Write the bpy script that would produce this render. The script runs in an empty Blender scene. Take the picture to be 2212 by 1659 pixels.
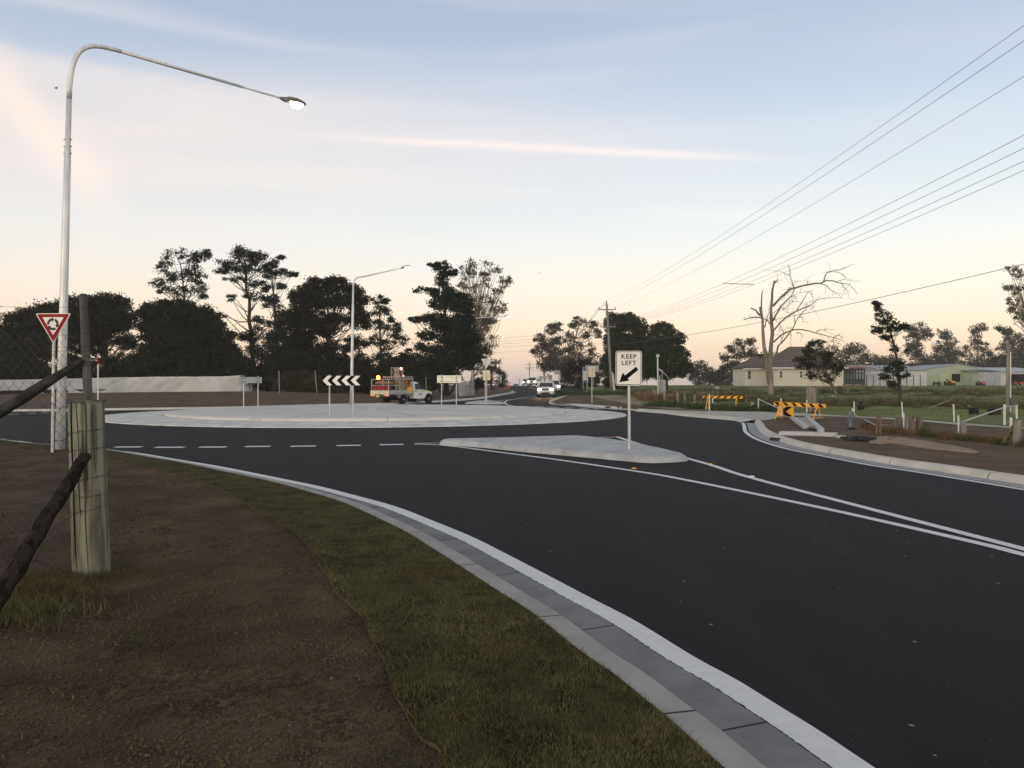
import bpy, math, random
import numpy as np
from mathutils import Vector, Matrix, noise as mnoise
from mathutils.geometry import delaunay_2d_cdt

# ------------------------------------------------------------------ camera, world, sun
scene = bpy.context.scene
COL = scene.collection
random.seed(7)
HAZE = True
RNG = np.random.default_rng(7)
R = math.radians
CH = 1.55            # eye height over the road, metres
S = 1789.0           # focal length in survey units
H = 825.0            # horizon line in survey units
cam_d = bpy.data.cameras.new("camera")
cam_d.sensor_fit = 'HORIZONTAL'
cam_d.angle = 2 * math.atan(1106.0 / S)
cam_d.clip_start = 0.05
cam_d.clip_end = 3000
cam = bpy.data.objects.new("camera", cam_d)
COL.objects.link(cam)
cam.location = (0, 0, CH)
cam.rotation_euler = (R(90) - math.atan(4.5 / S), 0, 0)
scene.camera = cam
scene.view_settings.view_transform = 'Standard'
scene.view_settings.look = 'None'
scene.view_settings.exposure = 0.0
scene.view_settings.gamma = 1.0
scene.cycles.max_bounces = 6
scene.cycles.transparent_max_bounces = 8
scene.cycles.volume_bounces = 1
scene.cycles.use_denoising = True


def s2l(c):
    return tuple((x / 255 / 12.92) if x / 255 <= 0.04045 else ((x / 255 + 0.055) / 1.055) ** 2.4 for x in c)


class NT:
    """small helper to wire shader nodes"""
    def __init__(self, tree):
        self.t = tree
        self.t.nodes.clear()

    def n(self, kind, **kw):
        nd = self.t.nodes.new(kind)
        for k, v in kw.items():
            setattr(nd, k, v)
        return nd

    def l(self, a, b):
        self.t.links.new(a, b)

    def setin(self, sock, v):
        if hasattr(v, 'is_linked') or hasattr(v, 'links'):
            self.l(v, sock)
        else:
            sock.default_value = v

    def m(self, op, a, b=0.0, c=0.0, clamp=False):
        nd = self.n('ShaderNodeMath', operation=op)
        nd.use_clamp = clamp
        for i, v in enumerate((a, b, c)):
            self.setin(nd.inputs[i], v)
        return nd.outputs[0]

    def mix(self, f, a, b, blend='MIX'):
        nd = self.n('ShaderNodeMix', data_type='RGBA', blend_type=blend)
        nd.clamp_factor = True
        self.setin(nd.inputs[0], f)
        self.setin(nd.inputs[6], a)
        self.setin(nd.inputs[7], b)
        return nd.outputs[2]

    def ramp(self, f, stops, interp='LINEAR'):
        nd = self.n('ShaderNodeValToRGB')
        nd.color_ramp.interpolation = interp
        el = nd.color_ramp.elements
        while len(el) < len(stops):
            el.new(0.5)
        for e, (p, c) in zip(el, stops):
            e.position = p
            e.color = (c[0], c[1], c[2], 1) if len(c) == 3 else c
        self.l(f, nd.inputs[0])
        return nd.outputs[0]

    def noise(self, vec, scale, detail=3, rough=0.55, dist=0.0):
        nd = self.n('ShaderNodeTexNoise')
        nd.inputs['Scale'].default_value = scale
        nd.inputs['Detail'].default_value = detail
        nd.inputs['Roughness'].default_value = rough
        nd.inputs['Distortion'].default_value = dist
        if vec is not None:
            self.l(vec, nd.inputs['Vector'])
        return nd.outputs[0]

    def mapr(self, f, a, b, c=0.0, d=1.0, smooth=True):
        nd = self.n('ShaderNodeMapRange')
        if smooth:
            nd.interpolation_type = 'SMOOTHSTEP'
        for i, v in enumerate((f, a, b, c, d)):
            self.setin(nd.inputs[i], v)
        return nd.outputs[0]


def col4(c):
    return (c[0], c[1], c[2], 1.0)


world = bpy.data.worlds.new("World")
scene.world = world
world.use_nodes = True
w = NT(world.node_tree)
SUN_EL, SUN_AZ = R(9.0), R(-145)          # low, behind the left shoulder
wo = w.n('ShaderNodeOutputWorld')
tc = w.n('ShaderNodeTexCoord')
sep = w.n('ShaderNodeSeparateXYZ')
w.l(tc.outputs['Generated'], sep.inputs[0])
X, Yw, Z = sep.outputs
ysafe = w.m('MAXIMUM', Yw, 0.05)
u = w.m('DIVIDE', X, ysafe)
v = w.m('DIVIDE', Z, ysafe)
front = w.mapr(Yw, 0.05, 0.35)
# dusk colours by height above the horizon
stops = [(0.0, (194, 180, 180)), (0.010, (206, 188, 184)), (0.032, (238, 205, 183)), (0.062, (246, 216, 194)),
         (0.11, (242, 225, 209)), (0.165, (230, 225, 220)), (0.235, (210, 213, 217)), (0.31, (188, 196, 209)),
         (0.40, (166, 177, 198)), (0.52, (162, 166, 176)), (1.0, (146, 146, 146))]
grad = w.ramp(Z, [(p, s2l(c)) for p, c in stops])
# slow thin cirrus, warmer towards the left
mp = w.n('ShaderNodeMapping')
w.l(tc.outputs['Generated'], mp.inputs[0])
mp.inputs['Scale'].default_value = (0.8, 0.8, 8.0)
mp.inputs['Rotation'].default_value = (0, R(7), 0)
n1 = w.noise(mp.outputs[0], 2.2, 4, 0.5, 0.4)
veil = w.m('MULTIPLY', w.mapr(n1, 0.42, 0.72), w.m('MULTIPLY', w.mapr(Z, 0.08, 0.2), w.mapr(Z, 0.5, 0.32)))
leftw = w.mapr(u, 0.40, -0.50)
veil = w.m('MULTIPLY', veil, w.m('ADD', 0.15, w.m('MULTIPLY', leftw, 0.60)))
c1 = w.mix(veil, grad, col4(s2l((238, 225, 218))))
# wide pinkish haze band on the left
band = w.m('MULTIPLY', leftw, w.m('MULTIPLY', w.mapr(v, 0.19, 0.27), w.mapr(v, 0.42, 0.30)))
c2 = w.mix(w.m('MULTIPLY', band, w.m('MULTIPLY', front, 0.75)), c1, col4(s2l((234, 220, 213))))


def streak(u0, v0, u1, v1, sig, amp, colr, base, fade=0.12, nz=0.0):
    """a thin cloud band lying between two directions of the sky"""
    ang = math.atan2(v1 - v0, u1 - u0)
    L = math.hypot(u1 - u0, v1 - v0)
    du = w.m('SUBTRACT', u, u0)
    dv = w.m('SUBTRACT', v, v0)
    al = w.m('ADD', w.m('MULTIPLY', du, math.cos(ang)), w.m('MULTIPLY', dv, math.sin(ang)))
    pe = w.m('ADD', w.m('MULTIPLY', du, -math.sin(ang)), w.m('MULTIPLY', dv, math.cos(ang)))
    if nz:
        cb = w.n('ShaderNodeCombineXYZ')
        w.l(al, cb.inputs[0])
        pe = w.m('ADD', pe, w.m('MULTIPLY', w.m('SUBTRACT', w.noise(cb.outputs[0], 9, 3), 0.5), nz))
    q = w.m('DIVIDE', pe, sig)
    g = w.m('POWER', 2.718, w.m('MULTIPLY', w.m('MULTIPLY', q, q), -0.5))
    e = w.m('MULTIPLY', w.mapr(al, 0.0, L * fade), w.mapr(al, L, L * (1 - fade)))
    f = w.m('MULTIPLY', w.m('MULTIPLY', g, e), w.m('MULTIPLY', front, amp), clamp=True)
    return w.mix(f, base, col4(s2l(colr)))


c3 = streak(-0.30, 0.2995, 0.38, 0.2650, 0.0036, 0.85, (250, 230, 220), c2, 0.35, 0.006)
c3 = streak(-0.30, 0.297, 0.42, 0.262, 0.020, 0.22, (240, 226, 222), c3, 0.45)
c3 = streak(-0.68, 0.43, -0.46, 0.19, 0.020, 0.75, (255, 232, 212), c3, 0.3, 0.02)
c3 = streak(0.08, 0.205, 0.42, 0.200, 0.006, 0.30, (248, 236, 224), c3, 0.45)
c3 = streak(-0.62, 0.262, 0.1, 0.222, 0.012, 0.25, (246, 230, 216), c3, 0.4, 0.01)
# the brighter glow of the sky at the photographer's back
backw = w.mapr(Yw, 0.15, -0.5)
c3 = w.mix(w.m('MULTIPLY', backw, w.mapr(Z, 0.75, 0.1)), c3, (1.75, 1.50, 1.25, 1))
# small share of the physical sky on top, sun just at the horizon
sky = w.n('ShaderNodeTexSky', sky_type='NISHITA')
sky.sun_disc = False
sky.sun_elevation = SUN_EL
sky.sun_rotation = SUN_AZ
bg1 = w.n('ShaderNodeBackground')
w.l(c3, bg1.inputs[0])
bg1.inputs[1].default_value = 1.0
bg2 = w.n('ShaderNodeBackground')
w.l(sky.outputs[0], bg2.inputs[0])
bg2.inputs[1].default_value = 0.05
ad = w.n('ShaderNodeAddShader')
w.l(bg1.outputs[0], ad.inputs[0])
w.l(bg2.outputs[0], ad.inputs[1])
w.l(ad.outputs[0], wo.inputs[0])

sun_d = bpy.data.lights.new("sun", 'SUN')
sun_d.energy = 0.5
sun_d.angle = R(20)
sun_d.color = (1.0, 0.86, 0.72)
sun = bpy.data.objects.new("sun", sun_d)
COL.objects.link(sun)
sun.rotation_euler = Vector((-math.sin(SUN_AZ), -math.cos(SUN_AZ), -math.tan(SUN_EL))).to_track_quat('-Z', 'Y').to_euler()

# ------------------------------------------------------------------ materials
MATS = {}


def mat(name, c, rough=0.8, c2=None, scale=6.0, metal=0.0, bump=0.0, bscale=None, emit=None, es=1.0, spec=0.5,
        detail=4, lo=0.35, hi=0.65, stretch=None, third=None):
    """world-space noise between two colours, optional bump"""
    if name in MATS:
        return MATS[name]
    m_ = bpy.data.materials.new(name)
    m_.use_nodes = True
    t = NT(m_.node_tree)
    out = t.n('ShaderNodeOutputMaterial')
    b = t.n('ShaderNodeBsdfPrincipled')
    t.l(b.outputs[0], out.inputs[0])
    b.inputs['Roughness'].default_value = rough
    b.inputs['Metallic'].default_value = metal
    b.inputs['Specular IOR Level'].default_value = min(spec, 0.06) if rough >= 0.85 else spec * 0.6
    geo = t.n('ShaderNodeNewGeometry')
    vec = geo.outputs['Position']
    if stretch:
        mpn = t.n('ShaderNodeMapping')
        mpn.inputs['Scale'].default_value = stretch
        t.l(vec, mpn.inputs[0])
        vec = mpn.outputs[0]
    cc = col4(c)
    if c2 is None:
        c2 = tuple(x * 0.82 for x in c)
    nz = t.noise(vec, scale, detail)
    f = t.mapr(nz, lo, hi)
    o = t.mix(f, cc, col4(c2))
    if third:
        c3_, sc3, lo3, hi3 = third
        n3 = t.noise(vec, sc3, 3)
        o = t.mix(t.mapr(n3, lo3, hi3), o, col4(c3_))
    t.l(o, b.inputs['Base Color'])
    if bump:
        bn = t.n('ShaderNodeBump')
        bn.inputs['Strength'].default_value = 1.0
        bn.inputs['Distance'].default_value = bump
        t.l(t.noise(geo.outputs['Position'], bscale or scale * 4, 4, 0.65), bn.inputs['Height'])
        t.l(bn.outputs[0], b.inputs['Normal'])
    if emit:
        b.inputs['Emission Color'].default_value = col4(emit)
        b.inputs['Emission Strength'].default_value = es
    MATS[name] = m_
    return m_


def asphalt_mat(name='asphalt'):
    m_ = bpy.data.materials.new(name)
    m_.use_nodes = True
    t = NT(m_.node_tree)
    out = t.n('ShaderNodeOutputMaterial')
    b = t.n('ShaderNodeBsdfPrincipled')
    t.l(b.outputs[0], out.inputs[0])
    geo = t.n('ShaderNodeNewGeometry')
    P_ = geo.outputs['Position']
    big = t.noise(P_, 0.35, 4, 0.6)
    mid = t.noise(P_, 3.0, 4, 0.6)
    fine = t.noise(P_, 120.0, 3, 0.7)
    o = t.mix(t.mapr(big, 0.35, 0.68), (0.0170, 0.0175, 0.0195, 1), (0.0200, 0.0205, 0.0225, 1))
    # long faint rolling marks
    mpn = t.n('ShaderNodeMapping')
    mpn.inputs['Rotation'].default_value = (0, 0, R(20))
    mpn.inputs['Scale'].default_value = (1.1, 0.07, 1)
    t.l(P_, mpn.inputs[0])
    mk = t.noise(mpn.outputs[0], 1.6, 4, 0.6)
    o = t.mix(t.m('MULTIPLY', t.mapr(mk, 0.46, 0.72), 0.30), o, (0.032, 0.033, 0.035, 1))
    o = t.mix(t.m('MULTIPLY', t.mapr(mid, 0.45, 0.7), 0.02), o, (0.014, 0.0145, 0.017, 1))
    o = t.mix(t.m('MULTIPLY', t.mapr(fine, 0.50, 0.68), 0.35), o, (0.048, 0.048, 0.050, 1))
    # pale chips of stone and dry leaves
    vo = t.n('ShaderNodeTexVoronoi')
    vo.inputs['Scale'].default_value = 6.0
    t.l(P_, vo.inputs['Vector'])
    wn = t.n('ShaderNodeTexWhiteNoise')
    t.l(vo.outputs['Position'], wn.inputs['Vector'])
    chip = t.m('MULTIPLY', t.m('LESS_THAN', vo.outputs['Distance'], 0.080), t.m('GREATER_THAN', wn.outputs['Value'], 0.82))
    o = t.mix(t.m('MULTIPLY', chip, 0.7), o, (0.30, 0.27, 0.23, 1))
    v2 = t.n('ShaderNodeTexVoronoi')
    v2.inputs['Scale'].default_value = 28.0
    t.l(P_, v2.inputs['Vector'])
    w2 = t.n('ShaderNodeTexWhiteNoise')
    t.l(v2.outputs['Position'], w2.inputs['Vector'])
    ch2 = t.m('MULTIPLY', t.m('LESS_THAN', v2.outputs['Distance'], 0.16), t.m('GREATER_THAN', w2.outputs['Value'], 0.86))
    o = t.mix(t.m('MULTIPLY', ch2, 0.6), o, (0.10, 0.098, 0.095, 1))
    t.l(o, b.inputs['Base Color'])
    rg = t.mapr(big, 0.3, 0.7, 0.78, 0.84)
    t.l(rg, b.inputs['Roughness'])
    b.inputs['Specular IOR Level'].default_value = 0.07
    bn = t.n('ShaderNodeBump')
    bn.inputs['Distance'].default_value = 0.0015
    t.l(t.noise(P_, 95.0, 4, 0.75), bn.inputs['Height'])
    t.l(bn.outputs[0], b.inputs['Normal'])
    MATS[name] = m_
    return m_


M_ASPH = asphalt_mat()
M_CONC = mat('concrete_grey', (0.34, 0.36, 0.38), 0.85, (0.26, 0.275, 0.29), 2.5, bump=0.002, bscale=60, third=((0.20, 0.20, 0.20), 9.0, 0.60, 0.78))
M_GUTTER = mat('concrete_gutter', (0.225, 0.230, 0.230), 0.85, (0.18, 0.184, 0.186), 3, bump=0.002, bscale=60, third=((0.12, 0.12, 0.12), 18.0, 0.64, 0.8))
M_KERBTOP = mat('concrete_kerb', (0.37, 0.365, 0.35), 0.85, (0.30, 0.297, 0.285), 2.5, bump=0.003, bscale=50, third=((0.24, 0.225, 0.19), 6.0, 0.66, 0.85))
M_ISLAND = mat('concrete_island', (0.60, 0.595, 0.57), 0.8, (0.50, 0.495, 0.475), 0.9, bump=0.002, bscale=40, stretch=(0.25, 1.6, 1), third=((0.33, 0.34, 0.35), 3.0, 0.6, 0.8))
M_APRON = mat('concrete_apron', (0.66, 0.65, 0.62), 0.8, (0.44, 0.45, 0.45), 1.6, bump=0.002, bscale=40)
M_JOINT = mat('joint_dark', (0.05, 0.05, 0.05), 0.9)
M_PAINT = mat('white_paint', (0.68, 0.69, 0.70), 0.7, (0.62, 0.63, 0.64), 12, bump=0.001, bscale=90, spec=.3, third=((0.50, 0.51, 0.52), 40.0, 0.66, 0.8))
M_KERBL = mat('concrete_kerb_pale', (0.56, 0.545, 0.50), 0.85, (0.46, 0.45, 0.42), 1.6, bump=0.003, bscale=50, third=((0.34, 0.33, 0.30), 5.0, 0.66, 0.85))
M_DIRT = mat('dirt', (0.104, 0.076, 0.051), 0.95, (0.056, 0.042, 0.029), 1.3, bump=0.035, bscale=16, third=((0.045, 0.040, 0.024), 4.0, 0.52, 0.75))
M_DIRT2 = mat('dirt_far', (0.140, 0.102, 0.072), 0.95, (0.095, 0.070, 0.050), 0.9, bump=0.05, bscale=6, third=((0.085, 0.078, 0.040), 0.35, 0.52, 0.75))
M_FIELD = mat('field_grass', (0.145, 0.175, 0.070), 0.95, (0.105, 0.125, 0.052), 0.25, bump=0.06, bscale=3, third=((0.14, 0.115, 0.07), 0.12, 0.6, 0.8))
M_TURF = mat('turf_base', (0.060, 0.056, 0.027), 0.95, (0.022, 0.021, 0.010), 5, bump=0.02, bscale=30)
M_SAND = mat('sand', (0.30, 0.235, 0.18), 0.95, (0.24, 0.19, 0.145), 2, bump=0.02, bscale=12)


# ------------------------------------------------------------------ object helpers
def tag(o, label=None, cat=None, group=None, kind=None):
    if label:
        o['label'] = label
    if cat:
        o['category'] = cat
    if group:
        o['group'] = group
    if kind:
        o['kind'] = kind
    return o


def empty(name, loc, label, cat, group=None, rotz=0.0):
    o = bpy.data.objects.new(name, None)
    COL.objects.link(o)
    o.location = loc
    o.rotation_euler = (0, 0, rotz)
    o.empty_display_size = 0.2
    return tag(o, label, cat, group)


def top_loc(p):
    while p.parent:
        p = p.parent
    return np.array(p.location)


class MB:
    def __init__(self):
        self.v, self.f, self.mi = [], [], []

    def add(self, vs, fs, m=0):
        b = len(self.v)
        self.v.extend([tuple(p) for p in vs])
        self.f.extend([tuple(i + b for i in q) for q in fs])
        self.mi.extend([m] * len(fs))

    def box(self, c, s, rz=0.0, m=0, rx=0.0, ry=0.0):
        hx, hy, hz = s[0] / 2, s[1] / 2, s[2] / 2
        M = Matrix.Translation(c) @ Matrix.Rotation(rz, 4, 'Z') @ Matrix.Rotation(ry, 4, 'Y') @ Matrix.Rotation(rx, 4, 'X')
        vs = [M @ Vector((x, y, z)) for z in (-hz, hz) for y in (-hy, hy) for x in (-hx, hx)]
        self.add(vs, [(0, 2, 3, 1), (4, 5, 7, 6), (0, 1, 5, 4), (2, 6, 7, 3), (0, 4, 6, 2), (1, 3, 7, 5)], m)
        return self

    def tube(self, pts, rs, n=8, m=0):
        pts = [Vector(p) for p in pts]
        if not hasattr(rs, '__len__'):
            rs = [rs] * len(pts)
        rings = []
        pu = None
        for i, p in enumerate(pts):
            a = pts[max(i - 1, 0)]
            b = pts[min(i + 1, len(pts) - 1)]
            d = (b - a).normalized() if (b - a).length > 1e-9 else Vector((0, 0, 1))
            if pu is None:
                pu = d.orthogonal().normalized()
            else:
                pu = (pu - d * pu.dot(d))
                pu = pu.normalized() if pu.length > 1e-6 else d.orthogonal().normalized()
            q = d.cross(pu)
            rings.append([p + (pu * math.cos(2 * math.pi * k / n) + q * math.sin(2 * math.pi * k / n)) * rs[i] for k in range(n)])
        vs = [x for r in rings for x in r]
        fs = []
        for i in range(len(pts) - 1):
            for k in range(n):
                k2 = (k + 1) % n
                fs.append((i * n + k, i * n + k2, (i + 1) * n + k2, (i + 1) * n + k))
        fs.append(tuple(range(n - 1, -1, -1)))
        fs.append(tuple((len(pts) - 1) * n + k for k in range(n)))
        self.add(vs, fs, m)
        return self

    def prism(self, poly, M, t, m=0):
        """poly: 2-D points in local x,z ; thickness t along local y, placed by matrix M"""
        n = len(poly)
        vs = [M @ Vector((x, -t / 2, z)) for x, z in poly] + [M @ Vector((x, t / 2, z)) for x, z in poly]
        fs = [tuple(range(n)), tuple(range(2 * n - 1, n - 1, -1))]
        for i in range(n):
            j = (i + 1) % n
            fs.append((i, i + n, j + n, j))
        self.add(vs, fs, m)
        return self

    def lathe(self, prof, M, n=20, m=0, closed=True):
        """prof: (radius, height) pairs turned about local z"""
        vs = []
        for r, z in prof:
            for k in range(n):
                a = 2 * math.pi * k / n
                vs.append(M @ Vector((r * math.cos(a), r * math.sin(a), z)))
        fs = []
        for i in range(len(prof) - 1):
            for k in range(n):
                k2 = (k + 1) % n
                fs.append((i * n + k, i * n + k2, (i + 1) * n + k2, (i + 1) * n + k))
        if closed:
            fs.append(tuple(range(n - 1, -1, -1)))
            fs.append(tuple((len(prof) - 1) * n + k for k in range(n)))
        self.add(vs, fs, m)
        return self

    def loft(self, secs, m=0, cap=True):
        n = len(secs[0])
        vs = [p for s_ in secs for p in s_]
        fs = []
        for i in range(len(secs) - 1):
            for k in range(n):
                k2 = (k + 1) % n
                fs.append((i * n + k, (i + 1) * n + k, (i + 1) * n + k2, i * n + k2))
        if cap:
            fs.append(tuple(range(n)))
            fs.append(tuple((len(secs) - 1) * n + k for k in range(n - 1, -1, -1)))
        self.add(vs, fs, m)
        return self

    def build(self, name, mats, parent=None, world=False, smooth=False, bevel=0.0):
        if not isinstance(mats, (list, tuple)):
            mats = [mats]
        me = bpy.data.meshes.new(name)
        vs = self.v
        if parent is not None and world:
            L = top_loc(parent)
            vs = [(p[0] - L[0], p[1] - L[1], p[2] - L[2]) for p in vs]
        me.from_pydata([tuple(p) for p in vs], [], self.f)
        for m_ in mats:
            me.materials.append(m_)
        me.polygons.foreach_set('material_index', self.mi)
        if smooth:
            me.polygons.foreach_set('use_smooth', [True] * len(self.f))
        me.update()
        o = bpy.data.objects.new(name, me)
        COL.objects.link(o)
        if parent is not None:
            o.parent = parent
        if smooth and smooth != 'all':
            es = o.modifiers.new('edges', 'EDGE_SPLIT')
            es.split_angle = R(40)
        if bevel:
            bv = o.modifiers.new('bevel', 'BEVEL')
            bv.width = bevel
            bv.segments = 2
            bv.limit_method = 'ANGLE'
            bv.angle_limit = R(35)
        return o


def np_mesh(name, V, F, mats, parent=None, world=True, mi=None, smooth=False):
    """V (n,3) array, F (m,k) array with equal sided faces"""
    V = np.asarray(V, dtype=np.float64)
    if parent is not None and world:
        V = V - top_loc(parent)
    me = bpy.data.meshes.new(name)
    nf, k = F.shape
    me.vertices.add(len(V))
    me.vertices.foreach_set('co', V.astype(np.float32).ravel())
    me.loops.add(nf * k)
    me.loops.foreach_set('vertex_index', F.astype(np.int32).ravel())
    me.polygons.add(nf)
    me.polygons.foreach_set('loop_start', np.arange(0, nf * k, k, dtype=np.int32))
    me.polygons.foreach_set('loop_total', np.full(nf, k, dtype=np.int32))
    if not isinstance(mats, (list, tuple)):
        mats = [mats]
    for m_ in mats:
        me.materials.append(m_)
    if mi is not None:
        me.polygons.foreach_set('material_index', mi.astype(np.int32))
    if smooth:
        me.polygons.foreach_set('use_smooth', np.ones(nf, dtype=bool))
    me.update(calc_edges=True)
    o = bpy.data.objects.new(name, me)
    COL.objects.link(o)
    if parent is not None:
        o.parent = parent
    return o


def copy_tree(o, parent=None):
    c = o.copy()
    COL.objects.link(c)
    c.parent = parent
    for ch in list(o.children):
        copy_tree(ch, c)
    return c


def text_part(name, body, size, mat_, parent, loc, rot=(R(90), 0, 0), ex=0.0015, spacing=1.0, bold=0.0, sx=1.0):
    cu = bpy.data.curves.new(name, 'FONT')
    cu.body = body
    cu.size = size
    cu.extrude = ex
    cu.offset = bold
    cu.align_x = 'CENTER'
    cu.align_y = 'CENTER'
    cu.space_character = spacing
    cu.materials.append(mat_)
    tmp = bpy.data.objects.new(name, cu)
    COL.objects.link(tmp)
    bpy.context.view_layer.update()
    me = bpy.data.meshes.new_from_object(tmp.evaluated_get(bpy.context.evaluated_depsgraph_get()))
    bpy.data.objects.remove(tmp)
    o = bpy.data.objects.new(name, me)
    COL.objects.link(o)
    o.parent = parent
    o.location = loc
    o.rotation_euler = rot
    o.scale = (sx, 1, 1)
    return o


# ------------------------------------------------------------------ survey: pixels of the photo -> places on the ground
def sm(t_):
    t_ = min(max(t_, 0.0), 1.0)
    return t_ * t_ * (3 - 2 * t_)


def z0(y):
    """road level: flat, then a gentle crest, then away downhill"""
    if y <= 170:
        return 0.75 * sm((y - 85) / 80.0)
    if y <= 235:
        return 0.75 - 0.0003 * (y - 170) ** 2
    return max(-0.5175 - 0.039 * (y - 235), -3.0)


def Gz(px, py, zf):
    """first place along the ray where it meets height zf(x, y)"""
    y = 1.0
    step = 0.02
    while y < 600:
        x = (px - 1106) / S * y
        zr = CH - (py - H) / S * y
        if zr <= zf(x, y):
            return (x, y)
        y += step * (1 + y * 0.05)
    return ((px - 1106) / S * 600, 600)


def Gr(px, py):                     # on the road
    return Gz(px, py, lambda x, y: z0(y))


KZ = 0.10


def Gk(px, py):                     # on kerb level
    return Gz(px, py, lambda x, y: z0(y) + KZ)


def Pw(px, py, y):
    return ((px - 1106) / S * y, y, CH + (H - py) / S * y)


def smooth_poly(pts, n=6):
    out = []
    P = [np.array(p[:2], float) for p in pts]
    for i in range(len(P) - 1):
        p0 = P[i - 1] if i else 2 * P[0] - P[1]
        p1, p2 = P[i], P[i + 1]
        p3 = P[i + 2] if i + 2 < len(P) else 2 * P[-1] - P[-2]
        for k in range(n):
            t_ = k / n
            out.append(0.5 * ((2 * p1) + (-p0 + p2) * t_ + (2 * p0 - 5 * p1 + 4 * p2 - p3) * t_ ** 2 + (-p0 + 3 * p1 - 3 * p2 + p3) * t_ ** 3))
    out.append(P[-1])
    return np.array(out)


def offset_poly(P, off):
    """positive = to the left of travel"""
    d = np.gradient(P, axis=0)
    d /= np.linalg.norm(d, axis=1)[:, None] + 1e-12
    nrm = np.stack([-d[:, 1], d[:, 0]], 1)
    return P + nrm * off


LK = smooth_poly([(-72, 36), (-50, 31.5), (-31, 27.7)] + [Gr(*p) for p in [(-300, 938), (0, 950), (107, 962), (231, 972), (294, 978), (398, 995), (487, 1010), (606, 1034),
      (690, 1051), (765, 1070), (855, 1095.5), (939, 1128), (1023, 1162.4), (1096, 1199), (1181, 1243.8), (1276, 1293), (1371, 1344), (1498, 1420), (1591, 1472.4), (1680, 1525), (1768, 1580), (1879, 1659)]] + [(1.80, 2.0), (2.35, 0.0), (2.95, -2), (4.9, -8), (7, -14)], 8)
RK = smooth_poly([(9.6, -14), (9.2, 0)] + [Gr(*p) for p in [(3300, 1245), (2700, 1142), (2212, 1060), (2096, 1040.5), (1984, 1022), (1872, 1005), (1787, 988.5), (1703, 971.7),
      (1653, 957.7), (1622, 945), (1606, 932.4), (1604, 921), (1601, 913.5)]], 8)
APR = smooth_poly([Gr(*p) for p in [(1601, 913.5), (1582, 908.8), (1532.7, 904.5), (1479.4, 899.5), (1426, 893.3), (1371.5, 888.6)]], 5)
RF = smooth_poly([Gr(*p) for p in [(1371.5, 888.6), (1321, 884), (1256, 878), (1210, 874), (1190, 871), (1186, 868), (1190, 864.5), (1210, 857), (1235, 852), (1250, 849.5)]] +
                 [(10.9, 128), (9.6, 150), (7.2, 170), (5.8, 190), (5.4, 240), (5.0, 330)], 6)
LF = smooth_poly([(-72, 40.0), (-45, 41.0)] + [Gr(*p) for p in [(0, 889.5), (230, 887), (500, 883), (713, 877), (850, 874), (932.6, 870), (990.7, 866.5), (1047, 861), (1084, 854.4),
      (1112, 849), (1116, 847), (1116, 845), (1112, 842)]] + [(0.1, 165), (-0.6, 190), (-1, 240), (-1.5, 330)], 6)


def dist_poly(x, y, P):
    a = P[:-1]
    b = P[1:]
    ab = b - a
    t_ = np.clip(((x - a[:, 0]) * ab[:, 0] + (y - a[:, 1]) * ab[:, 1]) / (np.sum(ab * ab, 1) + 1e-9), 0, 1)
    dx = a[:, 0] + ab[:, 0] * t_ - x
    dy = a[:, 1] + ab[:, 1] * t_ - y
    return float(np.sqrt(np.min(dx * dx + dy * dy)))


def gh(x, y):
    """height of the open ground"""
    b = z0(y)
    nz_ = mnoise.noise(Vector((x * 0.25, y * 0.25, 3.1))) * 0.5 + mnoise.noise(Vector((x * 0.9, y * 0.9, 9.1))) * 0.2
    lift = max(0.0, 1 - max(b, 0) / 0.75) if y < 170 else 0.0
    if y > 38 and x < 1.5:
        d = dist_poly(x, y, LF)
        return b + KZ + 0.58 * sm((d - 0.8) / 16.0) * lift + nz_ * 0.12 * sm((d - 1) / 3)
    if x > 0 and y > 26:
        d = min(dist_poly(x, y, RF), dist_poly(x, y, APR), dist_poly(x, y, RK))
        return b + KZ + 0.60 * sm((y - 48) / 95.0) * sm((d - 1) / 12.0) * lift + nz_ * 0.12 * sm((d - 2) / 4)
    d = min(dist_poly(x, y, RK), dist_poly(x, y, LK))
    return b + KZ + nz_ * 0.08 * sm((d - 1.2) / 3)


def Gg(px, py):
    x, y = Gz(px, py, gh)
    return (x, y, gh(x, y))

# ------------------------------------------------------------------ ground sheets
def inside(pt, P):
    x, y = pt[..., 0], pt[..., 1]
    c = np.zeros(x.shape, bool)
    n = len(P)
    j = n - 1
    for i in range(n):
        xi, yi = P[i]
        xj, yj = P[j]
        cond = ((yi > y) != (yj > y)) & (x < (xj - xi) * (y - yi) / (yj - yi + 1e-12) + xi)
        c ^= cond
        j = i
    return c


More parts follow.
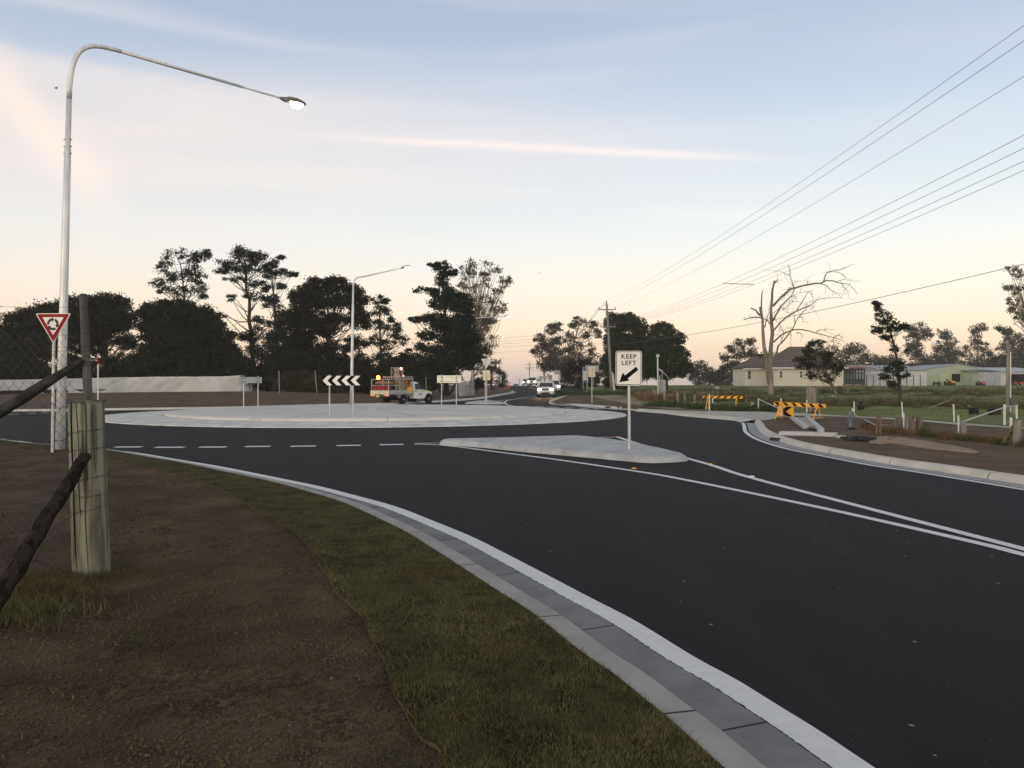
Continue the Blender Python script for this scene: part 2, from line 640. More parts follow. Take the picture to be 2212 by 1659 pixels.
def sheet(name, outline, zf, mats, step=3.0, near=None, dz=0.0, extra=None):
    """triangulated ground polygon with inner points following zf"""
    P = np.array([p[:2] for p in outline], float)
    keep = [0]
    for i in range(1, len(P)):
        if np.hypot(*(P[i] - P[keep[-1]])) > 0.02:
            keep.append(i)
    P = P[keep]
    lo, hi = P.min(0), P.max(0)
    pts = []
    gx, gy = np.meshgrid(np.arange(lo[0], hi[0], step), np.arange(lo[1], hi[1], step))
    g = np.stack([gx, gy], -1).reshape(-1, 2) + RNG.uniform(-0.2, 0.2, (gx.size, 2)) * step
    pts.append(g)
    if near:
        x0_, x1_, y0_, y1_, st = near
        gx, gy = np.meshgrid(np.arange(x0_, x1_, st), np.arange(y0_, y1_, st))
        pts.append(np.stack([gx, gy], -1).reshape(-1, 2) + RNG.uniform(-0.25, 0.25, (gx.size, 2)) * st)
    g = np.concatenate(pts)
    g = g[inside(g, P)]
    # keep clear of the border
    d = np.array([dist_poly(q[0], q[1], np.vstack([P, P[:1]])) for q in g]) if len(g) else np.zeros(0)
    g = g[d > 0.12] if len(g) else g
    co = [Vector(p) for p in P] + [Vector(p) for p in g]
    n = len(P)
    vs, _, fs, _, _, _ = delaunay_2d_cdt(co, [], [list(range(n))], 1, 1e-5)
    m_ = MB()
    m_.v = [(p[0], p[1], zf(p[0], p[1]) + dz) for p in vs]
    m_.f = [tuple(f_) for f_ in fs]
    m_.mi = [0] * len(fs)
    o = m_.build(name, mats, smooth='all')
    if o.data.polygons and sum(p.normal.z for p in o.data.polygons) < 0:
        o.data.flip_normals()
    return tag(o, kind='structure')


def sweep(name, P, prof, mats, mis, joints=0.0, zb=None, jit=0.0):
    """carry a (offset, height) profile along P; mis = material per strip; dark joints every so often"""
    zb = zb or z0
    seg = np.r_[0, np.cumsum(np.linalg.norm(np.diff(P, axis=0), axis=1))]
    st = set(np.round(seg, 4).tolist())
    jr = []
    if joints:
        k = joints * 0.37
        while k < seg[-1]:
            jr.append((k, k + 0.018))
            k += joints
        for a, b in jr:
            st.add(a)
            st.add(b)
    st = sorted(st)
    Q = np.stack([np.interp(st, seg, P[:, 0]), np.interp(st, seg, P[:, 1])], 1)
    d = np.gradient(P, axis=0)
    d /= np.linalg.norm(d, axis=1)[:, None] + 1e-12
    D = np.stack([np.interp(st, seg, d[:, 0]), np.interp(st, seg, d[:, 1])], 1)
    D /= np.linalg.norm(D, axis=1)[:, None] + 1e-12
    N = np.stack([-D[:, 1], D[:, 0]], 1)
    m_ = MB()
    k = len(prof)
    for i, q in enumerate(Q):
        for jj, (off, z) in enumerate(prof):
            if jit and jj == k - 1:
                off += RNG.normal() * jit
            m_.v.append((q[0] + N[i, 0] * off, q[1] + N[i, 1] * off, zb(q[1]) + z))
    jm = len(mats) - 1
    for i in range(len(Q) - 1):
        isj = any(abs(st[i] - a) < 1e-6 for a, b in jr)
        for j in range(k - 1):
            m_.f.append((i * k + j, (i + 1) * k + j, (i + 1) * k + j + 1, i * k + j + 1))
            m_.mi.append(jm if (isj and mis[j] != -1) else abs(mis[j]))
    o = m_.build(name, mats, smooth=True)
    if sum(p.normal.z for p in o.data.polygons) < 0:
        o.data.flip_normals()
    return tag(o, kind='structure')


# far base sheet that carries everything to the horizon
m_ = MB()
m_.add([(-345, -39, -3.2), (345, -39, -3.2), (345, 690, -3.2), (-345, 690, -3.2)], [(0, 1, 2, 3)])
tag(m_.build('terrain', M_FIELD), kind='structure')

# asphalt
m_ = MB()
ys = list(np.arange(-14, 86, 5.0)) + list(np.arange(86, 330, 4.0))
for i, y in enumerate(ys):
    m_.v += [(-72, y, z0(y)), (14, y, z0(y))]
    if i:
        m_.f.append((2 * i - 2, 2 * i - 1, 2 * i + 1, 2 * i))
        m_.mi.append(0)
tag(m_.build('road', M_ASPH, smooth='all'), kind='structure')

PROF = [(0.177, 0.004), (0.182, 0.012), (0.47, 0.000), (0.485, 0.006), (0.50, 0.055), (0.515, 0.085), (0.545, KZ + 0.008), (0.70, KZ + 0.012), (0.715, KZ - 0.08)]
MISP = [0, 0, 0, 1, 1, 1, 1, 1]
KM = [M_GUTTER, M_KERBTOP, M_JOINT]
KL = [M_CONC, M_KERBL, M_JOINT]


def flipP(prof):
    return [(-o_, z) for o_, z in prof]


sweep('kerb', LK, flipP(PROF), KM, MISP, 1.58)
sweep('kerb', RK, flipP(PROF), KL, MISP, 2.4)
sweep('kerb', RF[:58], flipP(PROF), KL, MISP, 3.0)
sweep('kerb', LF[:78], PROF, KL, MISP, 3.0)
sweep('kerb', APR, [(-0.0, 0.006), (-0.02, 0.03), (-0.35, 0.09), (-0.46, 0.118), (-0.48, 0.05)], [M_KERBL, M_JOINT], [0, 0, 0, 0], 3.0)
# painted edge lines
ls_ = np.r_[0, np.cumsum(np.linalg.norm(np.diff(LK, axis=0), axis=1))]
lt_ = np.arange(0, ls_[-1], 0.5)
near_ = np.interp(np.arange(len(LK)), np.arange(len(LK)), np.hypot(LK[:, 0], LK[:, 1]))
s0_ = ls_[np.argmax(near_ < 11)]
s1_ = ls_[len(LK) - 1 - np.argmax(near_[::-1] < 3.2)]
st_ = np.unique(np.r_[ls_[ls_ < s0_], np.arange(s0_, s1_, 0.018), ls_[ls_ > s1_]])
LKf = np.stack([np.interp(st_, ls_, LK[:, 0]), np.interp(st_, ls_, LK[:, 1])], 1)
sweep('edge_line', LKf, [(0.0, 0.004), (-0.10, 0.0045), (-0.163, 0.004)], [M_PAINT], [0, 0], jit=0.0032)
sweep('edge_line', RK, [(-0.0, 0.004), (-0.12, 0.004)], [M_PAINT], [0])
sweep('edge_line', LF[:70], [(-0.0, 0.004), (0.14, 0.004)], [M_PAINT], [0])
sweep('edge_line', RF[4:46], [(0.0, 0.004), (-0.14, 0.004)], [M_PAINT], [0])

LKb = offset_poly(LK, -0.71)
RKb = offset_poly(RK, -0.71)
RFb = offset_poly(RF, -0.71)
LFb = offset_poly(LF, 0.71)
APRb = offset_poly(APR, -0.45)

# near verge: dirt everywhere, a laid turf strip along the kerb
sheet('verge', [tuple(p) for p in LKb] + [(-72, -14)], gh, M_DIRT, 3.0, (-9, 2, 1, 9, 0.35))
turf_in = [Gk(*p) for p in [(-200, 949), (0, 962), (107, 976), (180, 985), (236, 995), (288, 1003), (347, 1020), (398, 1035), (440, 1045), (487, 1066), (517, 1086), (570, 1115), (638, 1157), (677, 1206), (737, 1293),
                            (780, 1337), (835, 1446), (868, 1533), (906, 1604), (938, 1659)]]
turf_in = smooth_poly([(-31, 26.2)] + turf_in + [(-0.35, 2.0), (0.25, 0.2), (0.9, -2), (2.6, -8)], 5)
# ragged cut edge
turf_in = turf_in + np.array([[mnoise.noise(Vector((p[0] * 3, p[1] * 3, 1))) * 0.05, mnoise.noise(Vector((p[0] * 3, p[1] * 3, 7))) * 0.05] for p in turf_in])
sel = LKb[(LKb[:, 0] > -31.5) & (LKb[:, 1] > -8.2)]
turf_poly = [tuple(p) for p in offset_poly(sel, -0.0)] + [tuple(p) for p in turf_in[::-1]]
sheet('turf', turf_poly, gh, M_TURF, 1.0, (-5, 3, 1.5, 14, 0.25), dz=0.022)
# skirt of soil where the turf was cut
m_ = MB()
for i, p in enumerate(turf_in):
    z = gh(p[0], p[1])
    m_.v += [(p[0], p[1], z + 0.022), (p[0], p[1], z - 0.02)]
    if i:
        m_.f.append((2 * i - 2, 2 * i - 1, 2 * i + 1, 2 * i))
        m_.mi.append(0)
tag(m_.build('turf_edge', M_DIRT), kind='structure')

# far left verge
sheet('verge', [tuple(p) for p in LFb] + [(-200, 330), (-200, 40)], gh, M_DIRT2, 4.0, (-40, 2, 42, 66, 1.2))
# right side: footpath line
PT = [Gk(*p) for p in [(1371.5, 882.5), (1450.9, 886.5), (1519, 888.5), (1645.8, 889.8), (1735, 892.8), (1828.8, 898.7), (1895.8, 903.2), (1936, 906.1), (2004.6, 910.4), (2073.2, 915), (2184, 921.6), (2212, 922.9)]]
PB = [Gk(*p) for p in [(2212, 925.8), (2073, 917.7), (2004.6, 913), (1936, 908.4), (1830.3, 901.7), (1769.3, 899.5), (1723, 898.7), (1688, 900.5), (1671, 905.4), (1652, 909)]]
PTe = (PT[-1][0] + 14, PT[-1][1] - 9)
PBe = (PB[0][0] + 14, PB[0][1] - 9)
PT = PT + [PTe]
PB = [PBe] + PB
nose = RKb[-1]
apr_poly = PT + PB + [tuple(nose)] + [tuple(p) for p in APRb] + [tuple(RFb[0])]
sheet('footpath', apr_poly, lambda x, y: gh(x, y) * 0.55 + 0.045 if y > 46 else gh(x, y) + 0.012, mat('concrete_path', (0.44, 0.43, 0.40), 0.85, (0.36, 0.355, 0.33), 1.5, bump=0.002, bscale=40), 2.0)
sheet('field', [tuple(p) for p in RFb] + [(200, 330), (200, PTe[1])] + PT[::-1], gh, M_FIELD, 4.0, (8, 45, 26, 60, 1.3))
sheet('verge', [tuple(p) for p in RKb] + PB[::-1] + [(60, PBe[1]), (60, -14)], gh, M_DIRT2, 2.0, (5, 25, 8, 36, 0.7))
# dirt nature strip with sand shoulder on the far corner
bank = [Gg(*p)[:2] for p in [(1192, 868), (1215, 859), (1236, 853.5), (1262, 852), (1290, 855), (1330, 862), (1380, 868), (1430, 877), (1460, 884), (1400, 883.5), (1330, 877.5), (1250, 872.5), (1205, 870)]]
sheet('verge', bank, gh, M_DIRT2, 1.5, dz=0.012)
sandp = [Gg(*p)[:2] for p in [(1262, 851), (1285, 850.5), (1320, 853), (1370, 861), (1400, 868), (1440, 872), (1490, 881), (1530, 887), (1440, 884), (1400, 879.5), (1350, 872), (1300, 862), (1275, 855)]]
sheet('path', sandp, gh, M_SAND, 1.2, dz=0.024)

# ------------------------------------------------------------------ central island
CX, CY, RO, RI = -6.72, 39.94, 12.14, 9.3
ang = np.linspace(0, 2 * math.pi, 161)
ring = np.stack([CX + RI * np.cos(ang), CY + RI * np.sin(ang)], 1)
flat = lambda y: 0.0
sweep('island_apron', ring, [(-(RO - RI), 0.004), (-(RO - RI) + 0.03, 0.035), (-0.5, 0.085), (0.0, 0.088)], [M_APRON, M_JOINT], [0, 0, 0], 0, zb=flat)
sweep('island_kerb', ring, [(-0.035, 0.0885), (-0.005, 0.089), (0.02, 0.13), (0.06, 0.17), (0.12, 0.195), (0.22, 0.212), (0.45, 0.225)], [M_ISLAND, M_JOINT], [1] + [0] * 5, 4.9, zb=flat)
m_ = MB()
for r_, z in ((RI - 0.45, 0.224), (RI * 0.7, 0.25), (RI * 0.35, 0.265), (0.01, 0.27)):
    for a in ang[:-1]:
        m_.v.append((CX + r_ * math.cos(a), CY + r_ * math.sin(a), z))
for i in range(3):
    for k in range(160):
        k2 = (k + 1) % 160
        m_.f.append((i * 160 + k, i * 160 + k2, (i + 1) * 160 + k2, (i + 1) * 160 + k))
        m_.mi.append(0)


def isl_z(x, y):
    r_ = math.hypot(x - CX, y - CY) / RI
    return 0.27 - 0.046 * r_ ** 1.5


for a0 in np.arange(0.35, 2 * math.pi, 2 * math.pi / 12):       # sawn joints, 4 mm proud dark lines
    for r0, r1 in ((0.6, 3), (3, 6), (6, RI - 0.46)):
        p = [(CX + r_ * math.cos(a0), CY + r_ * math.sin(a0)) for r_ in (r0, r1)]
        nx, ny = -math.sin(a0) * 0.018, math.cos(a0) * 0.018
        vs = []
        for q in p:
            zz = isl_z(*q) + 0.008
            vs += [(q[0] - nx, q[1] - ny, zz), (q[0] + nx, q[1] + ny, zz)]
        m_.add(vs, [(0, 1, 3, 2)], 1)
o = m_.build('traffic_island', [M_ISLAND, M_JOINT], smooth='all')
tag(o, kind='structure')


def mound(name, outline, hgt, lip=0.22, mats=None):
    """raised concrete island with rounded edges"""
    P = smooth_poly(outline + [outline[0]], 4)[:-1]
    area = 0.5 * np.sum(P[:, 0] * np.roll(P[:, 1], -1) - P[:, 1] * np.roll(P[:, 0], -1))
    if area < 0:
        P = P[::-1]
    c = P.mean(0)
    Pc = np.vstack([P, P[:1]])
    rows = []
    for off, z in ((0.0, 0.003), (lip * 0.15, hgt * 0.5), (lip * 0.45, hgt * 0.85), (lip, hgt)):
        d = (np.roll(P, -1, 0) - np.roll(P, 1, 0))
        d /= np.linalg.norm(d, axis=1)[:, None]
        N = np.stack([-d[:, 1], d[:, 0]], 1)
        Q = P + N * off
        rows.append([(q[0], q[1], z0(q[1]) + z + mnoise.noise(Vector((q[0] * 2, q[1] * 2, z * 30))) * 0.012 * (z > 0.01)) for q in Q])
    m_ = MB()
    n = len(P)
    for r_ in rows:
        m_.v += r_
    for i in range(3):
        for k in range(n):
            k2 = (k + 1) % n
            m_.f.append((i * n + k, i * n + k2, (i + 1) * n + k2, (i + 1) * n + k))
            m_.mi.append(0)
    top = [Vector(r_[:2]) for r_ in rows[-1]]
    vs, _, fs, _, _, _ = delaunay_2d_cdt(top, [], [list(range(n))], 1, 1e-5)
    m_.add([(p[0], p[1], z0(p[1]) + hgt) for p in vs], [tuple(f_) for f_ in fs])
    o = m_.build(name, mats or [M_SPLIT], smooth='all')
    bpy.context.view_layer.objects.active = o
    return tag(o, kind='structure')


M_SPLIT = mat('concrete_splitter', (0.42, 0.44, 0.46), 0.8, (0.34, 0.355, 0.37), 2.2, bump=0.01, bscale=9, third=((0.21, 0.20, 0.18), 5.0, 0.62, 0.8))
z3 = lambda x, y: Gr((1600 + x / 1.8433) / 1.8228, (1550 + y / 1.8433) / 1.8228)
spl = [z3(*p) for p in [(243, 376), (262, 362), (500, 356), (800, 348), (1050, 340), (1290, 338), (1600, 376), (1800, 416), (1980, 458), (2045, 484), (2010, 495), (1850, 505), (1700, 502), (1300, 466), (900, 430), (500, 390)]]
mound('splitter_island', spl, 0.135, 0.2)
far_spl = [Gr(*p) for p in [(1004, 872.2), (1022, 869.4), (1045, 867.8), (1062, 867.8), (1080, 870.3), (1092, 872.6), (1080, 873.5), (1040, 873.5)]]
mound('splitter_island', far_spl, 0.13, 0.2)


def line(pts, wd, name='lane_line', sm_=True, z=0.004):
    P = smooth_poly(pts, 5) if sm_ and len(pts) > 2 else np.array([p[:2] for p in pts], float)
    if len(P) == 2:
        P = np.array([P[0] + (P[1] - P[0]) * t_ for t_ in np.linspace(0, 1, 5)])
    return sweep(name, P, [(-wd / 2, z), (wd / 2, z)], [M_PAINT], [0])


lowl = [z3(*p) for p in [(60, 366), (300, 379), (740, 434), (1100, 481), (1640, 561)]]
z7 = lambda x, y: Gr((2200 + x / 1.2074) / 1.8228, (1800 + y / 1.2074) / 1.8228)
lowl += [z7(*p) for p in [(560, 101), (1200, 232), (1950, 402), (2212, 466)]]
e = np.array(lowl[-1]) - np.array(lowl[-2])
lowl.append(tuple(np.array(lowl[-1]) + e * 1.5))
upl = [z3(*p) for p in [(1640, 352), (1900, 432), (2212, 520)]] + [z7(*p) for p in [(900, 95), (1550, 266), (2212, 440)]]
e = np.array(upl[-1]) - np.array(upl[-2])
upl = upl + [tuple(np.array(upl[-1]) + e * 1.0), tuple(np.array(upl[-1]) + e * 2.5)]
line(lowl, 0.13)
line([z3(1535, 316)] + upl, 0.13, z=0.0045)
line([z3(1290, 322), z3(1440, 318), z3(1548, 316)], 0.13, z=0.005)
line([z3(62, 364), z3(160, 361), z3(262, 358)], 0.12, z=0.005)
# holding line dashes
for a, b in [((100, 388), (290, 388)), ((393, 390), (600, 390)), ((710, 389), (905, 388)), ((1042, 386), (1225, 384)), ((1372, 384), (1555, 381)), ((1706, 379), (1880, 375)), ((2018, 373), (2190, 369))]:
    zz = lambda x, y: Gr((400 + x / 1.8433) / 1.8228, (1550 + y / 1.8433) / 1.8228)
    line([zz(*a), zz(*b)], 0.30, 'holding_line_dash', False)
for a, b in [((500, 1104), (715, 1106)), ((840, 1112), (1045, 1117)), ((1160, 1122), (1385, 1130)), ((1505, 1137), (1700, 1142)), ((1840, 1150), (2030, 1156)), ((2160, 1160), (2330, 1166))]:
    zz = lambda x, y: Gr((1950 + x / 5.53) / 1.8228, (1400 + y / 5.53) / 1.8228)
    line([zz(*a), zz(*b)], 0.45, 'holding_line_dash', False)
z5 = lambda x, y: Gr((1950 + x / 5.53) / 1.8228, (1400 + y / 5.53) / 1.8228)
for a, b in [((140, 1025), (330, 1022)), ((470, 1010), (620, 1005)), ((720, 1000), (860, 996)), ((1130, 985), (1200, 983))]:
    zz = lambda x, y: Gr((x / 4.424) / 1.8228, (1400 + y / 4.424) / 1.8228)
    line([zz(*a), zz(*b)], 0.35, 'holding_line_dash', False)
line([z5(*p) for p in [(430, 1100), (330, 1090), (250, 1065), (205, 1030), (225, 1000), (290, 972), (520, 935), (780, 895), (960, 868)]], 0.16)
line([z5(*p) for p in [(960, 868), (1010, 830), (1020, 790), (980, 760), (900, 735), (740, 690)]], 0.16)
line([z5(*p) for p in [(0, 995), (180, 972), (330, 958)]], 0.15)
line([z5(*p) for p in [(1750, 1098), (1500, 1088), (1330, 1075), (1230, 1055), (1195, 1035), (1230, 1018), (1330, 985), (1500, 925)]], 0.18)
line([z5(*p) for p in [(1380, 1078), (1600, 1085), (1900, 1115), (2212, 1150)]], 0.22)
line([z5(1310, 1012), z5(1405, 1008)], 1.1, 'lane_line', False)

# ------------------------------------------------------------------ vegetation
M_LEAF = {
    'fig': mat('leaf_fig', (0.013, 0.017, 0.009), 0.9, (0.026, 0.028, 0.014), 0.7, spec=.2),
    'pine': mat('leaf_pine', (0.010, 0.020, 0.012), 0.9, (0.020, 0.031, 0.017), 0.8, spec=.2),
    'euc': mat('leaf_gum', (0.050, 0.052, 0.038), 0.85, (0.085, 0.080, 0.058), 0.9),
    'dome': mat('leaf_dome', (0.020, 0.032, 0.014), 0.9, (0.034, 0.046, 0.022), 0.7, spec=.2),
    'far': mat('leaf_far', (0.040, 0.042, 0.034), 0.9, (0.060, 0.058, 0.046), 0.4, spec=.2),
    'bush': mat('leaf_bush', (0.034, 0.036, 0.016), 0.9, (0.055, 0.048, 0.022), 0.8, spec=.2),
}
M_BARK = mat('bark_dark', (0.060, 0.048, 0.038), 0.9, (0.035, 0.028, 0.022), 3, bump=0.02)
M_BARKG = mat('bark_gum', (0.20, 0.165, 0.135), 0.85, (0.11, 0.09, 0.075), 2, bump=0.02)
M_BARKD = mat('bark_dead', (0.25, 0.215, 0.19), 0.85, (0.14, 0.12, 0.105), 2.2, bump=0.03, stretch=(1, 1, 0.3))


def leaf_cloud(name, C, sz, parent, m_, flat=0.0, world=True):
    n = len(C)
    a = RNG.normal(size=(n, 3))
    a /= np.linalg.norm(a, axis=1)[:, None]
    b = RNG.normal(size=(n, 3))
    b -= a * np.sum(a * b, 1)[:, None]
    b /= np.linalg.norm(b, axis=1)[:, None]
    if flat:
        a[:, 2] *= (1 - flat)
        b[:, 2] *= (1 - flat)
    s_ = (sz * RNG.uniform(0.55, 1.25, n))[:, None]
    a = a * s_
    b = b * s_ * 0.62
    V = np.stack([C - a, C - b * 0.9 + a * 0.1, C + a, C + b], 1).reshape(-1, 3)
    F = np.arange(n * 4).reshape(-1, 4)
    return np_mesh(name, V, F, m_, parent, world)


def limb(m_, p, q, r0, r1, rg, sag=0.12, n=5):
    p, q = np.array(p), np.array(q)
    L = np.linalg.norm(q - p)
    off = rg.normal(size=3) * L * 0.06
    pts, rs = [], []
    for i in range(n + 1):
        t_ = i / n
        w_ = math.sin(t_ * math.pi)
        c = p + (q - p) * t_ + off * w_
        c[2] -= L * sag * w_ * (1 - t_) * 1.2
        pts.append(c)
        rs.append(r0 + (r1 - r0) * t_)
    m_.tube(pts, rs, 5)
    return pts


def tree(name, label, cat, Y, trunk, blobs, kind='fig', leaf=3.4, dens=1.0, group=None, clump=0.30, tw=8, bark=None, branch=2, depth=0.8, seed=None, base=None, flat=0.0, fill=None):
    """trunk: photo points bottom to top; blobs: (px, py, rx, ry[, density]) leafy masses"""
    if fill is None:
        fill = {'fig': .75, 'dome': 1.6, 'far': .8, 'bush': .7, 'pine': .35, 'euc': .12}[kind]
    leaf *= .78
    rg = np.random.default_rng(seed if seed is not None else int(abs(trunk[0][0]) * 7 + abs(trunk[0][1])))
    bx = (trunk[0][0] - 1106) / S * Y
    bz = gh(bx, Y) if Y < 330 else -3.2
    root = empty(name, (bx, Y, bz), label, cat, group)
    tp = [(bx, Y, bz - 0.15)] + [Pw(p[0], p[1], Y + rg.normal() * 0.15) for p in trunk[1:]]
    r0 = tw / S * Y / 2
    tb = MB()
    nT = len(tp)
    fine = []
    for i in range(nT - 1):
        for t_ in np.linspace(0, 1, 5)[:-1]:
            fine.append(np.array(tp[i]) * (1 - t_) + np.array(tp[i + 1]) * t_ + (rg.normal(size=3) * r0 * 0.25 if i + t_ > 0.3 else 0))
    fine.append(np.array(tp[-1]))
    rs = [r0 * (1.25 if i == 0 else 1.0 - 0.72 * i / len(fine)) for i in range(len(fine))]
    tb.tube(fine, rs, 8)
    C = []
    for bl in blobs:
        px, py, rx, ry = bl[:4]
        dn = bl[4] if len(bl) > 4 else 1.0
        sc = Y / S
        c = np.array(Pw(px, py, Y))
        RX, RZ = rx * sc, ry * sc
        RY = max(RX, RZ) * depth
        cand = [(np.linalg.norm(f_ - c) + max(0, f_[2] - (c[2] - RZ * 0.5)) * 2.0, i) for i, f_ in enumerate(fine)]
        ci = min(cand)[1]
        nb = max(1, int(round(branch * (1 + rx * ry / 900.0))))
        nb = min(nb, 14)
        for _ in range(nb):
            d = rg.normal(size=3)
            d /= np.linalg.norm(d)
            tip = c + d * np.array([RX, RY, RZ]) * rg.uniform(0.3, 0.95)
            s0 = fine[max(0, ci - rg.integers(0, 3))]
            rr = max(rs[ci] * 0.42, 0.012 * Y / 60)
            pts = limb(tb, s0, tip, rr, 0.007 * Y / 40, rg, 0.10)
            for _ in range(3):
                q = pts[rg.integers(2, len(pts))]
                e_ = q + rg.normal(size=3) * np.array([RX, RY, RZ]) * 0.35
                tb.tube([q, (q + e_) / 2 + rg.normal(size=3) * RX * 0.03, e_], [rr * 0.35, rr * 0.25, 0.004 * Y / 40], 4)
        # leaf clumps: centres biased to the shell
        k = max(6, int(rx * ry * dn / 40.0))
        cr = clump * math.sqrt(RX * RZ)
        cr = min(cr, 15 * sc)
        cr = max(cr, 5 * sc)
        for _ in range(k):
            d = rg.normal(size=3)
            d /= np.linalg.norm(d)
            rad = rg.uniform(0.15, 1.0) ** 0.6
            cc = c + d * np.array([RX, RY, RZ]) * rad
            nl = int(56 * dens * (cr / (6 * sc)) ** 1.6) + 12
            g = rg.normal(size=(nl, 3)) * cr * 0.55 * np.array([1.15, 1.0, 0.75 - flat * 0.35])
            if kind == 'euc' or kind == 'far':
                g[:, 2] -= np.abs(rg.normal(size=nl)) * cr * 0.25
            C.append(cc + g)
        if fill:
            nf = int(rx * ry * dn * fill * 1.6)
            d = rg.normal(size=(nf, 3))
            d /= np.linalg.norm(d, axis=1)[:, None]
            C.append(c + d * np.array([RX, RY, RZ]) * (rg.uniform(0, 1, nf) ** 0.40)[:, None] * 0.97)
    tb.build('trunk', bark or M_BARK, root, world=True, smooth='all')
    if C:
        C = np.concatenate(C)
        if len(C) > 120000:
            C = C[rg.choice(len(C), 120000, replace=False)]
        zmin = np.array([bz + 0.1])
        C[:, 2] = np.maximum(C[:, 2], zmin)
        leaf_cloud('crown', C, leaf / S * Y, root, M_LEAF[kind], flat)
    return root


T = []
GT = 'dark trees behind the wrapped barrier'
tree('fig_tree', 'broad dark round-crowned tree behind the give way sign, leftmost of the tree line', 'tree', 84, [(232, 848), (228, 780), (215, 700)],
     [(20, 745, 45, 42, .7), (60, 700, 48, 36), (120, 690, 60, 34), (172, 668, 58, 26), (232, 656, 48, 24), (268, 690, 34, 30), (200, 700, 70, 30), (110, 735, 60, 26, .7), (200, 745, 60, 22, .55),
      (270, 735, 24, 24, .8), (170, 790, 40, 16, .5), (250, 785, 38, 22, .6), (292, 745, 18, 24, .6), (290, 785, 22, 26, .7), (60, 760, 60, 30, .6), (130, 765, 40, 20, .4)], 'fig', 3.4, 1.1, GT, tw=11, branch=3)
tree('fig_tree', 'low round-crowned dark tree beneath the sparse tall tree', 'tree', 80, [(372, 848), (376, 790), (380, 720)],
     [(335, 680, 38, 32), (380, 672, 45, 26), (425, 690, 48, 30), (462, 725, 40, 34), (385, 725, 60, 36), (345, 755, 38, 34), (430, 775, 60, 34), (486, 775, 32, 36), (350, 800, 40, 26), (400, 815, 60, 22), (480, 820, 36, 16), (502, 765, 24, 26, .8), (318, 720, 20, 30, .7), (315, 790, 22, 40)], 'fig', 3.4, 1.5, GT, tw=12, branch=2)
tree('gum_tree', 'tall thin-crowned tree rising behind the low round tree', 'tree', 90, [(402, 846), (403, 700), (398, 640), (390, 570)],
     [(348, 580, 20, 14, .7), (362, 560, 18, 20, .6), (392, 548, 16, 14, .35), (430, 552, 24, 16), (446, 548, 12, 8), (340, 612, 22, 12), (375, 600, 30, 16, .8), (420, 590, 24, 22), (432, 620, 22, 16), (395, 630, 28, 14, .8), (360, 628, 26, 10), (440, 640, 12, 8), (418, 560, 12, 20, .6)],
     'pine', 2.9, 0.75, GT, tw=7, branch=3)
tree('pine_tree', 'tallest flat-topped pine with bare lower trunk', 'tree', 82, [(550, 848), (545, 740), (535, 650), (528, 560)],
     [(520, 548, 32, 14), (548, 556, 30, 16), (500, 572, 32, 13), (545, 585, 40, 12, .9), (480, 585, 24, 9), (575, 574, 22, 10), (508, 604, 30, 7, .5), (560, 612, 30, 9, .8), (500, 642, 12, 10, .8), (545, 640, 30, 10, .7), (585, 700, 20, 10), (560, 690, 26, 9, .8), (548, 725, 30, 20, .9), (560, 765, 36, 24, .9), (520, 800, 24, 20, .7), (478, 682, 12, 7, .5)],
     'pine', 3.0, 1.1, GT, tw=12, branch=3, flat=0.3, clump=0.4)
tree('pine_tree', 'shorter crooked pine leaning right beside the tallest pine', 'tree', 80, [(602, 848), (600, 760), (594, 680), (588, 600)],
     [(592, 568, 14, 13), (606, 556, 6, 4), (582, 590, 22, 13), (612, 590, 30, 8), (634, 593, 14, 6), (574, 620, 20, 12, .8), (610, 618, 14, 9, .7), (586, 650, 24, 18), (608, 690, 24, 20), (604, 730, 30, 26), (606, 780, 34, 34)],
     'pine', 3.0, 1.2, GT, tw=8, branch=3, flat=0.2, clump=0.4)
tree('fig_tree', 'largest broad dome tree left of the second street light', 'tree', 86, [(706, 848), (708, 770), (710, 700)],
     [(652, 640, 32, 26), (690, 620, 34, 20), (730, 616, 36, 18), (768, 640, 26, 26), (708, 650, 56, 22, .9), (650, 690, 38, 32), (775, 690, 28, 26), (705, 700, 50, 26, .55), (650, 740, 40, 30), (770, 740, 26, 22, .7), (640, 790, 46, 34), (710, 760, 44, 24, .5), (720, 800, 70, 26, 1.0), (780, 790, 30, 30, .9), (690, 825, 80, 16)],
     'fig', 3.4, 1.25, GT, tw=14, branch=5)
tree('pine_tree', 'small ragged pine right of the second street light', 'tree', 84, [(826, 848), (824, 760), (820, 660)],
     [(818, 648, 20, 11), (832, 650, 12, 7), (822, 672, 26, 13), (808, 700, 20, 10, .8), (846, 690, 10, 10), (835, 712, 26, 15, .8), (858, 708, 10, 16), (868, 732, 20, 13), (806, 735, 18, 13, .8), (840, 745, 28, 13, .7), (826, 770, 30, 14, .8)],
     'pine', 2.9, 1.2, GT, tw=7, branch=3, flat=0.2, clump=0.4)
tree('conifer_tree', 'tall dark layered conifer beside the pale open gum', 'tree', 82, [(964, 850), (962, 740), (960, 640), (957, 590)],
     [(940, 573, 14, 6), (958, 580, 22, 12), (975, 588, 16, 12), (955, 604, 18, 18), (925, 628, 30, 8), (965, 636, 34, 16), (990, 650, 34, 22), (945, 660, 24, 16), (935, 690, 34, 15), (896, 692, 14, 9), (975, 700, 44, 22), (925, 722, 28, 12), (1005, 690, 20, 26), (990, 735, 50, 26), (930, 755, 34, 16, .8), (1015, 765, 30, 30), (960, 780, 52, 22, .9), (1010, 790, 20, 14, .7), (955, 812, 46, 18, .7)],
     'pine', 3.2, 1.5, GT, tw=11, branch=3, flat=0.15, clump=0.4)
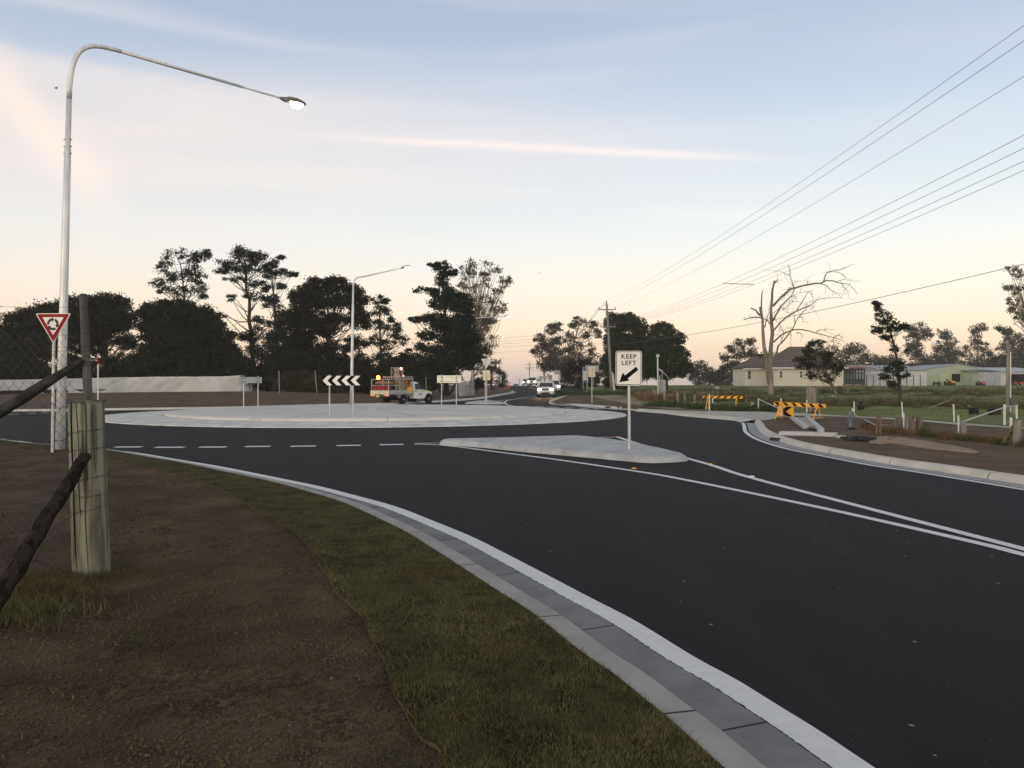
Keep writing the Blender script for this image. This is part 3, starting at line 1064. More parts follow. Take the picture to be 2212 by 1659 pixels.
# pale open gum: many rising branches, few leaves
gum = tree('gum_tree', 'tall pale open gum with fan of bare rising branches', 'tree', 100, [(1018, 846), (1022, 780), (1020, 730)],
           [(1030, 572, 30, 12, .7), (1005, 582, 16, 14, .5), (1064, 580, 22, 14, .7), (1084, 610, 12, 16, .6), (1100, 603, 5, 10), (1050, 610, 12, 16, .5), (1042, 640, 14, 14, .4), (1058, 650, 14, 14, .4), (1020, 590, 12, 10, .5), (1045, 590, 12, 10, .5), (1035, 670, 12, 18, .4), (1030, 620, 14, 16, .4), (1000, 610, 14, 24, .6), (1010, 650, 18, 22, .7), (1073, 628, 10, 9, .5),
            (1075, 670, 22, 12, .6), (1062, 690, 18, 10, .6), (1055, 700, 20, 14, .6), (1085, 662, 10, 14, .5), (1062, 735, 22, 16, .7), (1050, 760, 20, 24, .9), (1040, 700, 14, 20, .5), (1066, 790, 22, 20, .8)],
           'euc', 2.6, 0.55, GT, tw=7, bark=M_BARKG, branch=7, clump=0.35)
tree('gum_tree', 'small dark gum at the roadside beyond the back of the triangular sign', 'tree', 118, [(1062, 842), (1062, 810), (1060, 790)],
     [(1048, 800, 18, 14), (1066, 790, 14, 9, .8), (1078, 805, 12, 10, .8), (1090, 818, 8, 8, .6), (1060, 820, 26, 12), (1086, 830, 10, 6)], 'euc', 2.6, 0.9, None, tw=4, bark=M_BARK)
# dark understorey behind the barrier, each clump its own shrub
k_ = 0
for px, py, rx, ry, Y in [(40, 798, 70, 34, 78), (150, 806, 60, 26, 76), (250, 808, 60, 26, 76), (580, 806, 50, 34, 78), (640, 822, 50, 26, 74), (700, 828, 56, 22, 73), (765, 812, 46, 32, 75), (840, 800, 46, 34, 80), (880, 785, 36, 34, 86),
                          (895, 812, 44, 34, 78), (950, 808, 26, 18, 98), (870, 835, 60, 16, 72), (1030, 828, 14, 10, 100), (305, 800, 50, 36, 77), (430, 806, 60, 28, 79), (520, 800, 36, 34, 77), (660, 790, 50, 34, 80), (735, 795, 50, 34, 82), (800, 820, 40, 24, 76), (925, 828, 26, 16, 74)]:
    nm = ['dark shrub mass behind the left end of the wrapped barrier', 'dark shrub behind the barrier near the give way sign', 'dark shrub behind the barrier right of the tall fence post',
          'dark shrub at the foot of the tallest pine', 'scrubby brown shrub just past the end of the wrapped barrier', 'low brown scrub behind the chevron sign', 'dark shrub behind the second street light pole',
          'dark bush behind the utility truck', 'dark bush between the small pine and the tall conifer', 'dark bush right of the utility truck cab', 'yellowish bush below the tall conifer', 'low scrub behind the utility truck wheels', 'small dark bush beside the white palings', 'dark shrub behind the middle of the wrapped barrier', 'dark shrub under the low round-crowned tree', 'smallest dark shrub behind the barrier, left of the tallest pine', 'tall dark shrub right of the crooked pine', 'tall dark shrub under the largest dome tree', 'dark shrub left of the utility truck beacon', 'low dark shrub behind the bright sign back'][k_]
    tree('shrub', nm, 'shrub', Y, [(px, 848), (px, py + ry * .4), (px, py)], [(px - rx * .4, py + ry * .2, rx * .6, ry * .8), (px + rx * .4, py + ry * .1, rx * .6, ry * .85), (px, py - ry * .2, rx * .5, ry * .75), (px, py + ry * .6, rx * .9, ry * .5)],
         'bush' if k_ in (4, 5, 10, 11) else 'fig', 3.4, 1.1, 'understorey shrubs', tw=4, branch=1, seed=100 + k_)
    k_ += 1
# right of the far road
tree('gum_tree', 'gum tree at the right edge of the far road, nearest the crest', 'tree', 165, [(1178, 838), (1172, 780), (1170, 730)],
     [(1165, 730, 14, 10, .7), (1190, 712, 16, 14, .7), (1200, 706, 14, 12, .6), (1160, 760, 14, 16, .7), (1185, 745, 26, 18), (1210, 735, 14, 16, .7), (1180, 785, 24, 22), (1205, 775, 22, 26)], 'euc', 2.6, 1.2, 'gums right of the far road', tw=4, bark=M_BARKG, branch=3, fill=.9)
tree('gum_tree', 'tall open gum with flat top clusters left of the leaning power pole', 'tree', 150, [(1212, 842), (1216, 790), (1240, 740), (1252, 700)],
     [(1250, 692, 20, 8, .9), (1238, 702, 10, 8, .6), (1280, 705, 20, 14, .8), (1290, 720, 14, 14, .6), (1262, 722, 14, 12, .6), (1232, 728, 16, 14, .7), (1242, 755, 26, 20, .9), (1275, 750, 16, 16, .5), (1255, 785, 30, 22), (1290, 780, 20, 22, .8), (1225, 790, 22, 26)],
     'euc', 2.6, 1.0, 'gums right of the far road', tw=6, bark=M_BARKG, branch=4, fill=.45)
tree('gum_tree', 'dark bushy gum behind the blue and white board', 'tree', 140, [(1250, 845), (1250, 810), (1250, 795)],
     [(1235, 800, 26, 22), (1265, 800, 26, 24), (1290, 805, 18, 24), (1250, 825, 50, 12)], 'fig', 2.8, 1.1, 'gums right of the far road', tw=5)
tree('round_tree', 'large dense dark green round tree behind the leaning power pole', 'tree', 112, [(1352, 848), (1352, 800), (1352, 740)],
     [(1325, 700, 24, 24), (1350, 694, 28, 20), (1380, 705, 20, 24), (1362, 686, 14, 12), (1330, 740, 30, 34), (1370, 745, 34, 36), (1320, 785, 22, 36), (1355, 790, 44, 34), (1392, 790, 22, 30), (1340, 825, 40, 16)],
     'dome', 2.8, 1.9, None, tw=8, branch=1)
tree('round_tree', 'second dense dark round tree right of the keep left sign', 'tree', 106, [(1440, 846), (1440, 800), (1438, 760)],
     [(1420, 720, 20, 20), (1438, 712, 20, 16), (1458, 730, 20, 20), (1430, 755, 34, 30), (1468, 770, 22, 26), (1480, 790, 17, 20), (1425, 795, 34, 26), (1458, 800, 34, 18), (1405, 780, 14, 40)],
     'dome', 2.8, 1.9, None, tw=8, branch=1)
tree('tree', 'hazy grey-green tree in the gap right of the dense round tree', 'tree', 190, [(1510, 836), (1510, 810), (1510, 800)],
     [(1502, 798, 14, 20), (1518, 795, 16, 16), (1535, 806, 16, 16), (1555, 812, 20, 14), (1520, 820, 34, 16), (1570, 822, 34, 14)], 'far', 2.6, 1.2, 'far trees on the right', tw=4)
tree('gum_tree', 'open gum group left of the cream house', 'tree', 165, [(1590, 836), (1592, 790), (1594, 760)],
     [(1598, 742, 18, 11, .8), (1580, 752, 14, 12, .6), (1620, 738, 15, 9, .8), (1565, 770, 14, 13, .5), (1598, 765, 24, 14, .7), (1625, 758, 14, 15, .8), (1580, 795, 28, 18), (1560, 808, 18, 14), (1600, 800, 26, 22), (1540, 815, 16, 12)],
     'far', 2.6, 0.85, 'far trees on the right', tw=5, branch=3, bark=M_BARKG)
tree('tree', 'dense tree right behind the left roof of the cream house', 'tree', 156, [(1640, 836), (1640, 800), (1640, 780)],
     [(1640, 775, 24, 16), (1668, 770, 22, 12), (1690, 775, 16, 10), (1650, 795, 34, 18)], 'far', 2.6, 1.2, 'far trees on the right', tw=4)
tree('bush_tree', 'dense bushy tree in front of the cream house with forked grey stem', 'tree', 84, [(1808, 842), (1790, 815), (1772, 790), (1768, 755)],
     [(1768, 740, 20, 10), (1752, 745, 12, 8), (1765, 765, 28, 14), (1740, 775, 26, 12), (1795, 775, 20, 16), (1775, 790, 38, 14), (1755, 812, 20, 14, .8), (1812, 790, 12, 16, .8), (1745, 760, 14, 10), (1805, 800, 14, 22, .9), (1785, 815, 18, 10, .5), (1732, 790, 20, 10)],
     'fig', 2.8, 0.8, None, tw=6, bark=M_BARKG, branch=4, fill=.35)
tree('pine_tree', 'thin leaning pine standing in the right paddock', 'tree', 63, [(1944, 868), (1942, 820), (1936, 770), (1922, 715), (1898, 665)],
     [(1893, 656, 8, 6), (1896, 668, 9, 9), (1905, 685, 16, 13), (1922, 695, 20, 13), (1900, 706, 14, 9, .8), (1895, 716, 13, 6, .8), (1930, 712, 20, 9), (1948, 706, 11, 8), (1956, 708, 6, 9), (1915, 728, 16, 6, .3),
      (1936, 755, 24, 8, .15), (1945, 785, 16, 12, .9), (1930, 795, 20, 16, .9), (1950, 810, 14, 8, .5), (1912, 815, 14, 7, .5), (1936, 830, 16, 7, .4)],
     'pine', 2.8, 1.0, None, tw=8, branch=3, clump=0.4)
tree('gum_tree', 'pale wispy gum at the right edge of the picture', 'tree', 120, [(2236, 845), (2228, 760), (2222, 680)],
     [(2184, 580, 12, 7, .5), (2200, 592, 14, 10, .6), (2178, 622, 14, 8, .4), (2200, 625, 14, 12, .6), (2184, 668, 16, 12, .6), (2200, 690, 18, 16, .8), (2230, 620, 22, 30, .7), (2240, 680, 30, 30, .8), (2190, 650, 14, 10, .5)],
     'euc', 2.5, 0.8, None, tw=9, bark=M_BARKG, branch=5)
FAR = [
    (1785, [(1790, 757, 18, 10, .9), (1770, 772, 12, 12, .7), (1806, 775, 14, 14, .8), (1790, 790, 26, 16)], 'round-topped gum behind the roof of the cream house'),
    (1842, [(1846, 752, 22, 11, .9), (1826, 766, 12, 12, .7), (1864, 768, 14, 14, .8), (1845, 785, 26, 16, .8), (1840, 800, 34, 10)], 'flat-topped gum above the veranda'),
    (1885, [(1885, 775, 14, 11, .6), (1900, 785, 18, 14, .7), (1880, 798, 26, 12)], 'low gum between the flat-topped gum and the leaning pine'),
    (1975, [(1984, 713, 20, 14), (1972, 735, 14, 14, .8), (2002, 725, 12, 12, .8), (1978, 760, 18, 18), (2000, 785, 18, 18), (1975, 795, 24, 12)], 'tall full gum just right of the leaning pine'),
    (2040, [(2040, 722, 14, 10), (2052, 738, 12, 12), (2025, 750, 12, 10, .8), (2060, 765, 18, 16), (2035, 775, 24, 18), (2060, 792, 24, 12)], 'gum behind the green shed roof'),
    (2108, [(2104, 712, 12, 8, .8), (2118, 706, 10, 8, .6), (2106, 735, 12, 14, .9), (2124, 755, 14, 14, .8), (2090, 760, 10, 14, .5), (2110, 785, 20, 18)], 'narrow tall gum right of the green shed'),
    (2172, [(2160, 708, 8, 8, .5), (2175, 716, 12, 10, .7), (2190, 730, 20, 12), (2172, 748, 14, 14), (2200, 755, 20, 20), (2180, 785, 24, 20), (2210, 790, 20, 20)], 'spreading gum behind the stub pole'),
    (2145, [(2145, 770, 14, 14, .6), (2140, 790, 24, 16)], 'low gum between the narrow gum and the spreading gum'),
    (1925, [(1930, 782, 22, 14), (1915, 796, 24, 12)], 'low bushy tree directly behind the leaning pine'),
    (2010, [(2015, 797, 24, 12), (2000, 800, 18, 10)], 'low tree behind the green shed left end'),
    (2080, [(2085, 795, 26, 12)], 'low tree behind the green shed right end'),
]
for i, (x, bl, lab) in enumerate(FAR):
    bl = [(b[0], b[1], b[2] * 1.25, b[3] * 1.3) + tuple(b[4:]) for b in bl]
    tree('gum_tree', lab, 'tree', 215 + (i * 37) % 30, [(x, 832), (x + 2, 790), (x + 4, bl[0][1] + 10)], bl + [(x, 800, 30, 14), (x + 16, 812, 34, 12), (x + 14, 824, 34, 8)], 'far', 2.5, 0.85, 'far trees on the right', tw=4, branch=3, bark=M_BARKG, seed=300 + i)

# dead tree with lopped limbs, traced limb by limb but given depth
DY = 73.0
root = empty('dead_tree', (*Gg(1650, 858)[:2], 0), 'large grey dead tree with lopped trunks and bare limbs sweeping right', 'tree')
DYr = Gg(1650, 858)[1]
DY = DYr
root.location = Gg(1650, 858)
dz5 = lambda x, y, d=0.0: np.array(Pw((2800 + x / 2.765) / 1.8228, (1000 + y / 2.765) / 1.8228, DY + d))
LIMBS = [
    ([(658, 1580), (650, 1400), (642, 1250), (652, 1000), (655, 700), (662, 500), (690, 290)], 37, 11, 0),
    ([(640, 1420), (600, 1150), (575, 1000), (565, 850), (558, 700), (530, 575)], 28, 11, 0.3),
    ([(560, 700), (548, 600), (553, 440), (564, 395)], 10, 6, 0.4),
    ([(535, 670), (485, 610), (432, 588)], 12, 8, 0.0), ([(540, 695), (480, 688), (440, 692), (352, 720)], 8, 5, -0.6), ([(362, 716), (362, 680)], 3, 2, -0.6), ([(422, 692), (416, 664)], 4, 2, -.3),
    ([(640, 760), (615, 725), (575, 710)], 7, 5, 0), ([(583, 800), (600, 730), (620, 655)], 8, 4, .3), ([(690, 320), (706, 300), (725, 278)], 8, 5, 0),
    ([(672, 565), (760, 470), (860, 385), (1000, 345), (1130, 320), (1200, 318), (1250, 288), (1330, 292), (1400, 318), (1500, 332), (1560, 390), (1592, 442)], 15, 2, 2.2),
    ([(760, 475), (830, 400), (865, 362)], 8, 4, .6),
    ([(1225, 300), (1240, 240), (1270, 200), (1340, 180), (1420, 165), (1470, 145), (1515, 122)], 8, 2, 3), ([(1340, 195), (1400, 205), (1445, 240), (1475, 268)], 4, 1.5, 3),
    ([(1370, 300), (1440, 278), (1530, 290), (1615, 298)], 4, 1.5, 3), ([(1415, 320), (1455, 370), (1485, 400), (1498, 482)], 4, 1.5, 3), ([(1460, 370), (1460, 420)], 2.5, 1.2, 3),
    ([(1190, 320), (1250, 340), (1290, 385), (1330, 410), (1400, 430), (1445, 440)], 6, 1.5, 2.6), ([(1330, 412), (1320, 455)], 3, 2, 2.6), ([(1390, 440), (1430, 495)], 3, 1.5, 2.6),
    ([(905, 372), (885, 320), (860, 240), (852, 150), (830, 122)], 7, 2, 1.2), ([(855, 235), (800, 210), (745, 185)], 4, 1.5, 1.2), ([(900, 308), (975, 290)], 3, 1.2, 1.2), ([(1050, 325), (1048, 300), (1032, 284)], 3.5, 1.5, 1.6),
    ([(678, 722), (740, 610), (800, 530), (870, 460), (905, 380)], 12, 5, 0.8), ([(870, 470), (935, 430)], 6, 3, .8), ([(850, 498), (890, 515), (945, 525)], 3, 1.5, .8), ([(850, 505), (855, 545), (800, 590), (760, 625)], 4, 1.5, .6),
    ([(895, 450), (920, 470), (925, 515)], 4, 1.5, .9), ([(760, 510), (820, 430), (880, 400)], 3, 1.5, .7), ([(790, 605), (830, 640), (880, 655)], 2.5, 1.2, .7),
    ([(680, 640), (740, 590), (780, 575), (830, 610)], 4, 1.5, .4),
    ([(680, 832), (760, 740), (880, 650), (1000, 590), (1090, 555), (1150, 500), (1270, 480), (1425, 480)], 11, 2, 1.6), ([(1100, 570), (1125, 570), (1080, 606)], 4, 2, 1.8), ([(930, 612), (1000, 500), (1060, 410), (1092, 395)], 6, 2, 1.4),
    ([(1060, 415), (1000, 415), (940, 410)], 3, 1.2, 1.4), ([(1070, 420), (1105, 470), (1110, 530)], 3.5, 1.5, 1.4), ([(1040, 560), (1040, 520), (1075, 515)], 3, 1.2, 1.5), ([(1280, 480), (1275, 445)], 2.5, 1.2, 2), ([(1060, 560), (990, 640), (975, 680)], 3, 1.2, 1.5),
    ([(680, 962), (780, 870), (900, 825), (1000, 825), (1120, 855), (1240, 885), (1330, 910), (1400, 930), (1455, 955)], 10, 2, -1.6), ([(1330, 910), (1380, 878), (1420, 900), (1432, 930)], 4, 1.3, -2), ([(1330, 915), (1335, 970), (1325, 1030)], 3.5, 1.3, -2), ([(1360, 935), (1385, 980), (1370, 1030)], 3, 1.2, -2),
    ([(1390, 940), (1415, 1005)], 2.5, 1.2, -2), ([(1330, 930), (1290, 965), (1255, 985)], 2.5, 1.2, -2),
    ([(1148, 855), (1160, 830), (1200, 825), (1240, 830), (1320, 822)], 5, 1.5, -1.8), ([(1235, 828), (1246, 795)], 3, 1.2, -1.8), ([(930, 850), (970, 862), (1005, 910)], 5, 1.5, -1.2), ([(830, 860), (880, 895)], 4, 1.5, -1),
    ([(688, 1150), (730, 1000), (800, 930), (870, 840), (930, 720), (1000, 620), (1052, 605)], 12, 2, -0.8), ([(940, 690), (995, 690), (1000, 740), (1040, 740)], 4, 1.5, -1), ([(915, 750), (915, 660), (880, 650)], 4, 1.5, -1),
    ([(760, 960), (790, 880), (830, 790)], 5, 1.5, -.8), ([(790, 850), (750, 780), (690, 700)], 4.5, 1.5, -.6), ([(745, 770), (755, 700)], 3, 1.2, -.6), ([(750, 800), (755, 860)], 2.5, 1.2, -.6),
]
rg = np.random.default_rng(5)
tb = MB()
for pts, ra, rb, dd in LIMBS:
    n = len(pts)
    k = DY / S / 2.765 / 1.8228
    W, rr = [], []
    for i in range(n):
        t_ = i / max(n - 1, 1)
        W.append(dz5(*pts[i], dd * t_ if ra > 5 else dd))
        rr.append((ra + (rb - ra) * t_) * k * .9)
    # finer wobble
    W2, r2 = [W[0]], [rr[0]]
    for i in range(1, n):
        m1 = (W[i - 1] + W[i]) / 2 + rg.normal(size=3) * np.linalg.norm(W[i] - W[i - 1]) * 0.03
        W2 += [m1, W[i]]
        r2 += [(rr[i - 1] + rr[i]) / 2, rr[i]]
    tb.tube(W2, r2, 9 if ra > 8 else 6)
    if ra < 9 and n > 2:
        for _ in range(5):
            i = rg.integers(1, len(W2))
            e_ = W2[i] + rg.normal(size=3) * 0.45
            tb.tube([W2[i], (W2[i] + e_) / 2 + rg.normal(size=3) * .05, e_], [max(r2[i] * .5, .012), .012, .007], 4)
tb.build('trunk', M_BARKD, root, world=True, smooth='all')

# stumps
M_STUMP = mat('old_wood', (0.26, 0.235, 0.215), 0.9, (0.10, 0.09, 0.085), 4.5, bump=0.03, bscale=10, stretch=(2.5, 2.5, 0.25))


def stump(label, px, pyb, pyt, wpx, name='tree_stump', cat='stump', seed=0, lean=0.0):
    g = Gg(px, pyb)
    hgt = (pyb - pyt) / S * g[1]
    r_ = wpx / S * g[1] / 2
    rg_ = np.random.default_rng(seed)
    root = empty(name, g, label, cat)
    m_ = MB()
    n = 20
    secs = []
    for i, t_ in enumerate((0, .1, .3, .6, .85, 1.0)):
        f_ = [1.25, 1.08, 1.0, .95, .93, .9][i]
        ringp = []
        for k in range(n):
            a = 2 * math.pi * k / n
            w_ = 1 + 0.13 * math.sin(a * 5 + seed) + 0.08 * math.sin(a * 11 + seed * 2)
            zz = t_ * hgt + (rg_.uniform(-.12, .12) * hgt * .5 if t_ == 1 else 0) - (0.08 if t_ == 0 else 0)
            ringp.append((math.cos(a) * r_ * f_ * w_ + lean * t_ * hgt, math.sin(a) * r_ * f_ * w_, zz))
        secs.append(ringp)
    m_.loft(secs)
    m_.build('trunk', M_STUMP, root, smooth=True)
    return root


stump('tall pale grey dead stump behind the striped barrier', 1754, 889, 836, 21, seed=1)
stump('wide weathered stump at the edge of the dirt, pale split left part', 1946, 932, 903, 22, seed=2)
stump('dark split half of the wide stump, right piece', 1966, 934, 900, 17, seed=5)

# grass and weeds: uncountable
def blades(name, pos, hgt, wid, m_, lean=0.6, seed=1):
    rg_ = np.random.default_rng(seed)
    n = len(pos)
    a = rg_.uniform(0, 2 * math.pi, n)
    d = np.stack([np.cos(a), np.sin(a), np.zeros(n)], 1) * (wid * rg_.uniform(.6, 1.4, n))[:, None]
    b = rg_.uniform(0, 2 * math.pi, n)
    h_ = hgt * rg_.uniform(.45, 1.3, n)
    ln = rg_.uniform(0, lean, n) * h_
    tip = np.stack([np.cos(b) * ln, np.sin(b) * ln, h_], 1)
    mid = tip * np.array([.35, .35, .6])
    V = np.stack([pos - d, pos + d, pos + mid + d * .7, pos + tip, pos + mid - d * .7], 1).reshape(-1, 3)
    i = np.arange(n) * 5
    F = np.concatenate([np.stack([i, i + 1, i + 2, i + 4], 1), np.stack([i + 4, i + 2, i + 3, i + 3], 1)])
    F4 = np.stack([i, i + 1, i + 2, i + 4], 1)
    F3 = np.stack([i + 4, i + 2, i + 3], 1)
    # triangles only, keeps arrays regular
    F = np.concatenate([F4[:, [0, 1, 2]], F4[:, [0, 2, 3]], F3])
    o = np_mesh(name, V, F, m_)
    return tag(o, kind='stuff')


def scatter(poly, n, dens_near=True, seed=1, k=1.0):
    rg_ = np.random.default_rng(seed)
    P = np.array([p[:2] for p in poly], float)
    lo, hi = P.min(0), P.max(0)
    out = []
    tot = 0
    while tot < n:
        q = rg_.uniform(0, 1, (n * 3, 2)) * (hi - lo) + lo
        if dens_near:
            d = np.hypot(q[:, 0], q[:, 1])
            q = q[rg_.uniform(0, 1, len(q)) < np.clip((3.2 * k / np.maximum(d, 0.1)) ** 1.5, 0, 1)]
        q = q[inside(q, P)]
        out.append(q)
        tot += len(q)
    return np.concatenate(out)[:n]


HGRID = {}


def gh_fast(q):
    """heights of many points through a cached 0.5 m lattice"""
    r_ = np.zeros(len(q))
    st = 0.5
    for i, (x, y) in enumerate(q):
        ix, iy = math.floor(x / st), math.floor(y / st)
        h4 = []
        for a in (0, 1):
            for b in (0, 1):
                key = (ix + a, iy + b)
                if key not in HGRID:
                    HGRID[key] = gh(key[0] * st, key[1] * st)
                h4.append(HGRID[key])
        fx, fy = x / st - ix, y / st - iy
        r_[i] = (h4[0] * (1 - fy) + h4[1] * fy) * (1 - fx) + (h4[2] * (1 - fy) + h4[3] * fy) * fx
    return r_


def at_ground(q, dz=0.0):
    return np.column_stack([q, gh_fast(q) + dz])


M_BLADE = mat('grass_blade', (0.145, 0.134, 0.060), 0.85, (0.068, 0.068, 0.032), 3.0, spec=.2, third=((0.10, 0.078, 0.030), 1.1, 0.50, 0.72))
M_BLADE_DRY = mat('grass_blade_dry', (0.16, 0.115, 0.050), 0.85, (0.085, 0.062, 0.028), 9)
M_BLADE2 = mat('field_blade', (0.195, 0.235, 0.088), 0.85, (0.140, 0.168, 0.064), 0.25)
M_WEED = mat('weed_leaf', (0.080, 0.086, 0.046), 0.9, (0.125, 0.110, 0.065), 0.3)
tq = scatter([tuple(p) for p in turf_poly], 230000, True, 3)
blades('grass', at_ground(tq, 0.015), 0.025, 0.0016, M_BLADE, 1.5, 3)
tq = scatter([tuple(p) for p in turf_poly], 22000, True, 4)
blades('grass', at_ground(tq, 0.015), 0.034, 0.0015, M_BLADE_DRY, 1.8, 4)

# soil crumbs and pebbles near the camera
def pebbles(name, q, smin, smax, m_, seed):
    rg_ = np.random.default_rng(seed)
    n = len(q)
    base = np.array([(1, 0, 0), (0, 1, 0), (-1, 0, 0), (0, -1, 0), (0, 0, 1), (0, 0, -1)], float)
    tri = np.array([(0, 1, 4), (1, 2, 4), (2, 3, 4), (3, 0, 4), (1, 0, 5), (2, 1, 5), (3, 2, 5), (0, 3, 5)])
    s_ = smin * (smax / smin) ** (rg_.uniform(0, 1, n) ** 2.2)
    V = base[None] * rg_.uniform(.55, 1.25, (n, 6, 1)) * s_[:, None, None]
    th = rg_.uniform(0, 6.28, n)
    c_, k_ = np.cos(th), np.sin(th)
    X_ = V[..., 0] * c_[:, None] - V[..., 1] * k_[:, None]
    Y_ = V[..., 0] * k_[:, None] + V[..., 1] * c_[:, None]
    V = np.stack([X_, Y_, V[..., 2] * 0.75], -1) + at_ground(q)[:, None, :] + np.array([0, 0, 0.15]) * s_[:, None, None]
    F = (tri[None] + (np.arange(n) * 6)[:, None, None]).reshape(-1, 3)
    return tag(np_mesh(name, V.reshape(-1, 3), F, m_), kind='stuff')


M_CRUMB = mat('soil_crumb', (0.100, 0.074, 0.051), 0.95, (0.046, 0.035, 0.025), 1.6, third=((0.062, 0.058, 0.030), 3.0, 0.55, 0.75), spec=.2)
dirt_poly = [tuple(p) for p in turf_in[(turf_in[:, 1] > 0.5) & (turf_in[:, 1] < 17)]] + [(-0.2, 1.2), (-6, 1.2), (-12, 17)]
q = scatter(dirt_poly, 150000, True, 11, 1.4)
pebbles('soil', q, 0.0035, 0.016, M_CRUMB, 11)
q = scatter(dirt_poly, 900, True, 12)
pebbles('gravel', q, 0.004, 0.014, mat('stone', (0.15, 0.135, 0.12), 0.9, (0.12, 0.11, 0.10), 20), 12)
# thin seedlings over the dirt
q = scatter(dirt_poly, 9000, True, 13)
blades('grass', at_ground(q), 0.022, 0.002, M_BLADE, 1.5, 13)
# clump of long dry grass at the posts' feet
rgc = np.random.default_rng(21)
gq = np.array([(-3.3, 5.7)]) + rgc.normal(size=(2400, 2)) * np.array([0.22, 0.16])
gq = gq[(gq[:, 0] > -4.4)]
blades('grass', at_ground(gq), 0.075, 0.0022, mat('grass_tawny', (0.13, 0.10, 0.052), .9, (0.07, 0.058, 0.030), 6), 2.0, 21)
gq = np.array([(-3.5, 5.2)]) + rgc.normal(size=(3500, 2)) * np.array([0.35, 0.2])
blades('grass', at_ground(gq), 0.085, 0.003, M_BLADE, 1.5, 22)
gq = np.array([(-3.22, 6.15)]) + rgc.normal(size=(1300, 2)) * np.array([0.20, 0.10])
blades('grass', at_ground(gq), 0.055, 0.002, MATS['grass_tawny'], 2.0, 23)

# paddock grass, taller weeds, dry tufts
fp = [Gg(*p)[:2] for p in [(1400, 874), (1520, 884), (1640, 886), (1830, 895), (2000, 906), (2180, 918), (2300, 925)]] + [(40, 30), (90, 75), (90, 140), (12, 140), (13, 100), (11, 70)]
q = scatter(fp, 80000, True, 31, 14)
blades('grass', at_ground(q), 0.075, 0.010, M_BLADE2, 1.6, 31)


def weeds(pts, n, rx, hgt, m_, seed, name='undergrowth', leafs=0.05):
    """pts: photo points; leaves piled into low irregular mounds"""
    rg_ = np.random.default_rng(seed)
    C = []
    for px, py, w_, h_ in pts:
        g = Gg(px, py)
        sc = g[1] / S
        k = n
        d = rg_.normal(size=(k, 3)) * np.array([w_ * sc * .5, w_ * sc * .5 * .8, 0])
        z = np.abs(rg_.normal(size=k)) * h_ * sc * .5 * rg_.uniform(.3, 1.2, k)
        P_ = np.array([g[0], g[1]]) + d[:, :2]
        C.append(np.column_stack([P_, gh_fast(P_) + z]))
    C = np.concatenate(C)
    return tag(leaf_cloud(name, C, leafs, None, m_), kind='stuff')


rgw = np.random.default_rng(41)
band = []
for x in np.arange(1430, 2240, 9):
    t_ = (x - 1430) / 780
    yb = 868 + 14 * t_ + rgw.uniform(-5, 5)
    band.append((x + rgw.uniform(-4, 4), yb if x > 1640 else yb - 6, rgw.uniform(10, 22), rgw.uniform(9, 20) if x > 1500 else 8))
weeds(band, 650, 0, 0, M_WEED, 41, leafs=0.055)
band = []
for x in np.arange(1450, 2240, 12):
    yb = 849 + rgw.uniform(-6, 8)
    band.append((x + rgw.uniform(-6, 6), yb, rgw.uniform(10, 26), rgw.uniform(5, 12)))
weeds(band, 330, 0, 0, M_WEED, 42, leafs=0.09)
M_WEEDG = mat('weed_green', (0.060, 0.090, 0.035), 0.9, (0.040, 0.060, 0.025), 0.9)
weeds([(x, 878 + (x - 1400) * .045 + rgw.uniform(-3, 2), 16, 13) for x in np.arange(1405, 1700, 9)], 500, 0, 0, M_WEEDG, 43, leafs=0.05)
weeds([(x, 852 + rgw.uniform(-2, 3), 16, 8) for x in np.arange(1215, 1420, 8)], 420, 0, 0, M_WEEDG, 44, leafs=0.07)
M_STRAW = mat('straw', (0.27, 0.185, 0.10), 0.9, (0.17, 0.12, 0.075), 1.2)
sq = []
for px, py, w_ in [(1400, 864, 14), (1415, 863, 14), (1388, 866, 10), (1425, 867, 10), (1450, 872, 10), (1380, 860, 8), (1405, 868, 10)]:
    g = Gg(px, py)
    sq.append(np.array(g[:2]) + rgw.normal(size=(420, 2)) * w_ * g[1] / S * .45)
sq = np.concatenate(sq)
blades('grass', at_ground(sq), 0.55, 0.022, M_STRAW, 1.6, 45)
M_RUST = mat('dry_weed', (0.165, 0.095, 0.050), 0.9, (0.085, 0.070, 0.036), 2.5, lo=.42, hi=.58)
sq = []
for px, py, w_ in [(1890, 930, 14), (1925, 934, 12), (1950, 938, 12), (1912, 936, 12), (2030, 945, 14), (2052, 950, 16), (2075, 950, 10), (2100, 952, 12), (2130, 956, 14), (2160, 960, 10), (2210, 965, 10), (1985, 940, 8), (1870, 925, 8)]:
    g = Gg(px, py)
    sq.append(np.array(g[:2]) + rgw.normal(size=(210, 2)) * np.array([w_ * 1.2, w_ * 1.2]) * g[1] / S * .7)
sq = np.concatenate(sq)
blades('grass', at_ground(sq), 0.17, 0.007, M_RUST, 1.4, 46)
weeds([(1995, 942, 14, 20), (2000, 938, 12, 22), (2010, 945, 12, 10), (2085, 952, 14, 10), (2105, 953, 16, 10), (2168, 962, 9, 14), (2150, 960, 7, 10)], 500, 0, 0, M_WEEDG, 47, leafs=0.022)
weeds([(1755, 893, 8, 4), (1840, 928, 7, 5)], 200, 0, 0, M_WEEDG, 48, leafs=0.03)

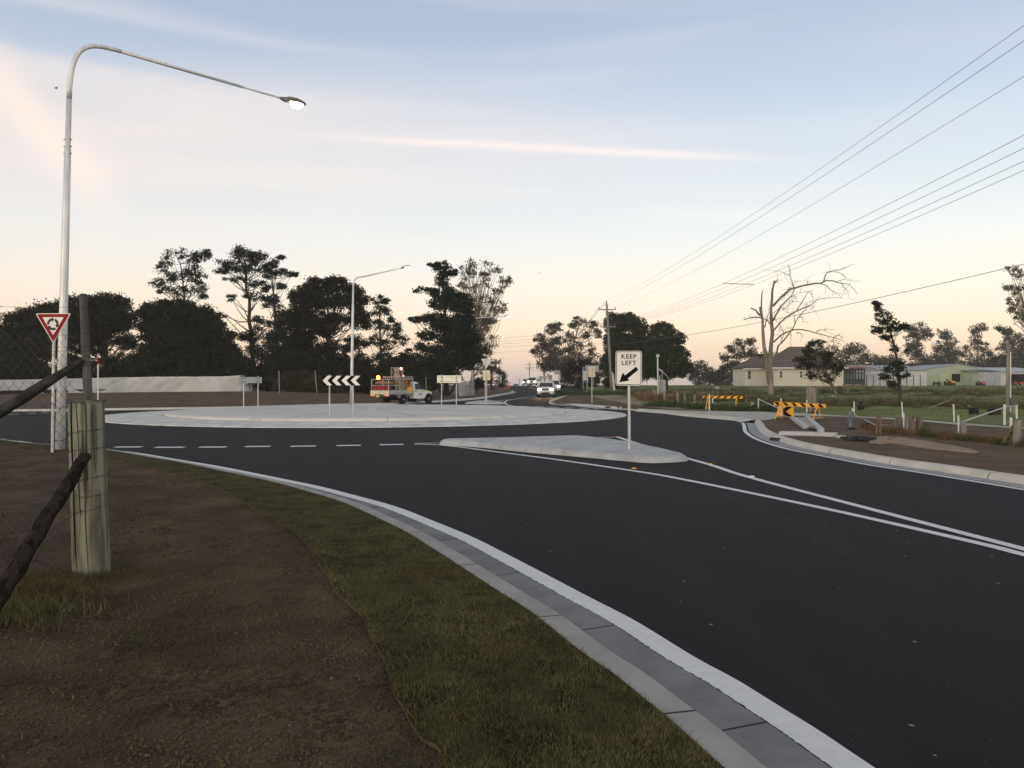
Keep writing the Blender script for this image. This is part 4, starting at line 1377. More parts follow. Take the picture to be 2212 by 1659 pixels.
# ------------------------------------------------------------------ near fence and thick post
M_POST = mat('post_pale_timber', (0.235, 0.24, 0.19), 0.9, (0.10, 0.10, 0.08), 7, bump=0.008, bscale=40, stretch=(3, 3, 0.22), third=((0.26, 0.19, 0.13), 2.0, 0.6, 0.75), lo=.4, hi=.6)
M_POSTG = mat('post_grey', (0.105, 0.11, 0.105), 0.9, (0.06, 0.063, 0.06), 9, bump=0.006, bscale=50, stretch=(2, 2, 0.3))
M_BRACE = mat('brace_dark_timber', (0.038, 0.031, 0.026), 0.95, (0.014, 0.012, 0.011), 9, bump=0.05, bscale=22, stretch=(1.2, 1.2, .8), spec=.2, lo=.42, hi=.58)
M_WIRE = mat('fence_wire', (0.030, 0.030, 0.030), 0.7, metal=0.3)
M_CRACK = mat('crack', (0.008, 0.008, 0.007), 1.0)


def Pz(px, py, y):
    return Vector(Pw(px, py, y))


PY = 6.3
base = ((204 - 1106) / S * PY, PY, gh((204 - 1106) / S * PY, PY))
root = empty('fence_post', base, 'thick short pale timber post wrapped with barbed wire, nearest the camera', 'fence post')
m_ = MB()
n = 40
secs = []
ptop = (825 - 868) / S * PY + CH - base[2]
for i, t_ in enumerate((0, .03, .2, .5, .8, .97, 1.0)):
    rr = (0.131 - 0.006 * t_) * (0.96 if t_ == 1 else 1)
    zz = -0.15 + (ptop + .15) * t_
    cx = -0.02 - 0.045 * t_
    ringp = []
    for k in range(n):
        a = 2 * math.pi * k / n
        g_ = 1 + 0.02 * math.sin(3 * a + 1) + 0.012 * math.sin(9 * a)
        for ca in (-2.03, -1.62, -1.15, -1.32):              # drying cracks that run down the log
            dd = abs((a - math.pi * 2 - ca + math.pi) % (2 * math.pi) - math.pi)
            if dd < 0.09:
                g_ -= 0.07 if ca == -2.03 else 0.03
        zz2 = zz + (0.012 * math.sin(4 * a) if t_ == 1 else 0)
        ringp.append((cx + rr * g_ * math.cos(a), rr * g_ * math.sin(a), zz2))
    secs.append(ringp)
m_.loft(secs)
m_.build('post', M_POST, root, smooth=True)
m_ = MB()
for ca, z0_, z1_, w_ in ((-2.03, 0.05, 1.0, 0.006), (-1.62, 0.35, 1.0, 0.0025), (-1.32, 0.02, 0.85, 0.0022), (-1.15, 0.55, 1.0, 0.0035), (-0.75, 0.6, .98, 0.002), (-1.85, 0.02, .5, 0.002)):
    pts = []
    for t_ in np.linspace(z0_, z1_, 12):
        rr = 0.131 - 0.006 * t_
        a = ca + 0.03 * math.sin(t_ * 13 + ca * 9)
        pts.append((-0.02 - 0.045 * t_ + rr * 1.0 * math.cos(a), rr * 1.0 * math.sin(a), ptop * t_))
    m_.tube(pts, [w_ * 0.4] + [w_] * 10 + [w_ * 0.5], 5)
m_.build('crack', M_CRACK, root)


def barbed(m_, pts, r_=0.0016, every=0.11):
    m_.tube(pts, r_, 4)
    P = [Vector(p) for p in pts]
    acc = 0
    for i in range(len(P) - 1):
        d = P[i + 1] - P[i]
        L = d.length
        dn = d.normalized() if L > 1e-6 else Vector((1, 0, 0))
        s_ = every - acc
        while s_ < L:
            c = P[i] + dn * s_
            u_ = dn.orthogonal().normalized()
            v_ = dn.cross(u_)
            for a in (0.6, 2.2, 3.9, 5.2):
                e_ = (u_ * math.cos(a) + v_ * math.sin(a)) * 0.013 + dn * 0.004 * math.cos(3 * a)
                m_.tube([c - e_ * .2, c + e_], [r_ * 1.2, r_ * .6], 3)
            s_ += every
        acc = (acc + L) % every


for py0, py1 in ((936, 926), (973, 966), (1040, 1026), (1073, 1066), (1106, 1092), (871, 866)):
    m_ = MB()
    za = CH + (H - py0) / S * PY - base[2]
    zb_ = CH + (H - py1) / S * PY - base[2]
    pts = []
    for k in range(29):
        a = math.radians(-190 + 360 * k / 28)
        t_ = (math.cos(a + math.pi) + 1) / 2
        zz = zb_ + (za - zb_) * t_
        tt = zz / ptop
        rr = 0.136 - 0.006 * tt
        pts.append((-0.02 - 0.045 * tt + rr * math.cos(a), rr * math.sin(a), zz))
    barbed(m_, pts, 0.0019, 0.12)
    m_.build('barbed_wire', M_WIRE, root)

# dark wooden stay let into the post
b0 = Pz(186, 984, 6.12)
b1 = Pz(-40, 1345, 4.9)
root2 = empty('brace', (b1.x, b1.y, 0.1), 'dark rough diagonal timber stay let into the thick post', 'fence brace')
m_ = MB()
pts, rs = [], []
for i in range(16):
    t_ = i / 15
    p = b0.lerp(b1, t_)
    pts.append(p + Vector((mnoise.noise(Vector((t_ * 6, 0, 1))), mnoise.noise(Vector((t_ * 6, 5, 1))), 0)) * 0.03)
    rs.append(0.041 + 0.014 * t_ + 0.006 * mnoise.noise(Vector((t_ * 9, 2, 2))))
m_.tube(pts, rs, 7)
m_.build('timber', M_BRACE, root2, world=True, smooth=True)
m_ = MB()
for off in (0.3, -0.5, 1.2):
    q_ = []
    for i in range(2, 14):
        d_ = (b1 - b0).normalized()
        s1 = d_.cross(Vector((0, 0, 1))).normalized()
        s2 = d_.cross(s1)
        q_.append(pts[i] + (s1 * math.cos(off - 1.57) + s2 * math.sin(off - 1.57)) * rs[i] * (-1.0))
    m_.tube(q_, 0.005, 4)
m_.build('crack', M_CRACK, root2, world=True)

# loose barbed wires running left from the thick post
for i, (pa, pb, ya) in enumerate([((158, 868), (108, 869), 6.1), ((160, 936), (70, 950), 6.1), ((166, 973), (-20, 1010), 6.0), ((168, 1070), (-30, 1072), 5.9), ((168, 1108), (40, 1150), 5.9)]):
    m_ = MB()
    A = Pz(*pa, ya)
    B_ = Pz(*pb, ya - 0.4)
    pts = [A.lerp(B_, t_) + Vector((0, 0, -0.04 * math.sin(t_ * 3.14) + 0.01 * math.sin(t_ * 17))) for t_ in np.linspace(0, 1, 14)]
    barbed(m_, pts, 0.0017, 0.13)
    o = m_.build('barbed_wire', M_WIRE)
    tag(o, ['short loose barbed wire end at the very top of the thick post', 'second barbed wire strand leaving the thick post leftwards, sagging slightly',
            'third barbed wire strand, leaving the thick post where the stay meets it', 'fourth barbed wire strand, halfway down the thick post behind the stay', 'lowest barbed wire strand drooping from the thick post towards the grass'][i], 'barbed wire', 'barbed wires off the thick post')

# tall slim post carrying the chain-link fence
FY = 7.2
pb_ = ((207 - 1106) / S * FY, FY)
bz_ = gh(*pb_)
root = empty('fence_post', (pb_[0], pb_[1], bz_), 'tall slim grey post leaning left behind the thick short post', 'fence post')
tp_ = Pz(180, 635, FY)
m_ = MB()
A = Vector((pb_[0], pb_[1], bz_ - .2))
m_.tube([A, A.lerp(tp_, .3), A.lerp(tp_, .6), A.lerp(tp_, .985), tp_], [0.045, 0.041, 0.037, 0.033, 0.029], 16)
m_.build('post', M_POSTG, root, world=True, smooth=True)
for py in (638, 663, 720, 748, 758, 770, 783, 789, 820):
    m_ = MB()
    t_ = (CH + (H - py) / S * FY - A.z) / (tp_.z - A.z)
    c = A.lerp(tp_, t_)
    r_ = 0.045 + (0.032 - 0.045) * t_ + 0.002
    m_.tube([(c.x + r_ * math.cos(a), c.y + r_ * math.sin(a), c.z + 0.003 * math.sin(a)) for a in np.linspace(0, 6.283, 17)], 0.0022, 5)
    m_.build('wire_tie', M_WIRE, root, world=True)
# steel/timber rail brace of the fence
r0_, r1_ = Pz(178, 778, FY - .05), Pz(-60, 929, FY - .35)
root = empty('brace', tuple(r1_), 'long dark diagonal rail crossing the chain-link fence up to the tall slim post', 'fence brace')
m_ = MB()
m_.tube([r0_.lerp(r1_, t_) + Vector((0, 0, 0.008 * mnoise.noise(Vector((t_ * 8, 0, 0))))) for t_ in np.linspace(0, 1, 14)], [0.024 + 0.022 * min(1, t_ * 2.5) for t_ in np.linspace(0, 1, 14)], 12)
m_.build('rail', mat('rail_dark', (0.050, 0.050, 0.050), 0.85, (0.024, 0.024, 0.024), 12, bump=0.01, bscale=40), root, world=True, smooth=True)

# the chain-link itself
root = empty('chain_link_fence', (-4.6, FY, bz_), 'dark chain-link fence with wires above, left of the tall slim post', 'fence')
xr = (176 - 1106) / S * FY
xl = -5.6
ztop, zbot = CH + (825 - 716) / S * FY, 0.14
m_ = MB()
pw_, ph_ = 0.082, 0.050
ncol = int((xr - xl) / (pw_ / 2)) + 1
nrow = int((ztop - zbot) / ph_)
for c in range(ncol):
    pts = []
    x0_ = xr - c * pw_ / 2
    for r_ in range(nrow + 1):
        z = ztop - r_ * ph_
        # one zigzag wire per column, hooked into its neighbour
        xx = x0_ - (pw_ * 0.51 if (r_ + c) % 2 else -pw_ * 0.01)
        xlean = (z - 0.8) * -0.08
        wob = 0.010 * mnoise.noise(Vector((xx * 2, z * 2, 0)))
        pts.append((xx + xlean + wob, FY + 0.02 * mnoise.noise(Vector((xx, z, 4))) + (0.003 if c % 2 else -0.003), z + wob))
    m_.tube(pts, 0.0017, 4)
m_.build('mesh', mat('mesh_wire', (0.07, 0.07, 0.068), 0.8), root, world=True)
for py, sag in ((663, .01), (722, .02), (748, .02), (757, .015)):
    m_ = MB()
    B_ = Pz(-60, py - (3 if py < 700 else 5), FY)
    A2 = Pz(182, py, FY)
    pts = [A2.lerp(B_, t_) + Vector((0, 0, -sag * math.sin(3.14 * t_))) for t_ in np.linspace(0, 1, 12)]
    (barbed(m_, pts, 0.0018, 0.12) if py < 740 else m_.tube(pts, 0.002, 4))
    m_.build('wire', M_WIRE, root, world=True)

# ------------------------------------------------------------------ street lights
M_GALV = mat('galvanised', (0.66, 0.69, 0.70), 0.42, (0.52, 0.55, 0.57), 3, metal=0.25, stretch=(6, 6, .6), third=((0.60, 0.62, 0.63), 20, .6, .7))
M_LAMPB = mat('lamp_body', (0.17, 0.17, 0.165), 0.5)
M_LAMP = mat('lamp_glow', (1, 1, 1), 0.4, emit=(1.0, 0.93, 0.78), es=24.0)
M_LAMPF = mat('lamp_glow_far', (1, 1, 1), 0.4, emit=(1.0, 0.93, 0.78), es=6)


def street_light(label, b, bend, arm_a, arm_b, r0, r1, detail=True, power=0):
    """b: base xyz; bend: top of straight pole; arm_a, arm_b: outreach start and end"""
    b, bend, arm_a, arm_b = Vector(b), Vector(bend), Vector(arm_a), Vector(arm_b)
    root = empty('street_light', b, label, 'street light', 'street lights round the roundabout')
    m_ = MB()
    mid = b.lerp(bend, .86)
    m_.tube([b - Vector((0, 0, .2)), b.lerp(bend, .3), b.lerp(bend, .6), mid, mid + (bend - b).normalized() * .01, bend],
            [r0, r0 * .9, r0 * .78, r0 * .68, r0 * .58, r0 * .56], 18)
    # curved shoulder
    pts, rs = [], []
    c1_ = bend + (bend - b).normalized() * ((arm_a - bend).length * .75)
    c2_ = arm_a - (arm_b - arm_a).normalized() * ((arm_a - bend).length * .45)
    for t_ in np.linspace(0, 1, 15):
        u_ = 1 - t_
        pts.append(bend * u_ ** 3 + c1_ * 3 * u_ ** 2 * t_ + c2_ * 3 * u_ * t_ ** 2 + arm_a * t_ ** 3)
        rs.append(r0 * (.56 - .12 * t_))
    m_.tube(pts, rs, 16)
    m_.build('pole', M_GALV, root, world=True, smooth='all')
    m_ = MB()
    s_ = arm_a.lerp(arm_b, .72)
    m_.tube([arm_a - (arm_b - arm_a).normalized() * .05, s_], [r0 * .42, r0 * .33], 12)
    m_.tube([s_, arm_b], [r0 * .24, r0 * .24], 10)
    m_.build('arm', M_GALV, root, world=True, smooth='all')
    d = (arm_b - arm_a).normalized()
    sd = d.cross(Vector((0, 0, 1))).normalized()
    up = sd.cross(d)
    # lantern head
    M_ = Matrix((sd, d, up)).transposed().to_4x4()
    M_.translation = arm_b
    m_ = MB()
    secs = []
    for y_, wd, zt, zb2 in ((-.08, .035, .03, -.03), (.05, .06, .05, -.05), (.16, .13, .085, -.03), (.38, .16, .09, -.02), (.58, .13, .06, -.02), (.66, .06, .02, -.015)):
        secs.append([M_ @ Vector((wd * cx_, y_, zt if k in (1, 2) else (zb2 if k in (4, 5) else (zt + zb2) / 2))) for k, cx_ in enumerate((-1, -.6, .6, 1, .8, -.8))])
    m_.loft(secs)
    m_.build('lantern', M_LAMPB, root, world=True, smooth=True)
    m_ = MB()
    prof = []
    for i in range(7):
        a = i / 6 * math.pi / 2
        prof.append((math.sin(a) if i else .01, -math.cos(a)))
    L_ = M_ @ Matrix.Translation((0, .40, -.025)) @ Matrix.Diagonal((.12, .19, .12, 1))
    m_.lathe(prof, L_, 18)
    m_.build('lens', M_LAMP if power else M_LAMPF, root, world=True, smooth=True)
    if detail:
        for t_ in (.845, .865, .885):
            c = b.lerp(bend, t_)
            m_ = MB()
            m_.box((c.x + r0 * .62, c.y - .02, c.z), (.07, .02, .02))
            m_.build('bolt', M_LAMPB, root, world=True)
            m_ = MB()
            m_.box((c.x - r0 * .64, c.y - .02, c.z), (.03, .02, .02))
            m_.build('bolt', M_LAMPB, root, world=True)
    if power:
        ld = bpy.data.lights.new('lamp_light', 'SPOT')
        ld.energy = power
        ld.color = (1.0, .88, .68)
        ld.spot_size = R(150)
        ld.spot_blend = .6
        ld.shadow_soft_size = .15
        lo = bpy.data.objects.new('lamp_light', ld)
        COL.objects.link(lo)
        lo.parent = root
        lo.location = (M_ @ Vector((0, .4, -.2))) - b
    return root


b_ = Gg(129, 973)
tb_ = Pz(150, 215, b_[1])
street_light('nearest tall street light, its curved arm ending in a bright lit lamp', b_, tb_, Pz(262, 112, b_[1] + .7), Pz(612, 214, 21.3), 0.098, .05, True, 110)
Y2 = 54.5
street_light('second street light, standing across the road behind the chevron sign', (*Pz(759, 871, Y2)[:2], gh(*Pz(759, 871, Y2)[:2])), Pz(763, 622, Y2), Pz(788, 597, Y2 - .2), Pz(868, 579, Y2 - 1.5), 0.11, .05, False, 25)
Y3 = 91
street_light('third street light, mostly hidden by the tall conifer', (*Pz(1020, 845, Y3)[:2], gh(*Pz(1020, 845, Y3)[:2])), Pz(1020, 705, Y3), Pz(1030, 687, Y3), Pz(1090, 683, Y3), 0.12, .05, False)
Y4 = 132
street_light('fourth and smallest street light, in front of the pale open gum', (*Pz(1032, 841, Y4)[:2], gh(*Pz(1032, 841, Y4)[:2])), Pz(1033, 738, Y4), Pz(1040, 731, Y4), Pz(1081, 728, Y4), 0.12, .05, False)

# ------------------------------------------------------------------ signs
M_SIGNW = mat('sign_white', (0.78, 0.78, 0.76), 0.5, (0.72, 0.72, 0.70), 3)
M_SIGNB = mat('sign_black', (0.006, 0.006, 0.007), 0.7, spec=.15)
M_SIGNN = mat('sign_navy', (0.018, 0.018, 0.032), 0.5)
M_SIGNR = mat('sign_red', (0.24, 0.008, 0.013), 0.6, spec=.25)
M_SIGNY = mat('sign_yellow', (0.80, 0.42, 0.03), 0.5, (0.70, 0.36, 0.03), 3)
M_SIGNBK = mat('sign_back_alu', (0.62, 0.60, 0.54), 0.5, (0.55, 0.53, 0.48), 2, metal=0.1)
M_SIGNBG = mat('sign_back_grey', (0.42, 0.45, 0.47), 0.5, (0.36, 0.39, 0.41), 2, metal=0.1)
M_STEEL = mat('post_steel', (0.55, 0.56, 0.53), 0.45, (0.42, 0.43, 0.41), 6, metal=0.25, stretch=(4, 4, .5))
M_BLUE = mat('sign_blue', (0.04, 0.09, 0.32), 0.5)


def rrect(w_, h_, r_, n=6):
    pts = []
    for cx_, cz, a0 in ((w_ / 2 - r_, h_ / 2 - r_, 0), (-w_ / 2 + r_, h_ / 2 - r_, 90), (-w_ / 2 + r_, -h_ / 2 + r_, 180), (w_ / 2 - r_, -h_ / 2 + r_, 270)):
        for k in range(n + 1):
            a = math.radians(a0 + 90 * k / n)
            pts.append((cx_ + r_ * math.cos(a), cz + r_ * math.sin(a)))
    return pts


def ringface(m_, outer, inner, y, mi=0):
    n = len(outer)
    vs = [(x, y, z) for x, z in outer] + [(x, y, z) for x, z in inner]
    m_.add(vs, [(k, (k + 1) % n, n + (k + 1) % n, n + k) for k in range(n)], mi)


def plate(name, poly, y, t_, m_, parent, off=(0, 0)):
    b_ = MB()
    b_.prism([(x + off[0], z + off[1]) for x, z in poly], Matrix.Translation((0, y, 0)), t_)
    return b_.build(name, m_, parent)


I4 = Matrix.Identity(4)
# KEEP LEFT
yk = 1.42 * S / (971 - H)
kx = (1360 - 1106) / S * yk
root = empty('keep_left_sign', (kx, yk, 0.135), 'white KEEP LEFT sign with black arrow on the near splitter island', 'traffic sign')
zc = CH + (H - 795.5) / S * yk - .135
wS, hS = 56.5 / S * yk, 75 / S * yk
m_ = MB()
m_.tube([(0.0, 0.03, -.03), (-.012, 0.03, zc + hS * .45)], 0.03, 12)
m_.build('post', M_STEEL, root, smooth=True)
m_ = MB()
m_.prism([(x - .02, z + zc) for x, z in rrect(wS, hS, .055)], Matrix.Translation((0, -.012, 0)), .006)
m_.build('plate', M_SIGNW, root)
m_ = MB()
o1, i1 = rrect(wS * .955, hS * .966, .047), rrect(wS * .91, hS * .932, .038)
ringface(m_, [(x - .02, z + zc) for x, z in o1], [(x - .02, z + zc) for x, z in i1], -.0175)
m_.build('border', M_SIGNB, root)
k = wS / 565.0        # zoom picture units of the sign, 565 wide
text_part('lettering', 'KEEP', .107 * wS / .45, M_SIGNB, root, (-.02, -.018, zc + (385 - 135) * k), ex=.001, spacing=1.22, bold=.0022, sx=.98)
text_part('lettering', 'LEFT', .107 * wS / .45, M_SIGNB, root, (-.02, -.018, zc + (385 - 275) * k), ex=.001, spacing=1.22, bold=.0022, sx=.98)
arr = [(1405, 355), (1460, 420), (1222, 612), (1250, 628), (1256, 650), (1238, 660), (1045, 688), (1112, 505), (1128, 492), (1148, 498), (1156, 535), (1170, 540)]
m_ = MB()
m_.prism([((x - 1250) * k - .02, (387 - y) * k + zc) for x, y in arr][::-1], Matrix.Translation((0, -.0165, 0)), .003)
m_.build('arrow', M_SIGNB, root)
m_ = MB()
m_.box((-.02, -.017, zc - .92 * hS / 2), (.012, .01, .012))
m_.build('bolt', M_LAMPB, root)

# give way / roundabout sign
g = Gg(110.5, 978)
yy = g[1]
root = empty('give_way_sign', g, 'red and white triangular roundabout give way sign beside the nearest street light', 'traffic sign', rotz=R(-4))
zt = CH + (H - 677) / S * yy - g[2]
ztip = CH + (H - 739) / S * yy - g[2]
W_ = 80 / S * yy / math.cos(R(4))
cxs = (116 - 110.5) / S * yy
m_ = MB()
m_.tube([(0, .03, -.2), (cxs * .9, .03, zt - .05)], .03, 12)
m_.build('post', M_STEEL, root, smooth=True)


def tri(s_, r_=.05):
    """rounded triangle, apex down, side factor s_"""
    hgt_ = zt - ztip
    ctr = (cxs, zt - hgt_ / 3)
    V3 = [(cxs - W_ / 2, zt), (cxs + W_ / 2, zt), (cxs, ztip - .03)]
    V3 = [(ctr[0] + (x - ctr[0]) * s_, ctr[1] + (z - ctr[1]) * s_) for x, z in V3]
    out = []
    for i in range(3):
        p, a, b = np.array(V3[i]), np.array(V3[i - 1]), np.array(V3[(i + 1) % 3])
        da, db = (a - p) / np.linalg.norm(a - p), (b - p) / np.linalg.norm(b - p)
        for t_ in np.linspace(0, 1, 5):
            q_ = (p + da * r_) * (1 - t_) ** 2 + p * 2 * t_ * (1 - t_) + (p + db * r_) * t_ ** 2
            out.append(tuple(q_))
    return out


plate('plate', tri(1.0), -.006, .005, M_SIGNW, root)
plate('border', tri(.925, .04), -.0105, .002, M_SIGNR, root)
plate('panel', tri(.60, .02), -.0135, .002, M_SIGNW, root)
rc = (cxs - .005, zt - (700.5 - 677) / S * yy)
for a0, a1 in ((185, 100), (65, -15), (-55, -135)):
    ro, ri = .126, .074
    pts = [(rc[0] + ro * math.cos(R(a)), rc[1] + ro * math.sin(R(a))) for a in np.linspace(a0, a1, 9)]
    a2 = a1 - 27
    tip = (rc[0] + .103 * math.cos(R(a2)), rc[1] + .103 * math.sin(R(a2)))
    p1 = (rc[0] + .155 * math.cos(R(a1)), rc[1] + .155 * math.sin(R(a1)))
    p2 = (rc[0] + .048 * math.cos(R(a1)), rc[1] + .048 * math.sin(R(a1)))
    inn = [(rc[0] + ri * math.cos(R(a)), rc[1] + ri * math.sin(R(a))) for a in np.linspace(a1, a0, 9)]
    plate('arrow', pts + [p1, tip, p2] + inn, -.0155, .002, M_SIGNN, root)


def chevron_sign(label, x, y, zb, w_, h_, zmid, rot, back=False, posts=(-.31, .31), grp='chevron boards on the roundabout island', mb=None, n=4):
    root = empty('chevron_sign', (x, y, zb), label, 'traffic sign', grp, rotz=rot)
    for px_ in posts:
        m_ = MB()
        m_.tube([(px_ * w_, .035, -.05), (px_ * w_, .035, zmid + h_ * .62)], .027, 10)
        m_.build('post', M_STEEL, root, smooth=True)
    plate('plate', rrect(w_, h_, .02, 2), 0, .006, M_SIGNB if not back else (mb or M_SIGNBK), root, (0, zmid))
    if back:
        for dz in (.28, -.28):
            m_ = MB()
            m_.box((0, .011, zmid + dz * h_), (w_ * .95, .014, .03))
            m_.build('rail', M_SIGNBG, root)
        for px_ in posts:
            for dz in (.28, -.28):
                m_ = MB()
                m_.box((px_ * w_, .04, zmid + dz * h_), (.085, .075, .04))
                m_.build('bracket', M_LAMPB, root)
    # chevrons on the face
    p_ = w_ / n
    for i in range(n):
        x0_ = -w_ / 2 + p_ * i + .01
        t_ = .505 * p_
        d_ = .50 * p_
        hh = h_ / 2 * .985
        poly = [(x0_, 0), (x0_ + d_, hh), (x0_ + d_ + t_, hh), (x0_ + t_, 0), (x0_ + d_ + t_, -hh), (x0_ + d_, -hh)]
        m_ = MB()
        P_ = [(a, b) for a, b in poly]
        vs = [(a, -.0045, b + zmid) for a, b in P_]
        m_.add(vs, [(0, 3, 2, 1), (0, 5, 4, 3)])
        m_.build('chevron', M_SIGNW, root)
    return root


yc = 31.6
zb_ = isl_z((735 - 1106) / S * yc, yc)
xc = (737 - 1106) / S * yc
chevron_sign('black and white chevron board pointing left, in front of the second street light', xc, yc, zb_, 81.5 / S * yc, 20.8 / S * yc, CH + (H - 822) / S * yc - zb_, R(0), posts=(-.315, .31))
# boards seen from behind
y5 = 47.5
x5 = (970 - 1106) / S * y5
z5b = isl_z(x5, y5)
chevron_sign('bright back of a chevron board right of the utility truck', x5, y5, z5b, 51.5 / S * y5, 16 / S * y5, CH + (H - 819) / S * y5 - z5b, R(180), True, mb=mat('sign_back_headlit', (0.88, 0.84, 0.72), 0.5))  # headlight shine on this back is painted in as a brighter cream
y6 = 40.5
x6 = (541 - 1106) / S * y6
z6 = isl_z(x6, y6)
chevron_sign('grey back of a chevron board seen obliquely in front of the wrapped barrier', x6, y6, z6, 1.40, .30, CH + (H - 821) / S * y6 - z6, R(180 + 57), True, mb=M_SIGNBG, posts=(-.31, .31))


def post_sign(label, px, py_base, plates, pw=.03, posts=(0,), name='road_sign', Y=None, zg=None, grp=None, rot=0.0, cat='traffic sign', top=None):
    """plates: (px_left, px_right, py_top, py_bottom, material, shape, depth offset)"""
    if Y is None:
        g = Gg(px, py_base)
        Y, zg = g[1], g[2]
    elif zg is None:
        zg = gh((px - 1106) / S * Y, Y)
    x = (px - 1106) / S * Y
    root = empty(name, (x, Y, zg), label, cat, grp)
    tops = [CH + (H - (pl[2] if top is None else top)) / S * Y - zg for pl in plates]
    for pp in posts:
        m_ = MB()
        m_.tube([((pp - px) / S * Y if pp else 0, -.03, -.15), ((pp - px) / S * Y if pp else 0, -.03, max(tops) - .03)], pw, 8)
        m_.build('post', M_STEEL, root, smooth=True)
    for pl in plates:
        a, b, t_, bt, mm, shp = pl[:6]
        d = pl[6] if len(pl) > 6 else 0.02
        xa, xb = (a - px) / S * Y, (b - px) / S * Y
        za, zb2 = CH + (H - bt) / S * Y - zg, CH + (H - t_) / S * Y - zg
        if shp == 'r':
            poly = [(x_ + (xa + xb) / 2, z_ + (za + zb2) / 2) for x_, z_ in rrect(xb - xa, zb2 - za, min(.05, (zb2 - za) * .15), 3)]
        elif shp == 't':
            poly = [(xa, zb2 - .01), (xa + .03, zb2), (xb - .03, zb2), (xb, zb2 - .01), ((xa + xb) / 2 + .02, za), ((xa + xb) / 2 - .02, za)]
        else:
            poly = [((xa + xb) / 2, za), (xb, (za + zb2) / 2), ((xa + xb) / 2, zb2), (xa, (za + zb2) / 2)]
        plate('plate', poly, d, .006, mm, root)
    return root


post_sign('back of a triangular give way sign on the far splitter island', 1048.5, 870.6, [(1039.5, 1061.5, 775, 795, mat('sign_back_pale', (0.66, 0.66, 0.63), .5), 't')], Y=57.5, zg=.13, name='give_way_sign')
post_sign('cream back of a keep left plate behind the triangular sign', 1051.5, 869, [(1043.2, 1058.5, 800, 821.5, mat('sign_back_cream', (0.74, 0.68, 0.52), .5), 'r', 0.03)], Y=60.5, zg=.13, name='road_sign', top=806)
post_sign('cream back of a sign on a single slim post in the dirt corner', 1278.5, 870.5, [(1271, 1286, 792.5, 814.5, mat('sign_back_cream2', (0.60, 0.55, 0.44), .5), 'r')], Y=57, name='road_sign')
post_sign('wide grey back of a two-post sign behind the cream sign', 1268, 842, [(1264.4, 1293.7, 789.4, 802.7, M_SIGNBG, 'r')], Y=112, posts=(1268, 1282), name='road_sign')
r_ = post_sign('tall blue and white information board behind the grey sign', 1264, 838, [(1258.5, 1270.5, 793.3, 826, M_SIGNW, 'r')], Y=128, posts=(1260, 1269), name='information_board', cat='sign')
Yq = 128
for za_, zb2, mm in ((793.8, 801, M_BLUE), (821.5, 825.5, M_BLUE)):
    m_ = MB()
    m_.box(((1264.5 - 1264) / S * Yq, .012, CH + (H - (za_ + zb2) / 2) / S * Yq - r_.location.z), (11.2 / S * Yq, .008, (zb2 - za_) / S * Yq))
    # face the viewer side
    m_.v = [(p[0], -p[1], p[2]) for p in m_.v]
    m_.build('panel', mm, r_)
m_ = MB()
for i in range(6):
    zz = CH + (H - (803.5 + i * 2.9)) / S * Yq - r_.location.z
    m_.box((0.03, .017 - .03, zz), (.5 + .15 * (i % 3), .004, .035))
m_.build('lettering', mat('faint_blue', (.30, .34, .48), .6), r_)
post_sign('square grey back of a two-post sign at the foot of the gum', 1203.5, 828, [(1197.5, 1210, 799.8, 809.3, M_SIGNBG, 'r')], Y=150, posts=(1200, 1207.5))
post_sign('long pale sign back above the second approaching car', 1173, 830, [(1164.2, 1182.4, 812.4, 819.2, M_SIGNBG, 'r')], Y=158, posts=(1162, 1177))
post_sign('small pale sign back left of the long sign back', 1165.5, 833, [(1160, 1171, 818, 823.7, M_SIGNBG, 'r')], Y=148, posts=(1162.5, 1168))
post_sign('tiny diamond warning sign back beside the long sign back', 1183.5, 830, [(1181, 1186, 804.5, 814, M_SIGNBG, 'd')], Y=156, posts=(1184,))
post_sign('small pinkish roadwork sign behind the second approaching car', 1188.5, 832, [(1184, 1193, 810, 824, mat('sign_pink', (0.55, 0.36, 0.30), .5), 'r')], Y=152, posts=(1188,))
post_sign('small square yellow roadwork sign beside the palings', 1012, 839, [(1009, 1016, 827.5, 836.5, M_SIGNY, 'r', -.05)], Y=104, posts=(1010, 1015), top=836)
post_sign('orange roadwork sign beyond the triangular sign', 1062.8, 838, [(1059.5, 1067, 813.5, 823, M_SIGNY, 'r', -.05)], Y=140, posts=(1063,))
post_sign('small white board beside the orange roadwork sign', 1070.5, 838, [(1066, 1074.5, 822, 829, mat('board_white', (0.5, 0.5, 0.48), .6), 'r', -.05)], Y=145, posts=(1067.5, 1073.5))

# raised pavement markers
for i, (px, py, mm, lab) in enumerate([(1370, 1013, M_SIGNY, 'yellow raised road marker inside the long splitter line'), (1533.5, 1003.5, M_SIGNY, 'yellow raised road marker beside the upper line right of the splitter island'),
                                       (951.5, 958.5, M_SIGNR, 'red raised road marker at the left tip of the splitter island'), (957, 959.8, M_SIGNY, 'yellow raised road marker at the left tip of the splitter island'),
                                       (1321.5, 944, M_SIGNR, 'red raised road marker at the top corner of the painted triangle'), (1333, 944.6, M_SIGNY, 'yellow raised road marker at the top corner of the painted triangle'), (1624, 1031, M_SIGNW, 'white raised road marker below the upper line')]):
    x, y = Gr(px, py)
    m_ = MB()
    m_.loft([[(-.06, -.05, 0), (.06, -.05, 0), (.06, .05, 0), (-.06, .05, 0)], [(-.045, -.03, .02), (.045, -.03, .02), (.045, .03, .02), (-.045, .03, .02)]])
    o = m_.build('road_marker', mm)
    o.location = (x, y, .005)
    o.scale = (.75, .75, .8)
    tag(o, lab, 'road marker', 'raised pavement markers')

